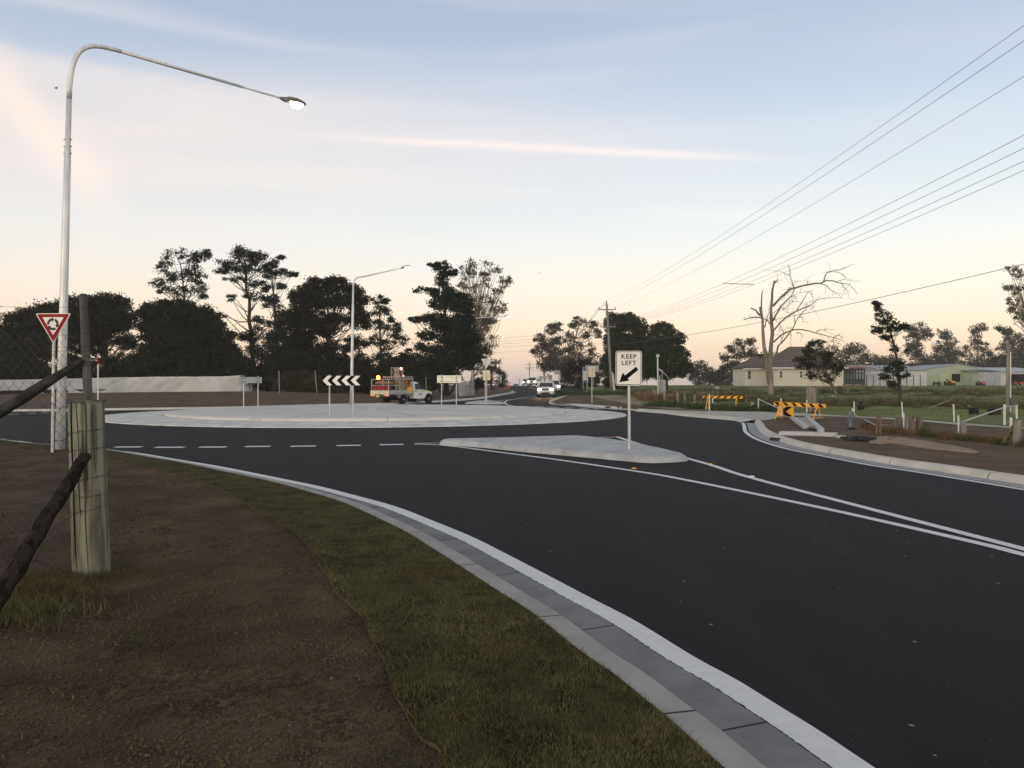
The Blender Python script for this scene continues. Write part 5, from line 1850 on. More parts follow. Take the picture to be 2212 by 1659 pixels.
# ------------------------------------------------------------------ vehicles
M_CARW = mat('car_white', (0.72, 0.73, 0.74), 0.28, (0.68, 0.69, 0.70), 1)
M_CARG = mat('car_grey', (0.30, 0.31, 0.33), 0.3)
M_GLASS = mat('car_glass', (0.025, 0.03, 0.035), 0.12)
M_TYRE = mat('tyre', (0.022, 0.022, 0.022), 0.85)
M_RIM = mat('rim', (0.30, 0.31, 0.32), 0.4, metal=0.5)
M_TRIM = mat('car_trim', (0.016, 0.016, 0.017), 0.6)
M_HEAD = mat('headlight_glow', (1, 1, 1), 0.3, emit=(1.0, 0.90, 0.72), es=14.0)
M_HEADW = mat('headlight_glow_white', (1, 1, 1), 0.3, emit=(1.0, 0.96, 0.92), es=12.0)
M_PLATE = mat('number_plate', (0.6, 0.6, 0.52), 0.5)
M_TAIL = mat('tail_light', (0.6, 0.03, 0.03), 0.35, emit=(1.0, 0.10, 0.06), es=1.6)


def wheel(parent, x, y, r_, w_, axis='x'):
    m_ = MB()
    M_ = Matrix.Translation((x, y, r_)) @ (Matrix.Rotation(R(90), 4, 'Y') if axis == 'x' else Matrix.Rotation(R(90), 4, 'X'))
    m_.lathe([(r_ * .62, -w_ / 2), (r_ * .93, -w_ / 2), (r_, -w_ / 2 + .03), (r_, w_ / 2 - .03), (r_ * .93, w_ / 2), (r_ * .62, w_ / 2)], M_, 24)
    wh = m_.build('wheel', M_TYRE, parent, smooth=True)
    m_ = MB()
    m_.lathe([(r_ * .10, -w_ / 2 - .004), (r_ * .60, -w_ / 2 + .01), (r_ * .63, -w_ / 2 - .004), (r_ * .63, w_ / 2 + .004), (r_ * .60, w_ / 2 - .01), (r_ * .10, w_ / 2 + .004)], M_, 16)
    m_.build('rim', M_RIM, wh, smooth=True)
    return wh


def suv(label, x, y, z, rot, paint=M_CARW, lamp=M_HEAD, hgt=1.6, cat='car'):
    """front faces local -y"""
    root = empty('car', (x, y, z), label, cat, 'cars coming down the far road', rotz=rot)
    s_ = hgt / 1.6
    # lower body, sections along the length
    prof = [  # y, half width, z bottom, z side, z top centre
        (-2.25, .62, .42, .60, .66), (-2.18, .78, .30, .70, .78), (-2.0, .86, .24, .84, .92), (-1.6, .89, .24, .92, 1.00), (-1.0, .90, .24, .97, 1.06),
        (0, .90, .22, 1.0, 1.06), (1.2, .90, .24, 1.02, 1.06), (1.9, .88, .28, 1.02, 1.05), (2.2, .80, .38, .96, 1.0), (2.26, .72, .5, .9, .92)]
    m_ = MB()
    secs = []
    for yy_, hw, zb2, zs, zt_ in prof:
        secs.append([(-hw * .9, yy_, zb2), (-hw, yy_, zb2 + .12), (-hw * 1.0, yy_, (zb2 + zs) / 2), (-hw * .97, yy_, zs - .05), (-hw * .88, yy_, zs), (-hw * .4, yy_, zt_), (hw * .4, yy_, zt_), (hw * .88, yy_, zs),
                     (hw * .97, yy_, zs - .05), (hw, yy_, (zb2 + zs) / 2), (hw, yy_, zb2 + .12), (hw * .9, yy_, zb2)])
    m_.loft(secs)
    m_.build('body', paint, root, smooth=True)
    m_ = MB()   # glasshouse
    secs = []
    for yy_, hb, ht, zt_ in ((-.98, .74, .70, 1.06), (-.35, .80, .64, 1.50), (.2, .81, .66, 1.575), (1.3, .80, .65, 1.56), (1.9, .76, .62, 1.42), (2.18, .74, .66, 1.02)):
        secs.append([(-hb, yy_, 1.0), (-ht, yy_, zt_ - .03), (-ht * .8, yy_, zt_), (ht * .8, yy_, zt_), (ht, yy_, zt_ - .03), (hb, yy_, 1.0)])
    m_.loft(secs)
    m_.build('window', M_GLASS, root, smooth=True)
    m_ = MB()   # roof skin and pillars
    secs = []
    for yy_, ht, zt_ in ((-.40, .655, 1.49), (-.30, .67, 1.53), (.2, .68, 1.60), (1.3, .67, 1.585), (1.92, .64, 1.45)):
        secs.append([(-ht, yy_, zt_ - .06), (-ht * .8, yy_, zt_), (ht * .8, yy_, zt_), (ht, yy_, zt_ - .06)])
    m_.loft(secs)
    for sx_ in (-1, 1):
        m_.tube([(sx_ * .76, -1.0, 1.04), (sx_ * .68, -.36, 1.49)], .035, 6)
        m_.tube([(sx_ * .815, .35, 1.02), (sx_ * .68, .35, 1.53)], .03, 6)
        m_.tube([(sx_ * .79, 1.75, 1.02), (sx_ * .66, 1.6, 1.5)], .06, 6)
        m_.tube([(sx_ * .60, -.1, 1.60), (sx_ * .60, 1.5, 1.60)], .02, 6)
    m_.build('roof', paint, root, smooth=True)
    m_ = MB()
    m_.prism([(-.36, .78), (-.28, .68), (.28, .68), (.36, .78), (.30, .85), (-.30, .85)], Matrix.Translation((0, -2.22, 0)), .05)
    m_.build('grille', M_TRIM, root)
    m_ = MB()
    m_.prism([(-.55, .30), (-.5, .36), (-.32, .47), (.32, .47), (.5, .36), (.55, .30), (.4, .24), (-.4, .24)], Matrix.Translation((0, -2.24, 0)), .12)
    m_.build('bumper', M_TRIM, root)
    m_ = MB()
    m_.box((0, -2.29, .56), (.36, .02, .10))
    m_.build('number_plate', M_PLATE, root)
    m_ = MB()
    m_.tube([(-.12, -2.262, .765), (0, -2.268, .785), (.12, -2.262, .765)], .014, 6)
    m_.build('badge', M_RIM, root)
    for sx_ in (-1, 1):
        m_ = MB()
        L_ = Matrix.Translation((sx_ * .63, -2.14, .76)) @ Matrix.Rotation(R(90), 4, 'X') @ Matrix.Diagonal((.20, .13, .09, 1))
        m_.lathe([(.01, 1), (.5, .87), (.87, .5), (1, 0), (.9, -.4)], L_, 16)
        m_.build('headlight', lamp, root, smooth=True)
        m_ = MB()
        m_.box((sx_ * .98, -.72, 1.08), (.20, .12, .14))
        m_.build('mirror', paint, root, bevel=.03)
        for yy_ in (-1.4, 1.38):
            wheel(root, sx_ * .80, yy_, .34, .22)
            m_ = MB()
            M_ = Matrix.Translation((sx_ * .86, yy_, .36)) @ Matrix.Rotation(R(90), 4, 'Y')
            m_.lathe([(.40, -.05), (.40, .05)], M_, 20)
            m_.build('wheel_arch', M_TRIM, root)
    root.scale = (1, 1, s_)
    return root


c1_ = suv('white SUV with headlights on, first car approaching the roundabout', (1181 - 1106) / S * 86.5, 87.5, z0(87.5) + .004, R(-5), hgt=1.6)
suv('second white SUV hidden close behind the first one', (1196.5 - 1106) / S * 108, 108, z0(108), R(-4), hgt=1.68, lamp=M_LAMPF)
suv('white car with bright headlights near the crest of the far road', (1149.5 - 1106) / S * 158, 158, z0(158), R(-4), hgt=1.75)
suv('grey car partly behind the white one at the crest, white headlights', (1138 - 1106) / S * 176, 176, z0(176), R(-3), paint=M_CARG, lamp=M_HEADW, hgt=1.5)
suv('silver car just rising over the crest of the far road', (1114.5 - 1106) / S * 232, 232, z0(232), R(0), paint=mat('car_silver', (0.5, 0.52, 0.54), .3), lamp=M_LAMPF, hgt=1.5)
for sx_ in (-1, 1):       # the first car's lit headlamps throw light on the road ahead
    ld = bpy.data.lights.new('headlight_beam', 'SPOT')
    ld.energy = 600
    ld.color = (1.0, .55, .22)
    ld.spot_size = R(16)
    ld.spot_blend = .8
    ld.shadow_soft_size = .1
    lo = bpy.data.objects.new('headlight_beam', ld)
    COL.objects.link(lo)
    lo.parent = c1_
    lo.location = (sx_ * .63, -2.36, .72)
    lo.rotation_euler = (R(62), 0, 0)
    lo.rotation_euler = Vector((0, -1, -.055)).to_track_quat('-Z', 'Y').to_euler()

# --- utility truck, front towards local +x
UY = 59.0
ux = (871 - 1106) / S * UY
phi = R(56)
ute = empty('utility_truck', (ux, UY, 0.0), 'white tray-back utility truck with arrow board and flashing amber beacon', 'truck', rotz=phi)
m_ = MB()
secs = []
for x_, hw, zb2, zs, zt_ in ((.25, .86, .42, 1.06, 1.10), (.9, .88, .40, 1.08, 1.12), (1.45, .89, .42, 1.06, 1.14), (1.7, .89, .62, 1.02, 1.13), (2.1, .88, .68, .98, 1.09), (2.45, .84, .5, .90, 1.02), (2.62, .72, .45, .78, .88), (2.66, .6, .5, .7, .75)):
    secs.append([(x_, -hw, zb2), (x_, -hw, (zb2 + zs) / 2), (x_, -hw * .97, zs), (x_, -hw * .6, zt_), (x_, hw * .6, zt_), (x_, hw * .97, zs), (x_, hw, (zb2 + zs) / 2), (x_, hw, zb2)])
m_.loft(secs)
m_.build('body', M_CARW, ute, smooth=True)
m_ = MB()
secs = []
for x_, hb, ht, zt_ in ((.22, .82, .70, 1.62), (.35, .83, .70, 1.74), (.75, .83, .69, 1.76), (1.0, .82, .66, 1.70), (1.62, .78, .70, 1.14)):
    secs.append([(x_, -hb, 1.08), (x_, -ht, zt_ - .06), (x_, -ht * .85, zt_), (x_, ht * .85, zt_), (x_, ht, zt_ - .06), (x_, hb, 1.08)])
m_.loft(secs)
m_.build('cab', M_CARW, ute, smooth=True)
for sy in (-1, 1):
    m_ = MB()
    poly = [(.45, 1.13), (.52, 1.60), (.92, 1.62), (1.42, 1.16)]
    vs = []
    for d in (.0, .012):
        for x_, z_ in poly:
            t_ = (z_ - 1.08) / .62
            hb = .835 - .135 * t_ + .008 + d
            vs.append((x_, sy * hb, z_))
    m_.add(vs, [(0, 1, 2, 3), (7, 6, 5, 4), (0, 4, 5, 1), (1, 5, 6, 2), (2, 6, 7, 3), (3, 7, 4, 0)])
    m_.build('window', M_GLASS, ute)
    m_ = MB()
    m_.box((1.0, sy * .893, 1.055), (1.5, .008, .045))
    m_.box((1.95, sy * .888, 1.0), (.6, .008, .04), ry=R(6))
    m_.build('stripe', mat('hi_vis_stripe', (0.50, 0.72, 0.08), .5), ute)
    m_ = MB()
    m_.box((1.0, sy * .895, .74), (.42, .006, .08))
    m_.box((1.0, sy * .895, .84), (.30, .006, .03))
    m_.build('lettering', mat('lettering_grey', (0.20, 0.21, 0.22), .6), ute)
    m_ = MB()
    m_.box((.46, sy * .90, .98), (.14, .03, .035))
    m_.build('handle', M_TRIM, ute)
    m_ = MB()
    m_.box((1.38, sy * .97, 1.2), (.10, .18, .18))
    m_.build('mirror', M_TRIM, ute, bevel=.02)
    wheel(ute, 2.02, sy * .80, .37, .24, 'y')
    wheel(ute, -.98, sy * .80, .37, .24, 'y')
    m_ = MB()
    m_.lathe([(.45, -.03), (.45, .03)], Matrix.Translation((2.02, sy * .875, .39)) @ Matrix.Rotation(R(90), 4, 'X'), 22)
    m_.build('wheel_arch', M_TRIM, ute)
    m_ = MB()
    pts = [(-.98 + .46 * math.cos(a), sy * .82, .37 + .46 * math.sin(a)) for a in np.linspace(.2, 2.9, 10)]
    for i in range(9):
        p, q_ = pts[i], pts[i + 1]
        m_.add([(p[0], p[1] - .13, p[2]), (p[0], p[1] + .13, p[2]), (q_[0], q_[1] + .13, q_[2]), (q_[0], q_[1] - .13, q_[2])], [(0, 1, 2, 3)])
    m_.build('mudguard', M_CARG, ute)
m_ = MB()
m_.box((1.36, 0, 1.44), (.02, 1.2, .5), ry=R(-48))
m_.build('windscreen', M_GLASS, ute)
m_ = MB()
m_.box((-.9, 0, .52), (3.3, .7, .14))
m_.box((.6, 0, .45), (1.2, .9, .2))
m_.box((-.98, 0, .38), (.15, 1.5, .15))
m_.build('chassis', M_TRIM, ute)
M_TRAY = mat('tray_alloy', (0.42, 0.43, 0.44), .45, (0.34, 0.35, 0.36), 3, metal=.3)
m_ = MB()
m_.box((-1.22, 0, .80), (2.78, 1.80, .06))
m_.build('tray', M_TRAY, ute)
for sy in (-1, 1):
    m_ = MB()
    m_.box((-1.22, sy * .90, .96), (2.74, .03, .27))
    for x_ in (-2.5, -1.7, -.85, .05):
        m_.box((x_, sy * .922, .95), (.05, .02, .30))
    m_.build('drop_side', M_TRAY, ute)
M_CREAM = mat('cream_panel', (0.66, 0.60, 0.46), .5, (0.58, 0.53, 0.42), 2)
m_ = MB()
m_.box((-2.63, 0, .93), (.04, 1.86, .30))
m_.box((-2.63, -.72, .72), (.04, .42, .16))
m_.box((-2.63, .72, .72), (.04, .42, .16))
m_.build('tailgate', M_CREAM, ute)
for sy in (-1, 1):
    m_ = MB()
    m_.box((-2.66, sy * .72, .73), (.03, .24, .10))
    m_.build('tail_light', M_TAIL, ute)
m_ = MB()
m_.box((-2.66, .18, .64), (.02, .36, .16))
m_.build('number_plate', mat('plate_yellow', (0.62, 0.58, 0.10), .5), ute)
# load frame
M_FRAME = mat('load_frame', (0.42, 0.42, 0.42), .5)
m_ = MB()
for x_ in (-2.58, -1.35):
    for y_ in (-.86, .86):
        m_.box((x_, y_, 1.42), (.045, .045, 1.0))
for z_ in (1.10 + .38, 1.92):
    m_.box((-2.58, 0, z_), (.045, 1.76, .045))
    for y_ in (-.86, .86):
        m_.box((-1.97, y_, z_), (1.25, .045, .045))
for y_ in (-.86, .86):
    m_.box((.12, y_, 1.48), (.05, .05, 1.32))
for z_ in (2.02, 2.14):
    m_.box((.12, 0, z_), (.05, 1.76, .05))
for y_ in (-.86, .86):
    m_.box((-.62, y_, 2.14), (1.5, .045, .05))
    m_.box((-.62, y_, 1.93), (1.5, .03, .04))
    for x_ in np.arange(-1.3, .1, .23):
        m_.box((x_, y_, 2.03), (.03, .02, .2))
for y_ in np.arange(-.7, .8, .22):
    m_.box((-1.36, y_, 2.03), (.03, .03, .2))
m_.box((-1.36, 0, 2.13), (.04, 1.7, .04))
m_.build('load_frame', M_FRAME, ute)
# arrow board
M_BOARD = mat('arrow_board', (0.24, 0.235, 0.215), .7)
for i, zc_ in enumerate((2.72, 2.30)):
    m_ = MB()
    m_.box((-.75, -.05, zc_), (.05, 1.25, .37))
    pn = m_.build('arrow_board', M_BOARD, ute)
    for j, (dy, dz) in enumerate([(.44, .06), (.36, -.09), (-.44, .06), (-.36, -.09)] if i == 0 else [(.36, .09), (.44, -.06), (-.36, .09), (-.44, -.06)]):
        m_ = MB()
        m_.lathe([(.085, 0), (.085, .05), (.06, .05)], Matrix.Translation((-.78, -.05 + dy, zc_ + dz)) @ Matrix.Rotation(R(-90), 4, 'Y'), 14)
        on = (i == 0 and j == 2)
        m_.build('lamp', mat('board_lamp_lit', (1, .5, .3), .4, emit=(1, .45, .25), es=5) if on else M_TRIM, pn)
m_ = MB()
m_.box((-.75, 0, 2.51), (.08, 1.2, .05))
m_.box((-.75, .4, 2.14), (.05, .05, .3))
m_.box((-.75, -.4, 2.14), (.05, .05, .3))
m_.build('board_mount', M_TRIM, ute)
# beacons
for y_, es_, nm, rr in ((.55, 13, 'beacon', .13), (-1.0, 1.5, 'marker_lamp', .06)):
    m_ = MB()
    x_ = -2.2 if nm == 'beacon' else -.95
    z_ = 1.95 if nm == 'beacon' else 2.16
    if nm == 'marker_lamp':
        y_ = -.86
    m_.lathe([(rr, 0), (rr, rr * 1.2), (rr * .8, rr * 2), (.01, rr * 2.2)], Matrix.Translation((x_, y_, z_)), 14)
    m_.build(nm, mat('beacon_amber' if nm == 'beacon' else 'marker_pink', (1, .4, .05), .4, emit=(1, .25, .03) if nm == 'beacon' else (1, .35, .25), es=es_), ute, smooth=True)
ld = bpy.data.lights.new('beacon_light', 'POINT')
ld.energy = 14
ld.color = (1, .38, .08)
ld.shadow_soft_size = .1
lo = bpy.data.objects.new('beacon_light', ld)
COL.objects.link(lo)
lo.parent = ute
lo.location = (-2.2, .55, 2.28)
m_ = MB()
m_.tube([(1.75, -.85, 1.1), (1.70, -.86, 2.15)], .012, 5)
m_.build('aerial', M_SIGNW, ute)


ute.scale = (.92, .92, .89)


def ute_w(x_, y_, z_):
    x_, y_, z_ = x_ * .92, y_ * .92, z_ * .89
    return (ux + x_ * math.cos(phi) - y_ * math.sin(phi), UY + x_ * math.sin(phi) + y_ * math.cos(phi), z_)


# load: witches hats stacked lying down, boards, bundled signs
M_CONE = mat('cone_red', (0.42, 0.022, 0.028), .6, (0.36, 0.018, 0.022), 4)
M_CONEW = mat('cone_band', (0.6, 0.6, 0.6), .5)
for i in range(4):
    y_ = .63 - i * .42
    root = empty('traffic_cone', ute_w(-2.1, y_, 1.27), ['leftmost red cone stack end in the truck load frame', 'second red cone stack end from the left in the truck', 'third red cone stack end from the left in the truck', 'rightmost red cone stack end in the truck load frame'][i],
                 'traffic cone', 'red cones lying in the truck tray', rotz=phi)
    root.scale = (.92, .92, .89)
    m_ = MB()
    M_ = Matrix.Rotation(R(90), 4, 'Y') @ Matrix.Identity(4)
    M_ = Matrix.Translation((-.42, 0, .0)) @ M_
    m_.lathe([(.185, 0), (.185, .03), (.11, .05), (.05, .42), (.03, .44)], M_, 8 if i % 2 else 10)
    m_.build('cone', M_CONE, root)
    m_ = MB()
    m_.lathe([(.09, -.012), (.07, -.014)], M_, 10, closed=True)
    m_.build('base', mat('cone_dark_red', (.25, .02, .02), .6), root)
for i, (x_, y_, z_, sx_, sy_, sz_, mm, nm, lab, cat_) in enumerate([
    (-1.9, .0, 1.68, 1.0, 1.5, .16, mat('canvas_tan', (0.36, 0.25, 0.13), .9, (0.2, .14, .08), 5), 'canvas_bundle', 'tan folded canvas bundle on the shelf above the red cones', 'bundle'),
    (-1.0, -.6, 1.42, .55, .4, .85, mat('ply_grey', (0.28, 0.24, 0.19), .9, (0.2, .17, .14), 3), 'board_stack', 'grey-brown stack of sign boards in the middle of the tray', 'boards'),
    (-.32, -.55, 1.45, .62, .35, .95, mat('timber_brown', (0.34, 0.20, 0.09), .9, (0.20, .11, .05), 6, stretch=(9, 9, .5)), 'timber_stack', 'upright brown timber boards strapped behind the cab', 'boards'),
]):
    root = empty(nm, ute_w(x_, y_, z_ - sz_ / 2), lab, cat_, rotz=phi)
    root.scale = (.92, .92, .89)
    for k in range(3):
        m_ = MB()
        if nm == 'canvas_bundle':
            secs = []
            for t_ in np.linspace(-.5, .5, 9):
                w_ = sx_ * (.5 - .05 * k)
                zt_ = .05 + .06 * mnoise.noise(Vector((t_ * 7, k * 3, 1))) + k * .05
                secs.append([(-w_, t_ * sy_, k * .05), (-w_, t_ * sy_, k * .05 + .04), (0, t_ * sy_, zt_ + .04), (w_, t_ * sy_, k * .05 + .04), (w_, t_ * sy_, k * .05)])
            m_.loft(secs)
        else:
            m_.box((sx_ / 3 * (k - 1), 0, sz_ / 2 - .03 * k), (sx_ / 3 * .92, sy_, sz_ - .06 * k))
        m_.build('board' if nm != 'canvas_bundle' else 'fold', mm, root, bevel=.01 if nm != 'canvas_bundle' else 0)
root = empty('fire_extinguisher', ute_w(-.15, -.78, 1.55), 'small red extinguisher on the timber behind the cab', 'extinguisher', rotz=phi)
m_ = MB()
m_.lathe([(.06, 0), (.07, .03), (.07, .36), (.03, .42), (.02, .46)], I4, 12)
m_.build('cylinder', M_SIGNR, root, smooth=True)
root = empty('yellow_drum', ute_w(-.15, -.70, .84), 'round yellow barrel bag on the tray beside the cab', 'drum', rotz=phi)
m_ = MB()
m_.lathe([(.22, 0), (.25, .1), (.25, .28), (.18, .4), (.05, .44)], I4, 16)
m_.build('drum', mat('drum_yellow', (0.85, 0.42, 0.02), .5), root, smooth=True)
m_ = MB()
m_.lathe([(.252, .12), (.256, .14), (.252, .16)], I4, 16, closed=False)
m_.build('band', M_SIGNY, root)

# orange cone standing on the verge
g = Gg(1000.5, 850.5)
root = empty('traffic_cone', g, 'orange traffic cone standing on the grass beside the white palings', 'traffic cone')
M_CO = mat('cone_orange', (0.85, 0.13, 0.04), .5)
s_ = (850.5 - 835.5) / S * g[1]
m_ = MB()
m_.box((0, 0, .03), (s_ * .52, s_ * .52, .05))
m_.build('base', M_CO, root, bevel=.01)
m_ = MB()
m_.lathe([(s_ * .19, .05), (s_ * .05, s_ * .97), (s_ * .03, s_)], I4, 16)
m_.build('cone', M_CO, root, smooth=True)

# ------------------------------------------------------------------ wrapped barrier and things on the far verge
M_SHEET = mat('white_fabric', (0.64, 0.635, 0.62), .8, (0.56, 0.555, 0.54), .8, third=((0.42, 0.38, 0.32), 1.6, .62, .85))
bpx = [(-190, 859, 826), (-100, 857.5, 824), (0, 855, 821.4), (90, 853.5, 819), (180, 852, 817.2), (274, 850.6, 814.9), (380, 849.6, 813.6), (479, 848.8, 813.2), (523, 848.4, 810.9), (583, 847.6, 810.4)]
gs = [Gz(p[0], p[1], lambda x, y: z0(y) + KZ + .45) for p in bpx]
root = empty('wrapped_barrier', (gs[4][0], gs[4][1], gh(*gs[4])), 'long low barrier wrapped in wrinkled white fabric across the left roadside', 'barrier')
m_ = MB()
cols, rows = 420, 12
tot = len(gs) - 1
fr, bk = [], []
for c in range(cols + 1):
    t_ = c / cols * tot
    i = min(int(t_), tot - 1)
    f_ = t_ - i
    x = gs[i][0] * (1 - f_) + gs[i + 1][0] * f_
    y = gs[i][1] * (1 - f_) + gs[i + 1][1] * f_
    pb = bpx[i][1] * (1 - f_) + bpx[i + 1][1] * f_
    pt = bpx[i][2] * (1 - f_) + bpx[i + 1][2] * f_
    zb2, zt_ = CH + (H - pb) / S * y + 0.03, CH + (H - pt) / S * y
    zt_ += 0.03 * mnoise.noise(Vector((x * .8, 0, 0)))
    for r_ in range(rows + 1):
        v_ = r_ / rows
        q_ = x - v_ * 1.3 * (1 if math.sin(x * .55) > 0 else -1)
        wv = 0.16 * mnoise.noise(Vector((x * .5 + v_ * .8, v_ * .6, 5))) + 0.22 * max(0, mnoise.noise(Vector((q_ * 1.1, v_ * .5, 8)))) + 0.07 * mnoise.noise(Vector((q_ * 3.6, v_ * 1.2, 2)))
        m_.v.append((x, y - .25 + wv * (0.4 + v_) - (1 - v_) * .12, zb2 + (zt_ - zb2) * v_ + 0.02 * mnoise.noise(Vector((x * 2, v_, 1)))))
    m_.v.append((x, y + .25, zt_))
    m_.v.append((x, y + .3, zb2))
k_ = rows + 3
for c in range(cols):
    for r_ in range(k_ - 1):
        m_.f.append((c * k_ + r_, (c + 1) * k_ + r_, (c + 1) * k_ + r_ + 1, c * k_ + r_ + 1))
        m_.mi.append(0)
for c in (0, cols):
    m_.f.append(tuple(c * k_ + r_ for r_ in range(k_)))
    m_.mi.append(0)
m_.build('fabric', M_SHEET, root, world=True, smooth='all')
m_ = MB()
for i in range(tot):
    a, b = Vector((*gs[i], gh(*gs[i]) + .02)), Vector((*gs[i + 1], gh(*gs[i + 1]) + .02))
    d = b - a
    m_.box((a + b) / 2 + Vector((0, 0.05, .08)), (d.length, .3, .34), rz=math.atan2(d.y, d.x))
m_.build('base', M_TRIM, root, world=True)  # near-black boxes stand in for the shaded gap under the fabric


def stake(label, px, pb, pt, w_=.035, mm=None, lean=0.0, cap=None, Y=None, grp='white marker stakes', name='marker_stake', cat='stake'):
    if Y:
        x = (px - 1106) / S * Y
        g = (x, Y, gh(x, Y))
        ht = CH + (H - pt) / S * Y - g[2]
    else:
        g = Gg(px, pb)
        ht = (pb - pt) / S * g[1]
    root = empty(name, g, label, cat, grp)
    m_ = MB()
    m_.tube([(0, 0, -.1), (lean * ht * .5, 0, ht * .5), (lean * ht, 0, ht)], w_, 8)
    m_.build('shaft', mm or M_STK, root, smooth=True)
    if cap:
        m_ = MB()
        m_.tube([(lean * ht * .84, 0, ht * .84), (lean * ht, 0, ht + .01)], w_ * 1.15, 8)
        m_.build('cap', cap, root)
    return root


M_STK = mat('stake_white', (0.66, 0.67, 0.66), .6, (0.55, 0.56, 0.55), 8)
M_STKG = mat('stake_grey', (0.30, 0.29, 0.27), .8, (0.2, 0.2, 0.19), 8)
M_TIMB = mat('weathered_timber', (0.20, 0.155, 0.12), .9, (0.09, 0.07, 0.058), 7, bump=.01, bscale=30, stretch=(3, 3, .3))
M_TIMBG = mat('grey_timber', (0.26, 0.245, 0.22), .9, (0.15, 0.14, 0.13), 7, bump=.01, bscale=30, stretch=(3, 3, .3))
M_RAILW = mat('pale_pipe', (0.45, 0.46, 0.45), .6)
stake('white stake with red tip just right of the tall slim fence post', 211.5, 864, 773, .045, cap=M_SIGNR, lean=.005)
stake('thin grey stake past the right end of the wrapped barrier', 603.5, 849, 801, .04, M_STKG, lean=-.02)
stake('thin leaning grey stake left of the chevron sign', 685, 848.5, 801, .04, M_STKG, lean=-.1)
stake('thin grey pole directly behind the chevron sign', 768, 846, 801, .04, M_STKG, lean=-.02)
stake('slender white pole between the bright sign back and the orange cone', 990.5, 851, 803, .04, lean=-.03)
stake('tall thin grey pole near the crest left of the far road', 1079.5, 841.5, 792, .07, M_STKG)
stake('thick white pipe post in front of the conifer, beside the palings', 1020.5, 837, 782, .13, Y=100)
for i, (px, pb, pt, l_) in enumerate([(1086.5, 837, 825, 'leftmost orange stake by the crest'), (1090, 837, 828, 'second orange stake from the left by the crest'), (1093.5, 837, 823.5, 'third orange stake from the left by the crest'),
                                      (1096, 837, 822, 'tallest orange stake by the crest'), (1099, 838, 826, 'fifth orange stake from the left by the crest'), (1102, 839, 826.5, 'rightmost orange stake by the crest, nearest the road'),
                                      (1060, 838, 827, 'orange and white stake below the orange roadwork sign'), (1073, 838, 828, 'orange and white stake below the small white board')]):
    stake(l_, px, pb, pt, .05, mat('stake_orange', (0.60, 0.13, 0.06), .6), cap=M_STK if i > 5 else None, Y=122 + i * 2.5, grp='orange stakes near the crest')
# white palings
M_PAL = mat('paling_white', (0.50, 0.51, 0.52), .7, (0.40, 0.41, 0.42), 2)
for lab, pts, n_ in (('low white paling fence in the shade behind the bright sign back', [(956, 841, 828), (975, 840, 827), (996, 839, 826.5)], 11),
                     ('curved white paling gate wing rising towards the pipe post', [(993, 846, 829), (998, 843.5, 825), (1003, 840, 820), (1008, 838, 818.5), (1016, 837, 819), (1024, 837, 822)], 15)):
    W3 = []
    for px, pb, pt in pts:
        Yp = 84 if 'low' in lab else 81 + (px - 993) * .2
        x = (px - 1106) / S * Yp
        z_ = gh(x, Yp)
        W3.append((x, Yp, z_, min(CH + (H - pt) / S * Yp, z_ + 1.5)))
    root = empty('paling_fence', W3[0][:3], lab, 'fence')
    W3 = np.array(W3)
    tt = np.linspace(0, len(W3) - 1, n_)
    m_ = MB()
    q0 = None
    for t_ in tt:
        i = min(int(t_), len(W3) - 2)
        q_ = W3[i] * (1 - (t_ - i)) + W3[i + 1] * (t_ - i)
        m_.box((q_[0], q_[1], (q_[2] + q_[3]) / 2), (.075, .03, q_[3] - q_[2]), rz=rgw.uniform(-.2, .2))
    m_.build('paling', M_PAL, root, world=True)
    m_ = MB()
    for k in range(len(W3) - 1):
        a, b = W3[k], W3[k + 1]
        for f_ in (.3, .8):
            m_.tube([(a[0], a[1] + .04, a[2] + (a[3] - a[2]) * f_), (b[0], b[1] + .04, b[2] + (b[3] - b[2]) * f_)], .03, 4)
    m_.build('rail', M_PAL, root, world=True)

# ------------------------------------------------------------------ power poles and overhead wires
M_POLE = mat('pole_timber', (0.27, 0.26, 0.225), .9, (0.17, 0.165, 0.145), 5, bump=.02, bscale=14, stretch=(3, 3, .25))
M_CABLE = mat('cable', (0.11, 0.105, 0.10), .7)
M_INS = mat('insulator', (0.12, 0.10, 0.09), .4)


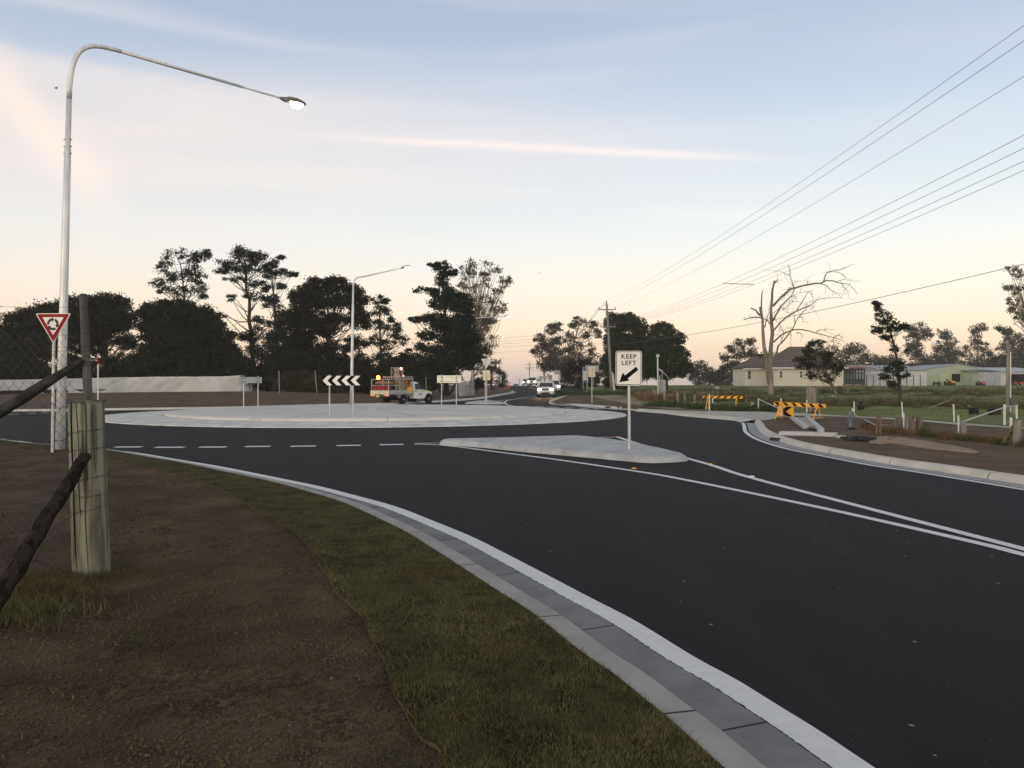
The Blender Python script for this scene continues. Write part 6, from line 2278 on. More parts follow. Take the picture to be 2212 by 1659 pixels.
def power_pole(label, b, top, r_=.15, arms=(), conduits=False, name='power_pole', dirx=1.0):
    b, top = Vector(b), Vector(top)
    root = empty(name, b, label, 'power pole', 'timber power poles')
    m_ = MB()
    m_.tube([b - Vector((0, 0, .3)), b.lerp(top, .4), b.lerp(top, .8), top], [r_, r_ * .88, r_ * .75, r_ * .68], 14)
    m_.build('pole', M_POLE, root, world=True, smooth='all')
    ends = []
    for z_, hw, ns in arms:
        c = b.lerp(top, (z_ - b.z) / (top.z - b.z))
        m_ = MB()
        m_.box((c.x, c.y - r_ * .9, c.z), (hw * 2, .09, .12))
        m_.tube([(c.x - hw * .45, c.y - r_, c.z), (c.x, c.y - r_, c.z - .5)], .02, 5)
        m_.tube([(c.x + hw * .45, c.y - r_, c.z), (c.x, c.y - r_, c.z - .5)], .02, 5)
        m_.build('crossarm', M_POLE, root, world=True)
        row = []
        for k in range(ns):
            xx = c.x + hw * .93 * (2 * k / (ns - 1) - 1)
            m_ = MB()
            m_.lathe([(.02, 0), (.045, .06), (.06, .10), (.045, .13), (.06, .17), (.03, .24)], Matrix.Translation((xx, c.y - r_ * .9, c.z + .06)), 8)
            m_.build('insulator', M_INS, root, world=True)
            row.append(Vector((xx, c.y - r_ * .9, c.z + .28)))
        ends.append(row)
    if conduits:
        for dx, z1, z2 in ((.10, 0, 2.5), (.26, 0, 2.3)):
            m_ = MB()
            m_.tube([(b.x + dx + .12, b.y - .16, b.z - .1), (b.x + dx - .08, b.y - .16, b.z + z2)], .055, 8)
            m_.build('conduit', M_STK, root, world=True)
        m_ = MB()
        m_.box((b.x + .05, b.y - .18, b.z + 3.4), (.12, .12, .28))
        m_.build('fuse_box', M_TRIM, root, world=True)
    return root, ends


gA = Gg(1321.4, 849.6)
YA = gA[1]
tA = Pz(1310.5, 655.5, YA)
pA, eA = power_pole('leaning timber power pole in front of the dense round tree', gA, tA, .17, ((CH + (H - 669) / S * YA, 1.0, 2), (CH + (H - 706) / S * YA, .9, 4)), True)
pin = tA + Vector((0, 0, .35))
m_ = MB()
m_.lathe([(.03, -.1), (.05, .1), (.06, .2), (.04, .35)], Matrix.Translation(tA), 8)
m_.build('insulator', M_INS, pA, world=True)
BX, BY = 12.3, 13.5


def wire(label, a, b, sag, r_=.010, grp='overhead power lines', n=26, name='overhead_wire'):
    a, b = Vector(a), Vector(b)
    m_ = MB()
    pts = [a.lerp(b, t_) - Vector((0, 0, sag * 4 * t_ * (1 - t_))) for t_ in np.linspace(0, 1, n)]
    m_.tube(pts, r_, 5)
    o = m_.build(name, M_CABLE)
    tag(o, label, 'overhead wire', grp)
    return pts


def solve_z(a, bx, by, py, sag):
    """height at the near pole for the wire to leave the frame where surveyed"""
    q_ = 1106 / S
    t_ = (q_ * a.y - a.x) / ((bx - a.x) - q_ * (by - a.y))
    y = a.y + (by - a.y) * t_
    z = CH + (H - py) / S * y
    return Vector((bx, by, (z + sag * 4 * t_ * (1 - t_) - a.z * (1 - t_)) / t_))


tB = solve_z(pin, BX, BY, 55, .75)
eB = [[solve_z(eA[0][0], BX - .93, BY, 88, .75), solve_z(eA[0][1], BX + .93, BY, 165, .75)], [solve_z(eA[1][i], BX - .8 + .53 * i, BY, (292, 320, 348, 368)[i], .95) for i in range(4)]]
print('WIREZ', [round(p.z, 2) for p in [tB] + eB[0] + eB[1]])
pB, _ = power_pole('near timber power pole standing out of view at the right kerb side', (BX, BY, .1), (BX, BY, tB.z - .3), .16, (((eB[0][0].z + eB[0][1].z) / 2 - .28, 1.0, 2), ((eB[1][0].z + eB[1][3].z) / 2 - .28, .86, 4)))
wire('high wire from the top pin of the leaning pole, topmost line at the right edge', pin, tB, .75, .0065)
wire('high wire from the left end of the crossarm, second line from the top', eA[0][0], eB[0][0], .75, .0065)
wire('high wire from the right end of the crossarm, third line from the top', eA[0][1], eB[0][1], .75, .0065)
lv = []
for i, l_ in enumerate(('uppermost of the four lower parallel wires', 'second of the four lower parallel wires', 'third of the four lower parallel wires', 'lowest of the four lower parallel wires')):
    lv.append(wire(l_, eA[1][i], eB[1][i], .95, .0065))
# spreader across the four low wires
k = min(range(26), key=lambda i: abs(lv[0][i].x / lv[0][i].y * S + 1106 - 1566))
m_ = MB()
m_.tube([lv[0][k] + Vector((0, 0, .01)), lv[3][k] + Vector((0, 0, .01))], .018, 6)
tag(m_.build('wire_spreader', M_STKG), 'thin bar spreader clipped across the four lower wires', 'spreader')
wire('single thick cable running low from the leaning pole to the right edge', Pz(1317, 745, YA - .2), Pz(3050, 360, 26), .85, .017, 'service cable')
# on over the crest
g2 = Vector((*Pz(1143.7, 800, 300)[:2], z0(300) - .1))
p2, e2 = power_pole('distant power pole with three crossarms on the far side of the crest', g2, Pz(1143.7, 782, 300), .2, ((CH + (H - 787) / S * 300, 1.75, 4), (CH + (H - 794.6) / S * 300, 1.75, 4), (CH + (H - 797.6) / S * 300, 1.4, 4)))
g3 = Vector((*Pz(1122, 800, 520)[:2], -3.1))
p3, e3 = power_pole('tiniest power pole, furthest along the road', g3, Pz(1122.3, 816.5, 520), .25, ((CH + (H - 819) / S * 520, 3.0, 4),))
wire('upper wire from the leaning pole down to the distant pole', pin, e2[0][0], 4.0, .02, 'wires along the far road', 30)
wire('lower wire from the leaning pole down to the distant pole', eA[0][0], e2[1][0], 4.0, .02, 'wires along the far road', 30)
for i, (ya, yb) in enumerate([(720, 712.5), (726.5, 720), (731, 727), (736.5, 734), (748.5, 745)]):
    wire(['topmost faint wire crossing the gap over the far road', 'second faint wire crossing the gap over the far road', 'third faint wire crossing the gap over the far road', 'fourth faint wire crossing the gap over the far road',
          'lowest faint wire crossing the gap over the far road'][i], Pz(850, ya + 11, 190), Pz(1300, yb - 5, 178), 1.2, .022, 'faint wires crossing over the far road')
gS = Gg(2176.5, 891)
pS, _ = power_pole('short greenish stub pole in the right paddock', gS, Pz(2177, 735, gS[1]), .085, name='stub_pole')
m_ = MB()
m_.tube([(gS[0] + .14, gS[1], gS[2] - .1), (gS[0] + .14, gS[1], gS[2] + 2.9)], .03, 8)
m_.build('conduit', M_STK, pS, world=True)

# ------------------------------------------------------------------ right corner objects
M_BARY = mat('barricade_yellow', (0.83, 0.42, 0.03), .5, (0.74, 0.37, 0.03), 4)


def barricade(label, pl, pr, pyt_l, pyb_l, pyt_r, pyb_r, foot_l, foot_r, slant=1, n=6, arrow=False):
    gl, gr_ = Gg(*foot_l), Gg(*foot_r)
    Yl, Yr = gl[1], gr_[1]
    A, B_ = Vector(Pw(pl, (pyt_l + pyb_l) / 2, Yl)), Vector(Pw(pr, (pyt_r + pyb_r) / 2, Yr))
    ctr = (A + B_) / 2
    d = B_ - A
    L_ = d.length
    az = math.atan2(d.y, d.x)
    tilt = math.asin(max(-1, min(1, d.z / L_)))
    bh = (pyb_l - pyt_l) / S * Yl
    gz = (gl[2] + gr_[2]) / 2
    root = empty('barricade', (ctr.x, ctr.y, gz), label, 'barricade', 'striped barricade boards closing the side road', rotz=az)
    M0 = Matrix.Translation((0, 0, ctr.z - gz)) @ Matrix.Rotation(-tilt, 4, 'Y')
    m_ = MB()
    m_.add([M0 @ Vector(p) for p in [(sx * L_ / 2, sy * .018, sz * bh / 2) for sz in (-1, 1) for sy in (-1, 1) for sx in (-1, 1)]], [(0, 2, 3, 1), (4, 5, 7, 6), (0, 1, 5, 4), (2, 6, 7, 3), (0, 4, 6, 2), (1, 3, 7, 5)])
    m_.build('board', M_BARY, root)
    m_ = MB()
    p_ = L_ / n
    hh = bh * .42
    for i in range(n):
        c = -L_ / 2 + p_ * (i + .45)
        w_ = p_ * .21
        s_ = slant * hh * 1.1
        for yy_ in (-.022, .022):
            vs = [M0 @ Vector((c - w_ - s_, yy_, hh * -1)), M0 @ Vector((c + w_ - s_, yy_, -hh)), M0 @ Vector((c + w_ + s_, yy_, hh)), M0 @ Vector((c - w_ + s_, yy_, hh))]
            m_.add(vs, [(0, 1, 2, 3)])
    m_.build('stripe', M_SIGNB, root)
    hz = ctr.z - gz
    for sx in (-1, 1):
        for sy in (-1, 1):
            m_ = MB()
            m_.tube([(sx * L_ * .36 - .06, sy * .33, 0.0), (sx * L_ * .36, sy * .03, hz + bh * .6 - sx * math.sin(-tilt) * L_ * .36)], .020, 6)
            m_.build('leg', M_BARY, root)
        m_ = MB()
        m_.box((sx * L_ * .36, 0, .1), (.22, .55, .07), rx=0)
        m_.build('sandbag', M_SAND, root, bevel=.03)
    return root


barricade('smaller striped barricade on the left, stripes rising to the right', 1518, 1604, 855.2, 860.2, 855.5, 861, (1526, 885.5), (1596, 886.5), 1, 6)
bb = barricade('larger striped barricade beside the concrete kerb nose', 1672, 1784, 867.5, 875.5, 874, 881, (1692, 905), (1766, 909), -1, 6)
g = Gg(1702, 903)
g = (g[0], g[1] + .25, gh(g[0], g[1] + .25))
sgw, sgh = 33 / S * g[1], 24 / S * g[1]
root = empty('hazard_marker', g, 'yellow board with black chevron leaning behind the larger barricade', 'traffic sign', rotz=R(-8))
zc_ = CH + (H - 889) / S * g[1] - g[2]
plate('plate', rrect(sgw, sgh, .03, 2), 0, .006, M_BARY, root, (0, zc_))
m_ = MB()
a_, b2 = sgw / 2, sgh / 2 * .92
vs = [(-.42 * sgw, -.005, zc_), (.05 * sgw, -.005, zc_ + b2), (.45 * sgw, -.005, zc_ + b2), (0.0 * sgw, -.005, zc_), (.45 * sgw, -.005, zc_ - b2), (.05 * sgw, -.005, zc_ - b2)]
m_.add(vs, [(0, 3, 2, 1), (0, 5, 4, 3)])
m_.build('chevron', M_SIGNB, root)
for sx in (-1, 1):
    m_ = MB()
    m_.tube([(sx * sgw * .5, .12, 0), (sx * sgw * .42, .02, zc_ + sgh * .3)], .015, 6)
    m_.build('leg', M_BARY, root)

ST = [(1532.7, 888.3, 851.1, 0, 'white stake in front of the smaller barricade'), (1638.5, 888.3, 860.4, 0, 'white stake between the two barricades, with a pipe rail leaning from it'), (1688, 905.4, 860.7, -.02, 'tall white stake in front of the larger barricade'),
      (1742.8, 891.3, 864.5, 0, 'thin white stake left of the pale grey dead stump'), (1845, 896, 867.5, .0, 'thin white stake right of the black tub'), (1841.8, 909, 882.3, 0, 'short white stake beside the burnt split post'),
      (1950, 900.5, 868.8, -.06, 'white stake behind the wide weathered stump'), (1952.5, 932.8, 891.9, -.02, 'white stake in front of the wide weathered stump'), (2061.5, 911, 872.8, -.05, 'white stake alone in the green paddock'),
      (2071.5, 934.8, 897.8, -.03, 'white stake beside the square dark fence post'), (2169.9, 918, 873.5, 0, 'thick white post, left one joined by a pipe rail'), (2196.3, 905, 875, 0, 'thick white post, right one joined by a pipe rail'),
      (2184, 926.8, 901.8, 0, 'short pale stake near the mossy brace')]
for px, pb, pt, ln, l_ in ST:
    stake(l_, px, pb, pt, .028 if px < 2160 else .04, lean=ln)


def rail(label, a, b, Ya, Yb, r_=.022, mm=None, n=2):
    A, B_ = Pz(*a, Ya), Pz(*b, Yb)
    m_ = MB()
    m_.tube([A.lerp(B_, t_) for t_ in np.linspace(0, 1, 3)], r_, 8)
    o = m_.build('pipe_rail', mm or M_RAILW, smooth=True)
    tag(o, label, 'pipe rail', 'fallen and leaning pipe rails')


Yo = lambda px, py: Gg(px, py)[1]
rail('pipe rail leaning down from the stake between the barricades', (1640, 863), (1680, 881), Yo(1638, 888), Yo(1688, 900))
rail('pipe rail sloping to the ground beside the two pale timber posts', (1846, 896), (1911, 928), Yo(1845, 896), Yo(1911, 929))
rail('long pipe rail sloping up to the thick white post', (2083, 910), (2168, 880.4), Yo(2083, 946), Yo(2170, 918))
rail('horizontal pipe rail joining the two thick white posts', (2170, 878), (2196.5, 878), Yo(2170, 918), Yo(2196, 905))
rail('grey pole lying tilted on the dark weeds', (2008, 881), (2057, 862.5), 42, 42, .03, M_TIMBG)
rail('short dark grey beam leaning on the left black tub', (2093, 877), (2112, 892), Yo(2105, 895) - .4, Yo(2112, 893), .035, M_TIMBG)


def wood_post(label, px, pb, pt, wpx, mm, lean=0.0, square=False, seed=0, cat='fence post'):
    g = Gg(px, pb)
    k = g[1] / S
    ht, r_ = (pb - pt) * k, wpx * k / 2
    root = empty('fence_post', g, label, cat, 'old fence posts in the right corner')
    m_ = MB()
    n_ = 4 if square else 12
    secs = []
    for t_ in (-.1, 0, .5, .9, 1.0):
        secs.append([(lean * ht * t_ + math.cos(2 * math.pi * j / n_ + .785) * r_ * (1.25 if square else 1) * (1 + .1 * math.sin(j * 3 + seed)) * (1.08 - .1 * t_), math.sin(2 * math.pi * j / n_ + .785) * r_ * (1 + .08 * math.cos(j * 5 + seed)), ht * t_ + (.02 * math.sin(j * 4 + seed) if t_ == 1 else 0)) for j in range(n_)])
    m_.loft(secs)
    m_.build('post', mm, root, smooth=not square)
    return root


wp = wood_post('burnt split post with pale streaks left of the black coil', 1836.5, 926, 889, 11, mat('burnt_wood', (0.20, 0.22, 0.25), .9, (0.03, .028, .028), 8, stretch=(3, 3, .5)), .06, seed=3)
m_ = MB()
m_.tube([(.12, .02, -.05), (.03, .0, .52)], .03, 6)
m_.build('splinter', M_TIMB, wp)
wood_post('left one of two pale timber posts strapped together', 1894.5, 937, 899, 5.5, M_TIMB, .05, True, 1)
wood_post('right one of two pale timber posts, dark brown top', 1901.5, 937, 895.5, 6, M_TIMB, -.02, True, 2)
wood_post('brown post left of a dark weed bush', 1985.5, 932, 900.5, 10, M_TIMB, 0, True, 4)
wood_post('square dark grey post in front of the long pipe rail', 2079.5, 948, 908.4, 12, M_TIMBG, .02, True, 5)
wood_post('stout pale grey corner post with mossy brace at the right edge', 2196.5, 964, 908, 16, M_TIMBG, .03, False, 6)
g = Gg(2196.5, 964)
m_ = MB()
A, B_ = Pz(2191, 920, g[1] + .05), Pz(2163, 966, g[1] + .5)
m_.tube([A, A.lerp(B_, .5), B_], [.05, .06, .07], 8)
tag(m_.build('brace', mat('mossy_wood', (0.20, 0.17, 0.08), .95, (0.08, .075, .04), 7, bump=.03), smooth=True), 'mossy brace leaning on the stout corner post', 'fence brace')
for i, (px, pb, pt, w_, l_) in enumerate([(1413, 868, 844, 4.5, 'left small grey post near the straw tuft'), (1464, 879, 846.5, 5, 'grey post behind the green weeds, tallest of the row'), (1480, 880, 851, 4.5, 'second grey post behind the green weeds'),
                                          (1436, 872, 843, 4, 'thin grey post beside the cabinet'), (1411, 846, 839, 4.5, 'small stump-like post at the foot of the second round tree'), (1500, 874, 852, 4, 'short grey post left of the smaller barricade'),
                                          (1612, 884, 862, 4, 'dark brown post right of the smaller barricade'), (1540, 868, 840, 3.5, 'dark thin post behind the smaller barricade'), (1550, 868, 838, 3.5, 'second dark thin post behind the smaller barricade'),
                                          (1622, 856, 842, 4, 'mossy post before the left end of the cream house'), (1708, 850, 837, 3.5, 'short post in front of the cream house'), (1829, 853, 842, 4, 'short pale post before the veranda')]):
    wood_post(l_, px, pb, pt, w_, M_TIMBG if i < 6 else M_TIMB, rgw.uniform(-.06, .06), False, i + 10)

# tubs in the paddock
M_BLACKP = mat('black_plastic', (0.014, 0.014, 0.014), .6)


def tub(label, px, pb, pt, wpx, kind='tub'):
    g = Gg(px, pb)
    k = g[1] / S
    root = empty('tub', g, label, 'tub', 'dark tubs in the right paddock', rotz=R(20))
    m_ = MB()
    r_, ht = wpx * k / 2, (pb - pt) * k
    if kind == 'tub':
        m_.lathe([(r_ * .75, 0), (r_ * 1.0, ht * .45), (r_ * .95, ht * .55), (r_ * .45, ht * .62), (r_ * .32, ht * .95), (r_ * .4, ht)], I4, 14)
    else:
        m_.box((0, 0, ht / 2), (r_ * 1.7, r_ * 1.7, ht))
    m_.build('shell', M_BLACKP, root, smooth=(kind == 'tub'), bevel=0 if kind == 'tub' else .02)
    if kind != 'tub':
        m_ = MB()
        m_.box((0, 0, ht + .01), (r_ * 1.4, r_ * 1.4, .02))
        m_.build('soil', M_DIRT, root)


tub('squat black bottle-shaped tub on the green grass', 1860, 886, 866, 17)
tub('left black box tub with a beam leaning on it', 2103.5, 895, 881, 17, 'box')
tub('right black box tub, half sunk in the grass', 2148, 897, 884, 22, 'box')
g = Gg(2190, 897)
root = empty('meter_box', g, 'grey box on a short stem beside the stub pole', 'box')
k = g[1] / S
m_ = MB()
m_.box((0, 0, 29 * k), (15 * k, 10 * k, 17 * k))
m_.build('box', mat('box_grey', (0.09, 0.10, 0.10), .6), root, bevel=.02)
m_ = MB()
m_.box((0, 0, 11 * k), (6 * k, 6 * k, 22 * k))
m_.build('stem', M_TIMBG, root)

# drain works: slotted concrete chute, lintels, black pipe coil, sand heap
z7b = lambda x, y: Gg((3000 + x / 3.687) / 1.8228, (1550 + y / 3.687) / 1.8228)
M_CHUTE = mat('concrete_chute', (0.47, 0.49, 0.49), .8, (0.38, 0.40, 0.40), 3, bump=.003, bscale=30)
c_ = [z7b(418, 368), z7b(690, 362), z7b(903, 560), z7b(600, 512)]
root = empty('drain_chute', c_[0], 'ladder-like precast concrete drain chute lying on the dirt', 'drain')
A0, A1, B1, B0 = [Vector(p) for p in (c_[0], c_[1], c_[2], z7b(615, 515))]
B0 = Vector(z7b(640, 560))
m_ = MB()


def strip(m_, p, q, w_, hgt):
    d = (q - p)
    m_.box((p + q) / 2 + Vector((0, 0, hgt / 2)), (d.length, w_, hgt), rz=math.atan2(d.y, d.x), ry=-math.atan2(d.z, math.hypot(d.x, d.y)))


Bl = Vector(z7b(610, 512))
strip(m_, A0 + Vector((.06, 0, 0)), Bl + Vector((.06, 0, 0)), .15, .10)
strip(m_, A1 - Vector((.08, 0, 0)), B1 - Vector((.08, 0, 0)), .17, .10)
m_.build('side_wall', M_CHUTE, root, world=True)
m_ = MB()
fl = [A0 + Vector((.06, 0, .055)), A1 + Vector((-.08, 0, .055)), B1 + Vector((-.08, 0, .055)), Bl + Vector((.06, 0, .055))]
m_.add(fl, [(0, 3, 2, 1)])
m_.build('floor', M_GUTTER, root, world=True)
for i in range(5):
    t_ = (i + .5) / 5.2
    m_ = MB()
    strip(m_, (A0 + Vector((.1, 0, 0))).lerp(Bl + Vector((.1, 0, 0)), t_), (A1 - Vector((.1, 0, 0))).lerp(B1 - Vector((.1, 0, 0)), t_ * .82), .07, .085)
    m_.build('rung', M_CHUTE, root, world=True)
lin = [z7b(350, 598), z7b(1085, 625)]
root = empty('drain_lintel', lin[0], 'long pale concrete lintel lying beside the kerb drain', 'lintel')
m_ = MB()
strip(m_, Vector(lin[0]) + Vector((-.15, 0, .0)), Vector(lin[1]), .42, .10)
m_.build('slab', M_CHUTE, root, world=True, bevel=.015)
m_ = MB()
strip(m_, Vector(z7b(1085, 640)), Vector(z7b(1205, 640)), .14, .06)
m_.build('pipe_end', M_CHUTE, root, world=True)
m_ = MB()
p_ = Vector(z7b(262, 655)) + Vector((0, -.06, .0))
pk = Vector((*Gz((3000 + 262 / 3.687) / 1.8228, (1550 + 668 / 3.687) / 1.8228, lambda x, y: z0(y) + .05), .055))
m_.box(pk + Vector((0, .04, 0)), (.50, .10, .075), rz=R(-47))
o = m_.build('drain_inlet', M_JOINT)
tag(o, 'dark rectangular kerb inlet opening of the nearer drain', 'drain', 'kerb inlets')
m_ = MB()
pk = Vector((*Gr(1321, 882), .06))
m_.box(pk, (.72, .10, .08), rz=R(-14))
tag(m_.build('drain_inlet', M_JOINT), 'dark kerb inlet opening on the far corner kerb', 'drain', 'kerb inlets')
g = z7b(1440, 690)
root = empty('pipe_coil', g, 'tangled coil of black ribbed drain pipe at the end of the lintel', 'pipe coil')
m_ = MB()
rgc = np.random.default_rng(9)
for j in range(7):
    cx_, cy_ = rgc.uniform(-.24, .24), rgc.uniform(-.16, .16)
    rr_ = rgc.uniform(.07, .13)
    m_.tube([(cx_ + rr_ * 1.6 * math.cos(a), cy_ + rr_ * math.sin(a), .03 + .025 * math.sin(a * 1.5 + j) + .008 * j) for a in np.linspace(0, 5.8, 16)], .026, 7)
m_.build('pipe', mat('black_pipe', (0.018, 0.02, 0.023), .45), root, smooth=True)
# sand heap
sp = [z7b(1640, 715), z7b(1830, 645), z7b(1900, 632), z7b(2100, 675), z7b(2212, 690)]
z8b = lambda x, y: Gg((3500 + x / 4.158) / 1.8228, (1550 + y / 4.158) / 1.8228)
ridge = [z7b(1640, 735), z7b(1760, 700), z7b(1880, 685), z7b(2050, 712), z8b(130, 790), z8b(520, 840), z8b(860, 895), z8b(1100, 925), z8b(1300, 955), z8b(1470, 980)]
wid = [.1, .34, .52, .56, .52, .46, .42, .34, .22, .05]
hts = [.0, .07, .11, .10, .08, .075, .07, .055, .03, .0]
ridge = np.array([r_[:2] for r_ in ridge])
tt = np.linspace(0, len(ridge) - 1, 150)
ii = np.arange(len(ridge))
rx_, ry_ = np.interp(tt, ii, ridge[:, 0]), np.interp(tt, ii, ridge[:, 1])
ww_, hh_ = np.interp(tt, ii, wid), np.interp(tt, ii, hts)
P = np.stack([rx_, ry_], 1)
d = np.gradient(P, axis=0)
d /= np.linalg.norm(d, axis=1)[:, None]
N = np.stack([-d[:, 1], d[:, 0]], 1)
m_ = MB()
for i in range(150):
    for j in range(-6, 7):
        u_ = j / 6
        x, y = P[i] + N[i] * ww_[i] * u_ * (1 + .25 * mnoise.noise(Vector((rx_[i] * 2, ry_[i] * 2, j))))
        z = gh(x, y) - .03 + hh_[i] * (1 - abs(u_) ** 1.3) * (1 + .7 * mnoise.noise(Vector((x * 2.5, y * 2.5, 1))) + .35 * mnoise.noise(Vector((x * 8, y * 8, 1)))) + .045
        m_.v.append((x, y, z if abs(j) < 6 else gh(x, y) - .03))
for i in range(149):
    for j in range(12):
        m_.f.append((i * 13 + j, (i + 1) * 13 + j, (i + 1) * 13 + j + 1, i * 13 + j + 1))
        m_.mi.append(0)
o = m_.build('sand_heap', M_SAND, smooth='all')
if sum(p.normal.z for p in o.data.polygons) < 0:
    o.data.flip_normals()
tag(o, 'long low heap of pale brown sand on the dirt behind the right kerb', 'sand heap')
# stains on the kerb by the drain: dark scuff
# rubble along the far corner
m_ = MB()
for i in range(46):
    x, y, z = Gg(rgw.uniform(1335, 1480), 0 + rgw.uniform(879, 883.5))
    s_ = rgw.uniform(.04, .13)
    m_.lathe([(s_ * .6, 0), (s_, s_ * .4), (s_ * .5, s_ * .9)], Matrix.Translation((x, y, z - .01)) @ Matrix.Rotation(rgw.uniform(0, 3), 4, 'Z') @ Matrix.Diagonal((1.4, 1, 1, 1)), 6)
tag(m_.build('rubble', mat('rubble', (0.12, 0.10, 0.09), .9, (0.07, .06, .055), 6)), kind='stuff')

# control cabinet with antenna mast
g = Gg(1421.5, 866)
root = empty('control_cabinet', g, 'grey control cabinet with slim antenna mast and solar arm beside the straw tuft', 'cabinet')
k = g[1] / S
m_ = MB()
m_.tube([(0, 0, -.1), (-1.0 * k, 0, 92 * k)], 1.5 * k, 8)
m_.build('mast', M_STEEL, root, smooth=True)
m_ = MB()
m_.box((-.6 * k, 0, 97 * k), (6.5 * k, 6 * k, 7.5 * k))
m_.build('antenna', M_SIGNBG, root, bevel=.04)
m_ = MB()
m_.box((6 * k, 5 * k, 31.5 * k), (8 * k, 12 * k, 27 * k))
m_.build('cabinet', mat('cabinet_grey', (0.24, 0.26, 0.27), .6), root, bevel=.02)
m_ = MB()
m_.box((13 * k, 5 * k, 31.5 * k), (6.5 * k, 12 * k, 27 * k))
m_.build('door', mat('cabinet_door', (0.32, 0.36, 0.37), .6), root, bevel=.02)
m_ = MB()
m_.box((9 * k, 5 * k, 9 * k), (12 * k, 8 * k, 18 * k))
m_.build('plinth', M_TIMBG, root)
m_ = MB()
m_.tube([(0, 0, 69 * k), (9 * k, 0, 64 * k)], 1.6 * k, 6)
m_.tube([(9 * k, 0, 64 * k), (18.5 * k, 0, 54 * k), (34 * k, 1, 40 * k)], .6 * k, 5)
m_.build('arm', M_STEEL, root)
m_ = MB()
m_.tube([(9 * k, 0, 64 * k), (8.5 * k, 0, 44 * k)], .7 * k, 6)
m_.tube([(3.5 * k, 0, 55 * k), (3.5 * k, 0, 44 * k)], 1.0 * k, 6)
m_.build('conduit', M_SIGNBG, root)

# small diamond sign, letterbox, wall behind weeds
post_sign('small pale diamond sign behind the smaller barricade', 1539, 878, [(1535, 1544.5, 853.5, 864, mat('sign_faded', (0.40, 0.42, 0.35), .6), 'd')], name='road_sign')
g = Gg(1549, 858)
root = empty('letterbox', g, 'pale green box on a post in the weeds left of the cream house', 'letterbox')
k = g[1] / S
m_ = MB()
m_.box((0, 0, 20 * k), (8 * k, 5 * k, 5 * k))
m_.build('box', mat('pale_green', (0.35, 0.45, 0.40), .6), root, bevel=.02)
m_ = MB()
m_.box((0, 0, 8 * k), (2 * k, 2 * k, 18 * k))
m_.build('post', M_TIMBG, root)
m_ = MB()
for px, py in [(1490, 848), (1500, 848.5), (1510, 850), (1520, 851), (1530, 853), (1538, 855)]:
    pass
M_BRK = mat('old_brick', (0.26, 0.20, 0.17), .9, (0.18, .14, .12), 3)
W3 = [Gg(1474, 853), Gg(1500, 855), Gg(1538, 860)]
root = empty('garden_wall', W3[0], 'low old garden wall with broken pale slats left of the smaller barricade', 'wall')
for a, b in zip(W3[:-1], W3[1:]):
    m_ = MB()
    strip(m_, Vector(a), Vector(b), .2, .34)
    m_.build('wall', M_TIMBG, root, world=True)
    m_ = MB()
    strip(m_, Vector(a) + Vector((0, 0, .35)), Vector(b) + Vector((0, 0, .35)), .25, .05)
    m_.build('coping', M_BRK, root, world=True)

# ------------------------------------------------------------------ cream house
HY = 140.0
M_CREAMW = mat('weatherboard_cream', (0.62, 0.60, 0.50), .75, (0.56, 0.54, 0.45), .6)
M_ROOF = mat('roof_tiles', (0.14, 0.118, 0.105), .85, (0.09, .078, .07), 2.5, bump=.04, bscale=7)  # tile colour lightened to paint in the distance haze
M_WHT = mat('house_trim', (0.68, 0.68, 0.63), .6)
M_DGLASS = mat('window_glass', (0.03, 0.035, 0.04), .15)
hx = lambda px, Y=HY: (px - 1106) / S * Y
hz = lambda py, Y=HY: CH + (H - py) / S * Y
gz_ = gh(hx(1740), HY)
house = empty('house', (hx(1740), HY, gz_), 'cream weatherboard house with dark hipped tile roof', 'house')
x0, x1, x2 = hx(1672), hx(1822), hx(1610.5, 146)
zt_, zfl = hz(794), hz(834)
D_ = 9.0
m_ = MB()
m_.box(((x0 + x1) / 2, HY + D_ / 2, (zt_ + zfl) / 2), (x1 - x0, D_, zt_ - zfl))
m_.build('wall', M_CREAMW, house, world=True)
m_ = MB()
m_.box(((x2 + x0) / 2 + .3, 146 + 4, (hz(796, 146) + hz(834, 146)) / 2), (x0 - x2 + .8, 8, hz(796, 146) - hz(834, 146)))
m_.build('wall', M_CREAMW, house, world=True)
m_ = MB()      # weatherboard laps: darker strips paint in the shadow line of each board
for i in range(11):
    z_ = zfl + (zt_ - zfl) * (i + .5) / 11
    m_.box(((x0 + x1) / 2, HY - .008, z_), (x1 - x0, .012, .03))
m_.build('lap_shadow_lines', mat('lap_shadow', (0.50, 0.48, 0.40), .8), house, world=True)
m_ = MB()
m_.box(((x0 + x1) / 2, HY + D_ / 2, (gz_ + zfl) / 2 - .1), (x1 - x0 - .1, D_ - .1, zfl - gz_ + .2))
m_.box(((x2 + x0) / 2 + .3, 150, (gz_ + zfl) / 2 - .1), (x0 - x2 + .6, 7.9, zfl - gz_ + .2))
m_.build('foundation', mat('brick_base', (0.24, 0.13, 0.085), .9, (0.32, .22, .10), 1.2), house, world=True)


def hip(m_, xa, xb, ya, yb, ze, zr, in_):
    """hip roof between eaves with ridge inset in_"""
    ym = (ya + yb) / 2
    vs = [(xa, ya, ze), (xb, ya, ze), (xb, yb, ze), (xa, yb, ze), (xa + in_, ym, zr), (xb - in_, ym, zr)]
    m_.add(vs, [(0, 1, 5, 4), (1, 2, 5), (2, 3, 4, 5), (3, 0, 4), (3, 2, 1, 0)])


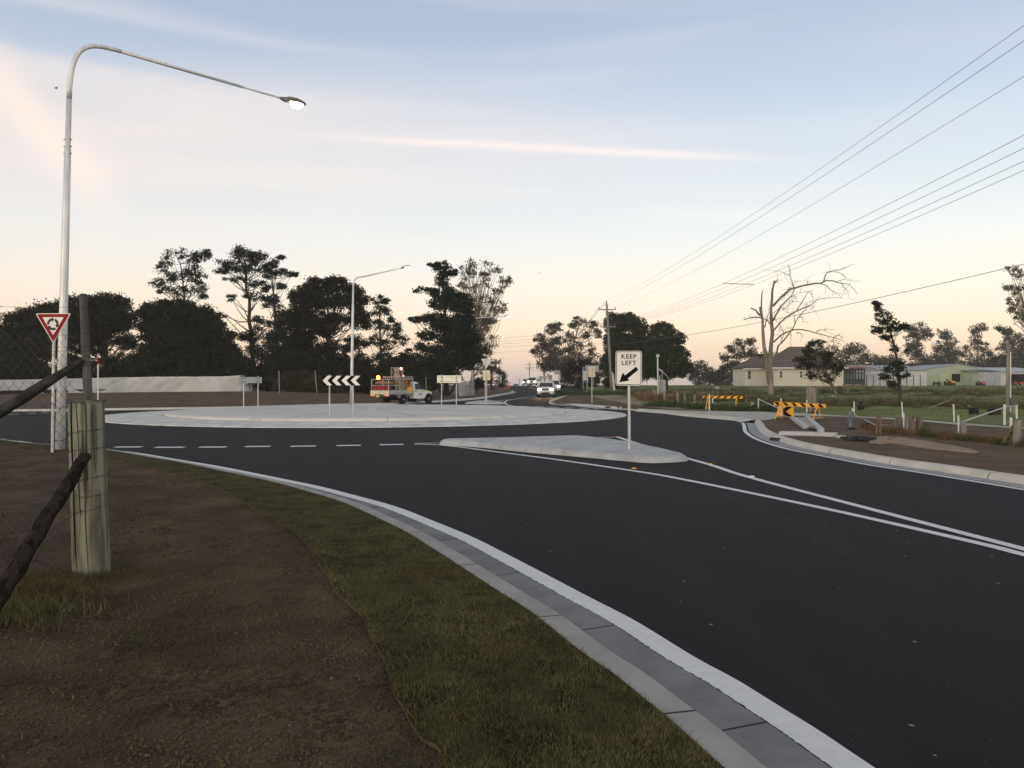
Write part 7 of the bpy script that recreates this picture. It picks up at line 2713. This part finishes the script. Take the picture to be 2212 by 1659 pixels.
m_ = MB()
hip(m_, hx(1665), hx(1830), HY - .6, HY + D_ + .6, hz(793.5), hz(748.5, HY + 4), 4.6)
rf = m_.build('roof', M_ROOF, house, world=True)
m_ = MB()
hip(m_, hx(1603, 146), hx(1690, 146), 145.4, 154.6, hz(795, 146), hz(769, 149), 3.4)
m_.build('roof', M_ROOF, house, world=True)
m_ = MB()
m_.box(((hx(1665) + hx(1830)) / 2, HY - .62, hz(795)), (hx(1830) - hx(1665), .12, .22))
m_.box(((hx(1603, 146) + hx(1672, 146)) / 2, 145.36, hz(797, 146)), (hx(1672, 146) - hx(1603, 146), .12, .22))
m_.build('gutter', M_WHT, house, world=True)
m_ = MB()
m_.box((hx(1724), HY - .05, (zt_ + zfl) / 2), (.1, .1, zt_ - zfl))
m_.box((hx(1679), HY - .05, (zt_ + zfl) / 2), (.1, .1, zt_ - zfl))
m_.build('downpipe', M_WHT, house, world=True)
for a, b, c, d_, Yw_ in ((1683.8, 1689.8, 801.4, 816.3, HY), (1723.5 + 4, 1729.5 + 4, 801.4, 816.3, HY), (1614.5, 1622.4, 801, 819, 146)):
    m_ = MB()
    xa, xb, za, zb2 = hx(a, Yw_), hx(b, Yw_), hz(d_, Yw_), hz(c, Yw_)
    fr_ = .09
    m_.box(((xa + xb) / 2, Yw_ - .04, zb2), (xb - xa + .16, .08, fr_))
    m_.box(((xa + xb) / 2, Yw_ - .06, za), (xb - xa + .24, .12, fr_))
    m_.box(((xa + xb) / 2, Yw_ - .04, (za + zb2) / 2), (xb - xa, .07, .05))
    m_.box((xa, Yw_ - .04, (za + zb2) / 2), (fr_, .08, zb2 - za))
    m_.box((xb, Yw_ - .04, (za + zb2) / 2), (fr_, .08, zb2 - za))
    wf = m_.build('window', M_WHT, house, world=True)
    m_ = MB()
    m_.box(((xa + xb) / 2, Yw_ - .012, (za + zb2) / 2), (xb - xa, .02, zb2 - za))
    m_.build('pane', M_DGLASS, wf, world=True)
m_ = MB()
m_.tube([(hx(1725.6), HY + 4, hz(750)), (hx(1725.6), HY + 4, hz(701.4))], .04, 5)
for z_ in (703, 706):
    m_.tube([(hx(1714), HY + 4, hz(z_)), (hx(1728), HY + 4.3, hz(z_))], .03, 4)
m_.build('antenna', M_STKG, house, world=True)
m_ = MB()
m_.lathe([(.01, 0), (.3, .05), (.5, .15)], Matrix.Translation((hx(1747), HY - .5, hz(801))) @ Matrix.Rotation(R(80), 4, 'X'), 14)
m_.build('satellite_dish', M_CARG, house, world=True, smooth=True)
# veranda
vr = empty('veranda', (hx(1845), HY, gz_), 'dark glazed veranda with rusty roof on brick piers joined to the cream house', 'veranda')
M_RUSTR = mat('rusty_roof', (0.30, 0.13, 0.08), .8, (0.20, .10, .07), 2)
M_DGRN = mat('dark_green_frame', (0.022, 0.035, 0.032), .6)
xa, xb = hx(1823), hx(1868)
m_ = MB()
m_.add([(xa - .3, HY - .5, hz(793.5)), (hx(1890), HY - .5, hz(795.5)), (hx(1890), HY + 5, hz(790)), (xa - .3, HY + 5, hz(788)), (xa - .3, HY - .5, hz(793.5) - .12), (hx(1890), HY - .5, hz(795.5) - .12), (hx(1890), HY + 5, hz(790) - .12), (xa - .3, HY + 5, hz(788) - .12)],
       [(0, 1, 2, 3), (7, 6, 5, 4), (0, 4, 5, 1), (1, 5, 6, 2), (2, 6, 7, 3), (3, 7, 4, 0)])
m_.build('roof', M_RUSTR, vr, world=True)
m_ = MB()
for f_ in np.linspace(0, 1, 8):
    m_.box((xa + (xb - xa) * f_, HY + .1, (hz(796) + hz(829)) / 2), (.14, .14, hz(796) - hz(829)))
for z_ in (797, 806, 820, 829):
    m_.box(((xa + xb) / 2, HY + .1, hz(z_)), (xb - xa, .10, .14))
m_.build('frame', M_DGRN, vr, world=True)
m_ = MB()
m_.box(((xa + xb) / 2, HY + .2, (hz(820) + hz(829)) / 2), (xb - xa, .06, hz(820) - hz(829)))
m_.build('panel', mat('slate_panel', (0.07, 0.10, 0.105), .6), vr, world=True)
m_ = MB()
m_.box(((xa + xb) / 2, HY + 4, (hz(796) + hz(829)) / 2), (xb - xa, .1, hz(796) - hz(829)))
m_.build('back_wall', mat('pale_inside', (0.30, 0.34, 0.36), .8), vr, world=True)
for f_ in (0.02, .5, .98):
    m_ = MB()
    m_.box((xa + (xb - xa) * f_, HY + .1, (gz_ + hz(829)) / 2 - .1), (.5, .5, hz(829) - gz_ + .1))
    m_.build('pier', mat('pier_brick', (0.30, 0.13, 0.09), .9), vr, world=True)

# sheds
def shed(label, xa_, xb_, Y, ye, yp, yb, mm, mroof, depth=10, gable=True, name='shed', peak=None, doors=()):
    xa, xb = hx(xa_, Y), hx(xb_, Y)
    gz = gh((xa + xb) / 2, Y) - .2
    root = empty(name, ((xa + xb) / 2, Y, gz), label, 'shed')
    ze1, ze2 = (hz(ye[0], Y), hz(ye[1], Y))
    m_ = MB()
    if gable:
        xp = hx(peak, Y)
        poly = [(xa, gz), (xb, gz), (xb, ze2), (xp, hz(yp, Y)), (xa, ze1)]
    else:
        poly = [(xa, gz), (xb, gz), (xb, ze2), (xa, ze1)]
    M0 = Matrix.Translation((0, Y + depth / 2, 0))
    m_.prism(poly, M0, depth)
    for xx in np.arange(xa + .6, xb, 1.1):
        m_.box((xx, Y - .012, (gz + min(ze1, ze2)) / 2), (.04, .02, min(ze1, ze2) - gz))
    m_.build('wall', mm, root, world=True)
    m_ = MB()
    if gable:
        for (a, za), (b, zb2) in (((xa - .3, ze1), (xp, hz(yp, Y))), ((xp, hz(yp, Y)), (xb + .3, ze2))):
            m_.add([(a, Y - .25, za + .03), (b, Y - .25, zb2 + .03), (b, Y + depth + .2, zb2 + .03), (a, Y + depth + .2, za + .03), (a, Y - .25, za + .12), (b, Y - .25, zb2 + .12), (b, Y + depth + .2, zb2 + .12), (a, Y + depth + .2, za + .12)],
                   [(3, 2, 1, 0), (4, 5, 6, 7), (0, 1, 5, 4), (1, 2, 6, 5), (2, 3, 7, 6), (3, 0, 4, 7)])
    else:
        zr = max(ze1, ze2) + .9
        m_.add([(xa - .2, Y - .4, ze1), (xb + .2, Y - .4, ze2), (xb + .2, Y + depth, zr), (xa - .2, Y + depth, zr), (xa - .2, Y - .4, ze1 + .1), (xb + .2, Y - .4, ze2 + .1), (xb + .2, Y + depth, zr + .1), (xa - .2, Y + depth, zr + .1)],
               [(3, 2, 1, 0), (4, 5, 6, 7), (0, 1, 5, 4), (1, 2, 6, 5), (2, 3, 7, 6), (3, 0, 4, 7)])
    m_.build('roof', mroof, root, world=True)
    for a, b, c, d_, md, nm in doors:
        m_ = MB()
        m_.box(((hx(a, Y) + hx(b, Y)) / 2, Y - .02, (hz(c, Y) + hz(d_, Y)) / 2), (hx(b, Y) - hx(a, Y), .05, hz(c, Y) - hz(d_, Y)))
        m_.build(nm, md, root, world=True)
    return root


M_IRONB = mat('iron_blue_grey', (0.30, 0.34, 0.38), .6, (0.24, .27, .31), .8, metal=.1)
M_IRONW = mat('iron_white', (0.50, 0.52, 0.54), .65, (0.42, .44, .46), .7)
M_GREEN = mat('shed_green', (0.36, 0.42, 0.31), .7, (0.31, .37, .27), .5)
M_GREENL = mat('shed_green_pale', (0.45, 0.50, 0.32), .7)
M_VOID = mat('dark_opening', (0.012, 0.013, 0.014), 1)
shed('long white iron shed wall with blue-grey roof beside the veranda', 1869, 2002, 148, (799, 800), 0, 834, M_IRONW, M_IRONB, 9, False, doors=((1915, 1934, 822, 832, M_VOID, 'opening'),))
shed('large pale green gabled machinery shed with dark doorway', 2003, 2118, 172, (797.5, 795.5), 787, 829, M_GREEN, M_IRONB, 16, True, peak=2070,
     doors=((2056, 2074, 807.6, 825, M_VOID, 'doorway'), (2031, 2055, 807, 825, M_GREENL, 'sliding_door')))
shed('low green lean-to right of the gabled shed', 2100, 2160, 168, (804, 804), 0, 829, M_GREEN, M_IRONB, 8, False, doors=((2136, 2156, 807, 826, M_VOID, 'opening'),))
shed('open-fronted shed with pale roof at the right edge', 2162, 2260, 160, (803, 803.5), 0, 830, M_IRONW, mat('iron_pale', (.42, .46, .52), .6), 10, False, doors=((2178, 2255, 808, 829, M_VOID, 'opening'),))
for i, px in enumerate((2050, 2063, 2078, 2092)):
    pass
# machinery parked by the sheds


def tractor(label, px, py, Y, wpx, mm, flip=1):
    x = hx(px, Y)
    g = (x, Y, gh(x, Y))
    s_ = wpx / S * Y / 3.4
    root = empty('tractor', g, label, 'tractor', 'farm machinery by the sheds', rotz=R(10) if flip > 0 else R(170))
    root.scale = (s_, s_, s_)
    m_ = MB()
    m_.box((.9, 0, 1.15), (1.6, .8, .7))
    m_.box((-.5, 0, .95), (1.4, .7, .5))
    m_.build('body', mm, root, bevel=.1)
    m_ = MB()
    m_.box((-.7, 0, 1.6), (.5, .9, .12))
    m_.box((-.95, 0, 1.85), (.1, .9, .5))
    m_.build('seat', M_TRIM, root, bevel=.03)
    m_ = MB()
    m_.tube([(1.3, 0, 1.4), (1.3, 0, 2.2)], .05, 6)
    m_.build('exhaust', M_TRIM, root)
    for sy in (-1, 1):
        m_ = MB()
        m_.box((-.8, sy * .8, 1.55), (1.2, .35, .08))
        m_.build('mudguard', mm, root, bevel=.03)
        wheel(root, -.8, sy * .85, .72, .4, 'y')
        wheel(root, 1.35, sy * .6, .42, .25, 'y')


tractor('yellow tractor parked before the green shed doorway', 2052, 828, 166, 22, M_BARY)
tractor('dark tractor left of the yellow one at the green shed', 2024, 828, 165, 16, mat('dark_blue', (0.03, .045, .06), .6), -1)
tractor('orange-red tractor before the lean-to', 2118, 829, 160, 18, mat('tractor_red', (0.50, 0.09, 0.05), .6))
tractor('red tractor inside the open shed at the right edge', 2188, 829, 158, 18, mat('tractor_red2', (0.50, 0.07, 0.05), .6))
tractor('second red tractor, cut by the right edge of the picture', 2212, 829, 158, 18, mat('tractor_red3', (0.45, 0.08, 0.06), .6), -1)

# yard rail fence before the white shed
g0 = (hx(1872, 138), 138)
root = empty('yard_fence', (*g0, gh(*g0)), 'thin grey yard fence in front of the white shed wall', 'fence')
m_ = MB()
for i in range(9):
    x = hx(1872 + i * 14.5, 138)
    m_.box((x, 138, gh(x, 138) + .9), (.12, .12, 2.0))
m_.build('post', M_TIMB, root, world=True)
m_ = MB()
m_.box(((hx(1872, 138) + hx(1988, 138)) / 2, 138, gh(*g0) + 1.75), (hx(1988, 138) - hx(1872, 138), .06, .08))
m_.box(((hx(1872, 138) + hx(1988, 138)) / 2, 138, gh(*g0) + 1.0), (hx(1988, 138) - hx(1872, 138), .04, .05))
m_.build('rail', M_STKG, root, world=True)
# brown house roof showing left behind the fence
HYL = 100.0
root = empty('house', (*Pz(8, 840, HYL)[:2], .7), 'brown roof gable glimpsed behind the fence at the left edge', 'house')
m_ = MB()
xa, xb = hx(-110, HYL), hx(62, HYL)
xm = hx(-40, HYL)
m_.prism([(xa, .5), (xb - 1, .5), (xb - 1, hz(822, HYL)), (xm, hz(794, HYL)), (xa, hz(818, HYL))], Matrix.Translation((0, HYL + 4, 0)), 8)
m_.build('wall', mat('brown_wall', (0.07, 0.05, 0.04), .8), root, world=True)
m_ = MB()
a, b = (xm, hz(792, HYL)), (xb, hz(821.5, HYL))
m_.add([(a[0], HYL - .5, a[1]), (b[0], HYL - .5, b[1]), (b[0], HYL + 9, b[1]), (a[0], HYL + 9, a[1]), (a[0], HYL - .5, a[1] + .16), (b[0], HYL - .5, b[1] + .16), (b[0], HYL + 9, b[1] + .16), (a[0], HYL + 9, a[1] + .16)],
       [(3, 2, 1, 0), (4, 5, 6, 7), (0, 1, 5, 4), (1, 2, 6, 5), (2, 3, 7, 6), (3, 0, 4, 7)])
m_.build('roof', mat('terracotta', (0.26, 0.12, 0.055), .8, (.18, .09, .045), 1), root, world=True)

# litter in the paddock
for i, (px, py, s_, l_) in enumerate([(2032, 849, .5, 'white scrap of sheeting in the weeds below the green shed'), (1800, 857, .35, 'white scrap in the grass below the cream house'), (1911, 919, .10, 'small white scrap on the dirt near the timber posts'),
                                      (1625, 884.5, .16, 'pale hydrant-like marker beside the stake between the barricades')]):
    g = Gg(px, py)
    m_ = MB()
    if i < 3:
        secs = [[(t_ * s_, -s_ * .4, .02), (t_ * s_, 0, s_ * .3 * (1 - abs(t_))), (t_ * s_, s_ * .4, .02)] for t_ in (-.9, -.3, .4, 1)]
        m_.loft(secs)
    else:
        m_.lathe([(.10, 0), (.12, .05), (.08, .1), (.09, .3), (.05, .36), (.02, .4)], I4, 10)
    o = m_.build('scrap' if i < 3 else 'hydrant', M_STK)
    o.location = g
    tag(o, l_, 'litter' if i < 3 else 'hydrant')


# birds
def bird(label, px, py, Y, span):
    p = Pz(px, py, Y)
    root = empty('bird', p, label, 'bird')
    m_ = MB()
    m_.tube([(-span * .25, 0, 0), (-span * .1, 0, -.01), (span * .1, 0, 0), (span * .24, 0, .02)], [span * .02, span * .08, span * .07, span * .015], 8)
    secs = lambda sx: [[(-span * .08, sx * t_ * span * .5, z_), (0, sx * t_ * span * .5, z_ + .012), (span * .08 * (1.1 - t_), sx * t_ * span * .5, z_)] for t_, z_ in ((.02, .02), (.5, span * .14), (1, span * .08))]
    m_.loft(secs(1))
    m_.loft(secs(-1))
    m_.build('body', M_SIGNB, root)
    root.rotation_euler = (0, R(10), R(60))


bird('small dark bird flying left of the nearest street light', 122, 191, 40, .32)
bird('tiny dark bird flying above the far road', 1165, 590, 90, .35)

# ------------------------------------------------------------------ haze
m_ = MB()
m_.add([(x, y, z) for z in (-4.3, 26) for y in (-41, 700) for x in (-350, 350)], [(0, 2, 3, 1), (4, 5, 7, 6), (0, 1, 5, 4), (2, 6, 7, 3), (0, 4, 6, 2), (1, 3, 7, 5)])
hm = bpy.data.materials.new('haze')
hm.use_nodes = True
t = NT(hm.node_tree)
out = t.n('ShaderNodeOutputMaterial')
pv = t.n('ShaderNodeVolumePrincipled')
pv.inputs['Color'].default_value = (0.80, 0.80, 0.84, 1)
pv.inputs['Density'].default_value = 0.0004
pv.inputs['Anisotropy'].default_value = 0.0
t.l(pv.outputs[0], out.inputs['Volume'])
if HAZE:
    o = m_.build('haze', hm)
    tag(o, kind='stuff')
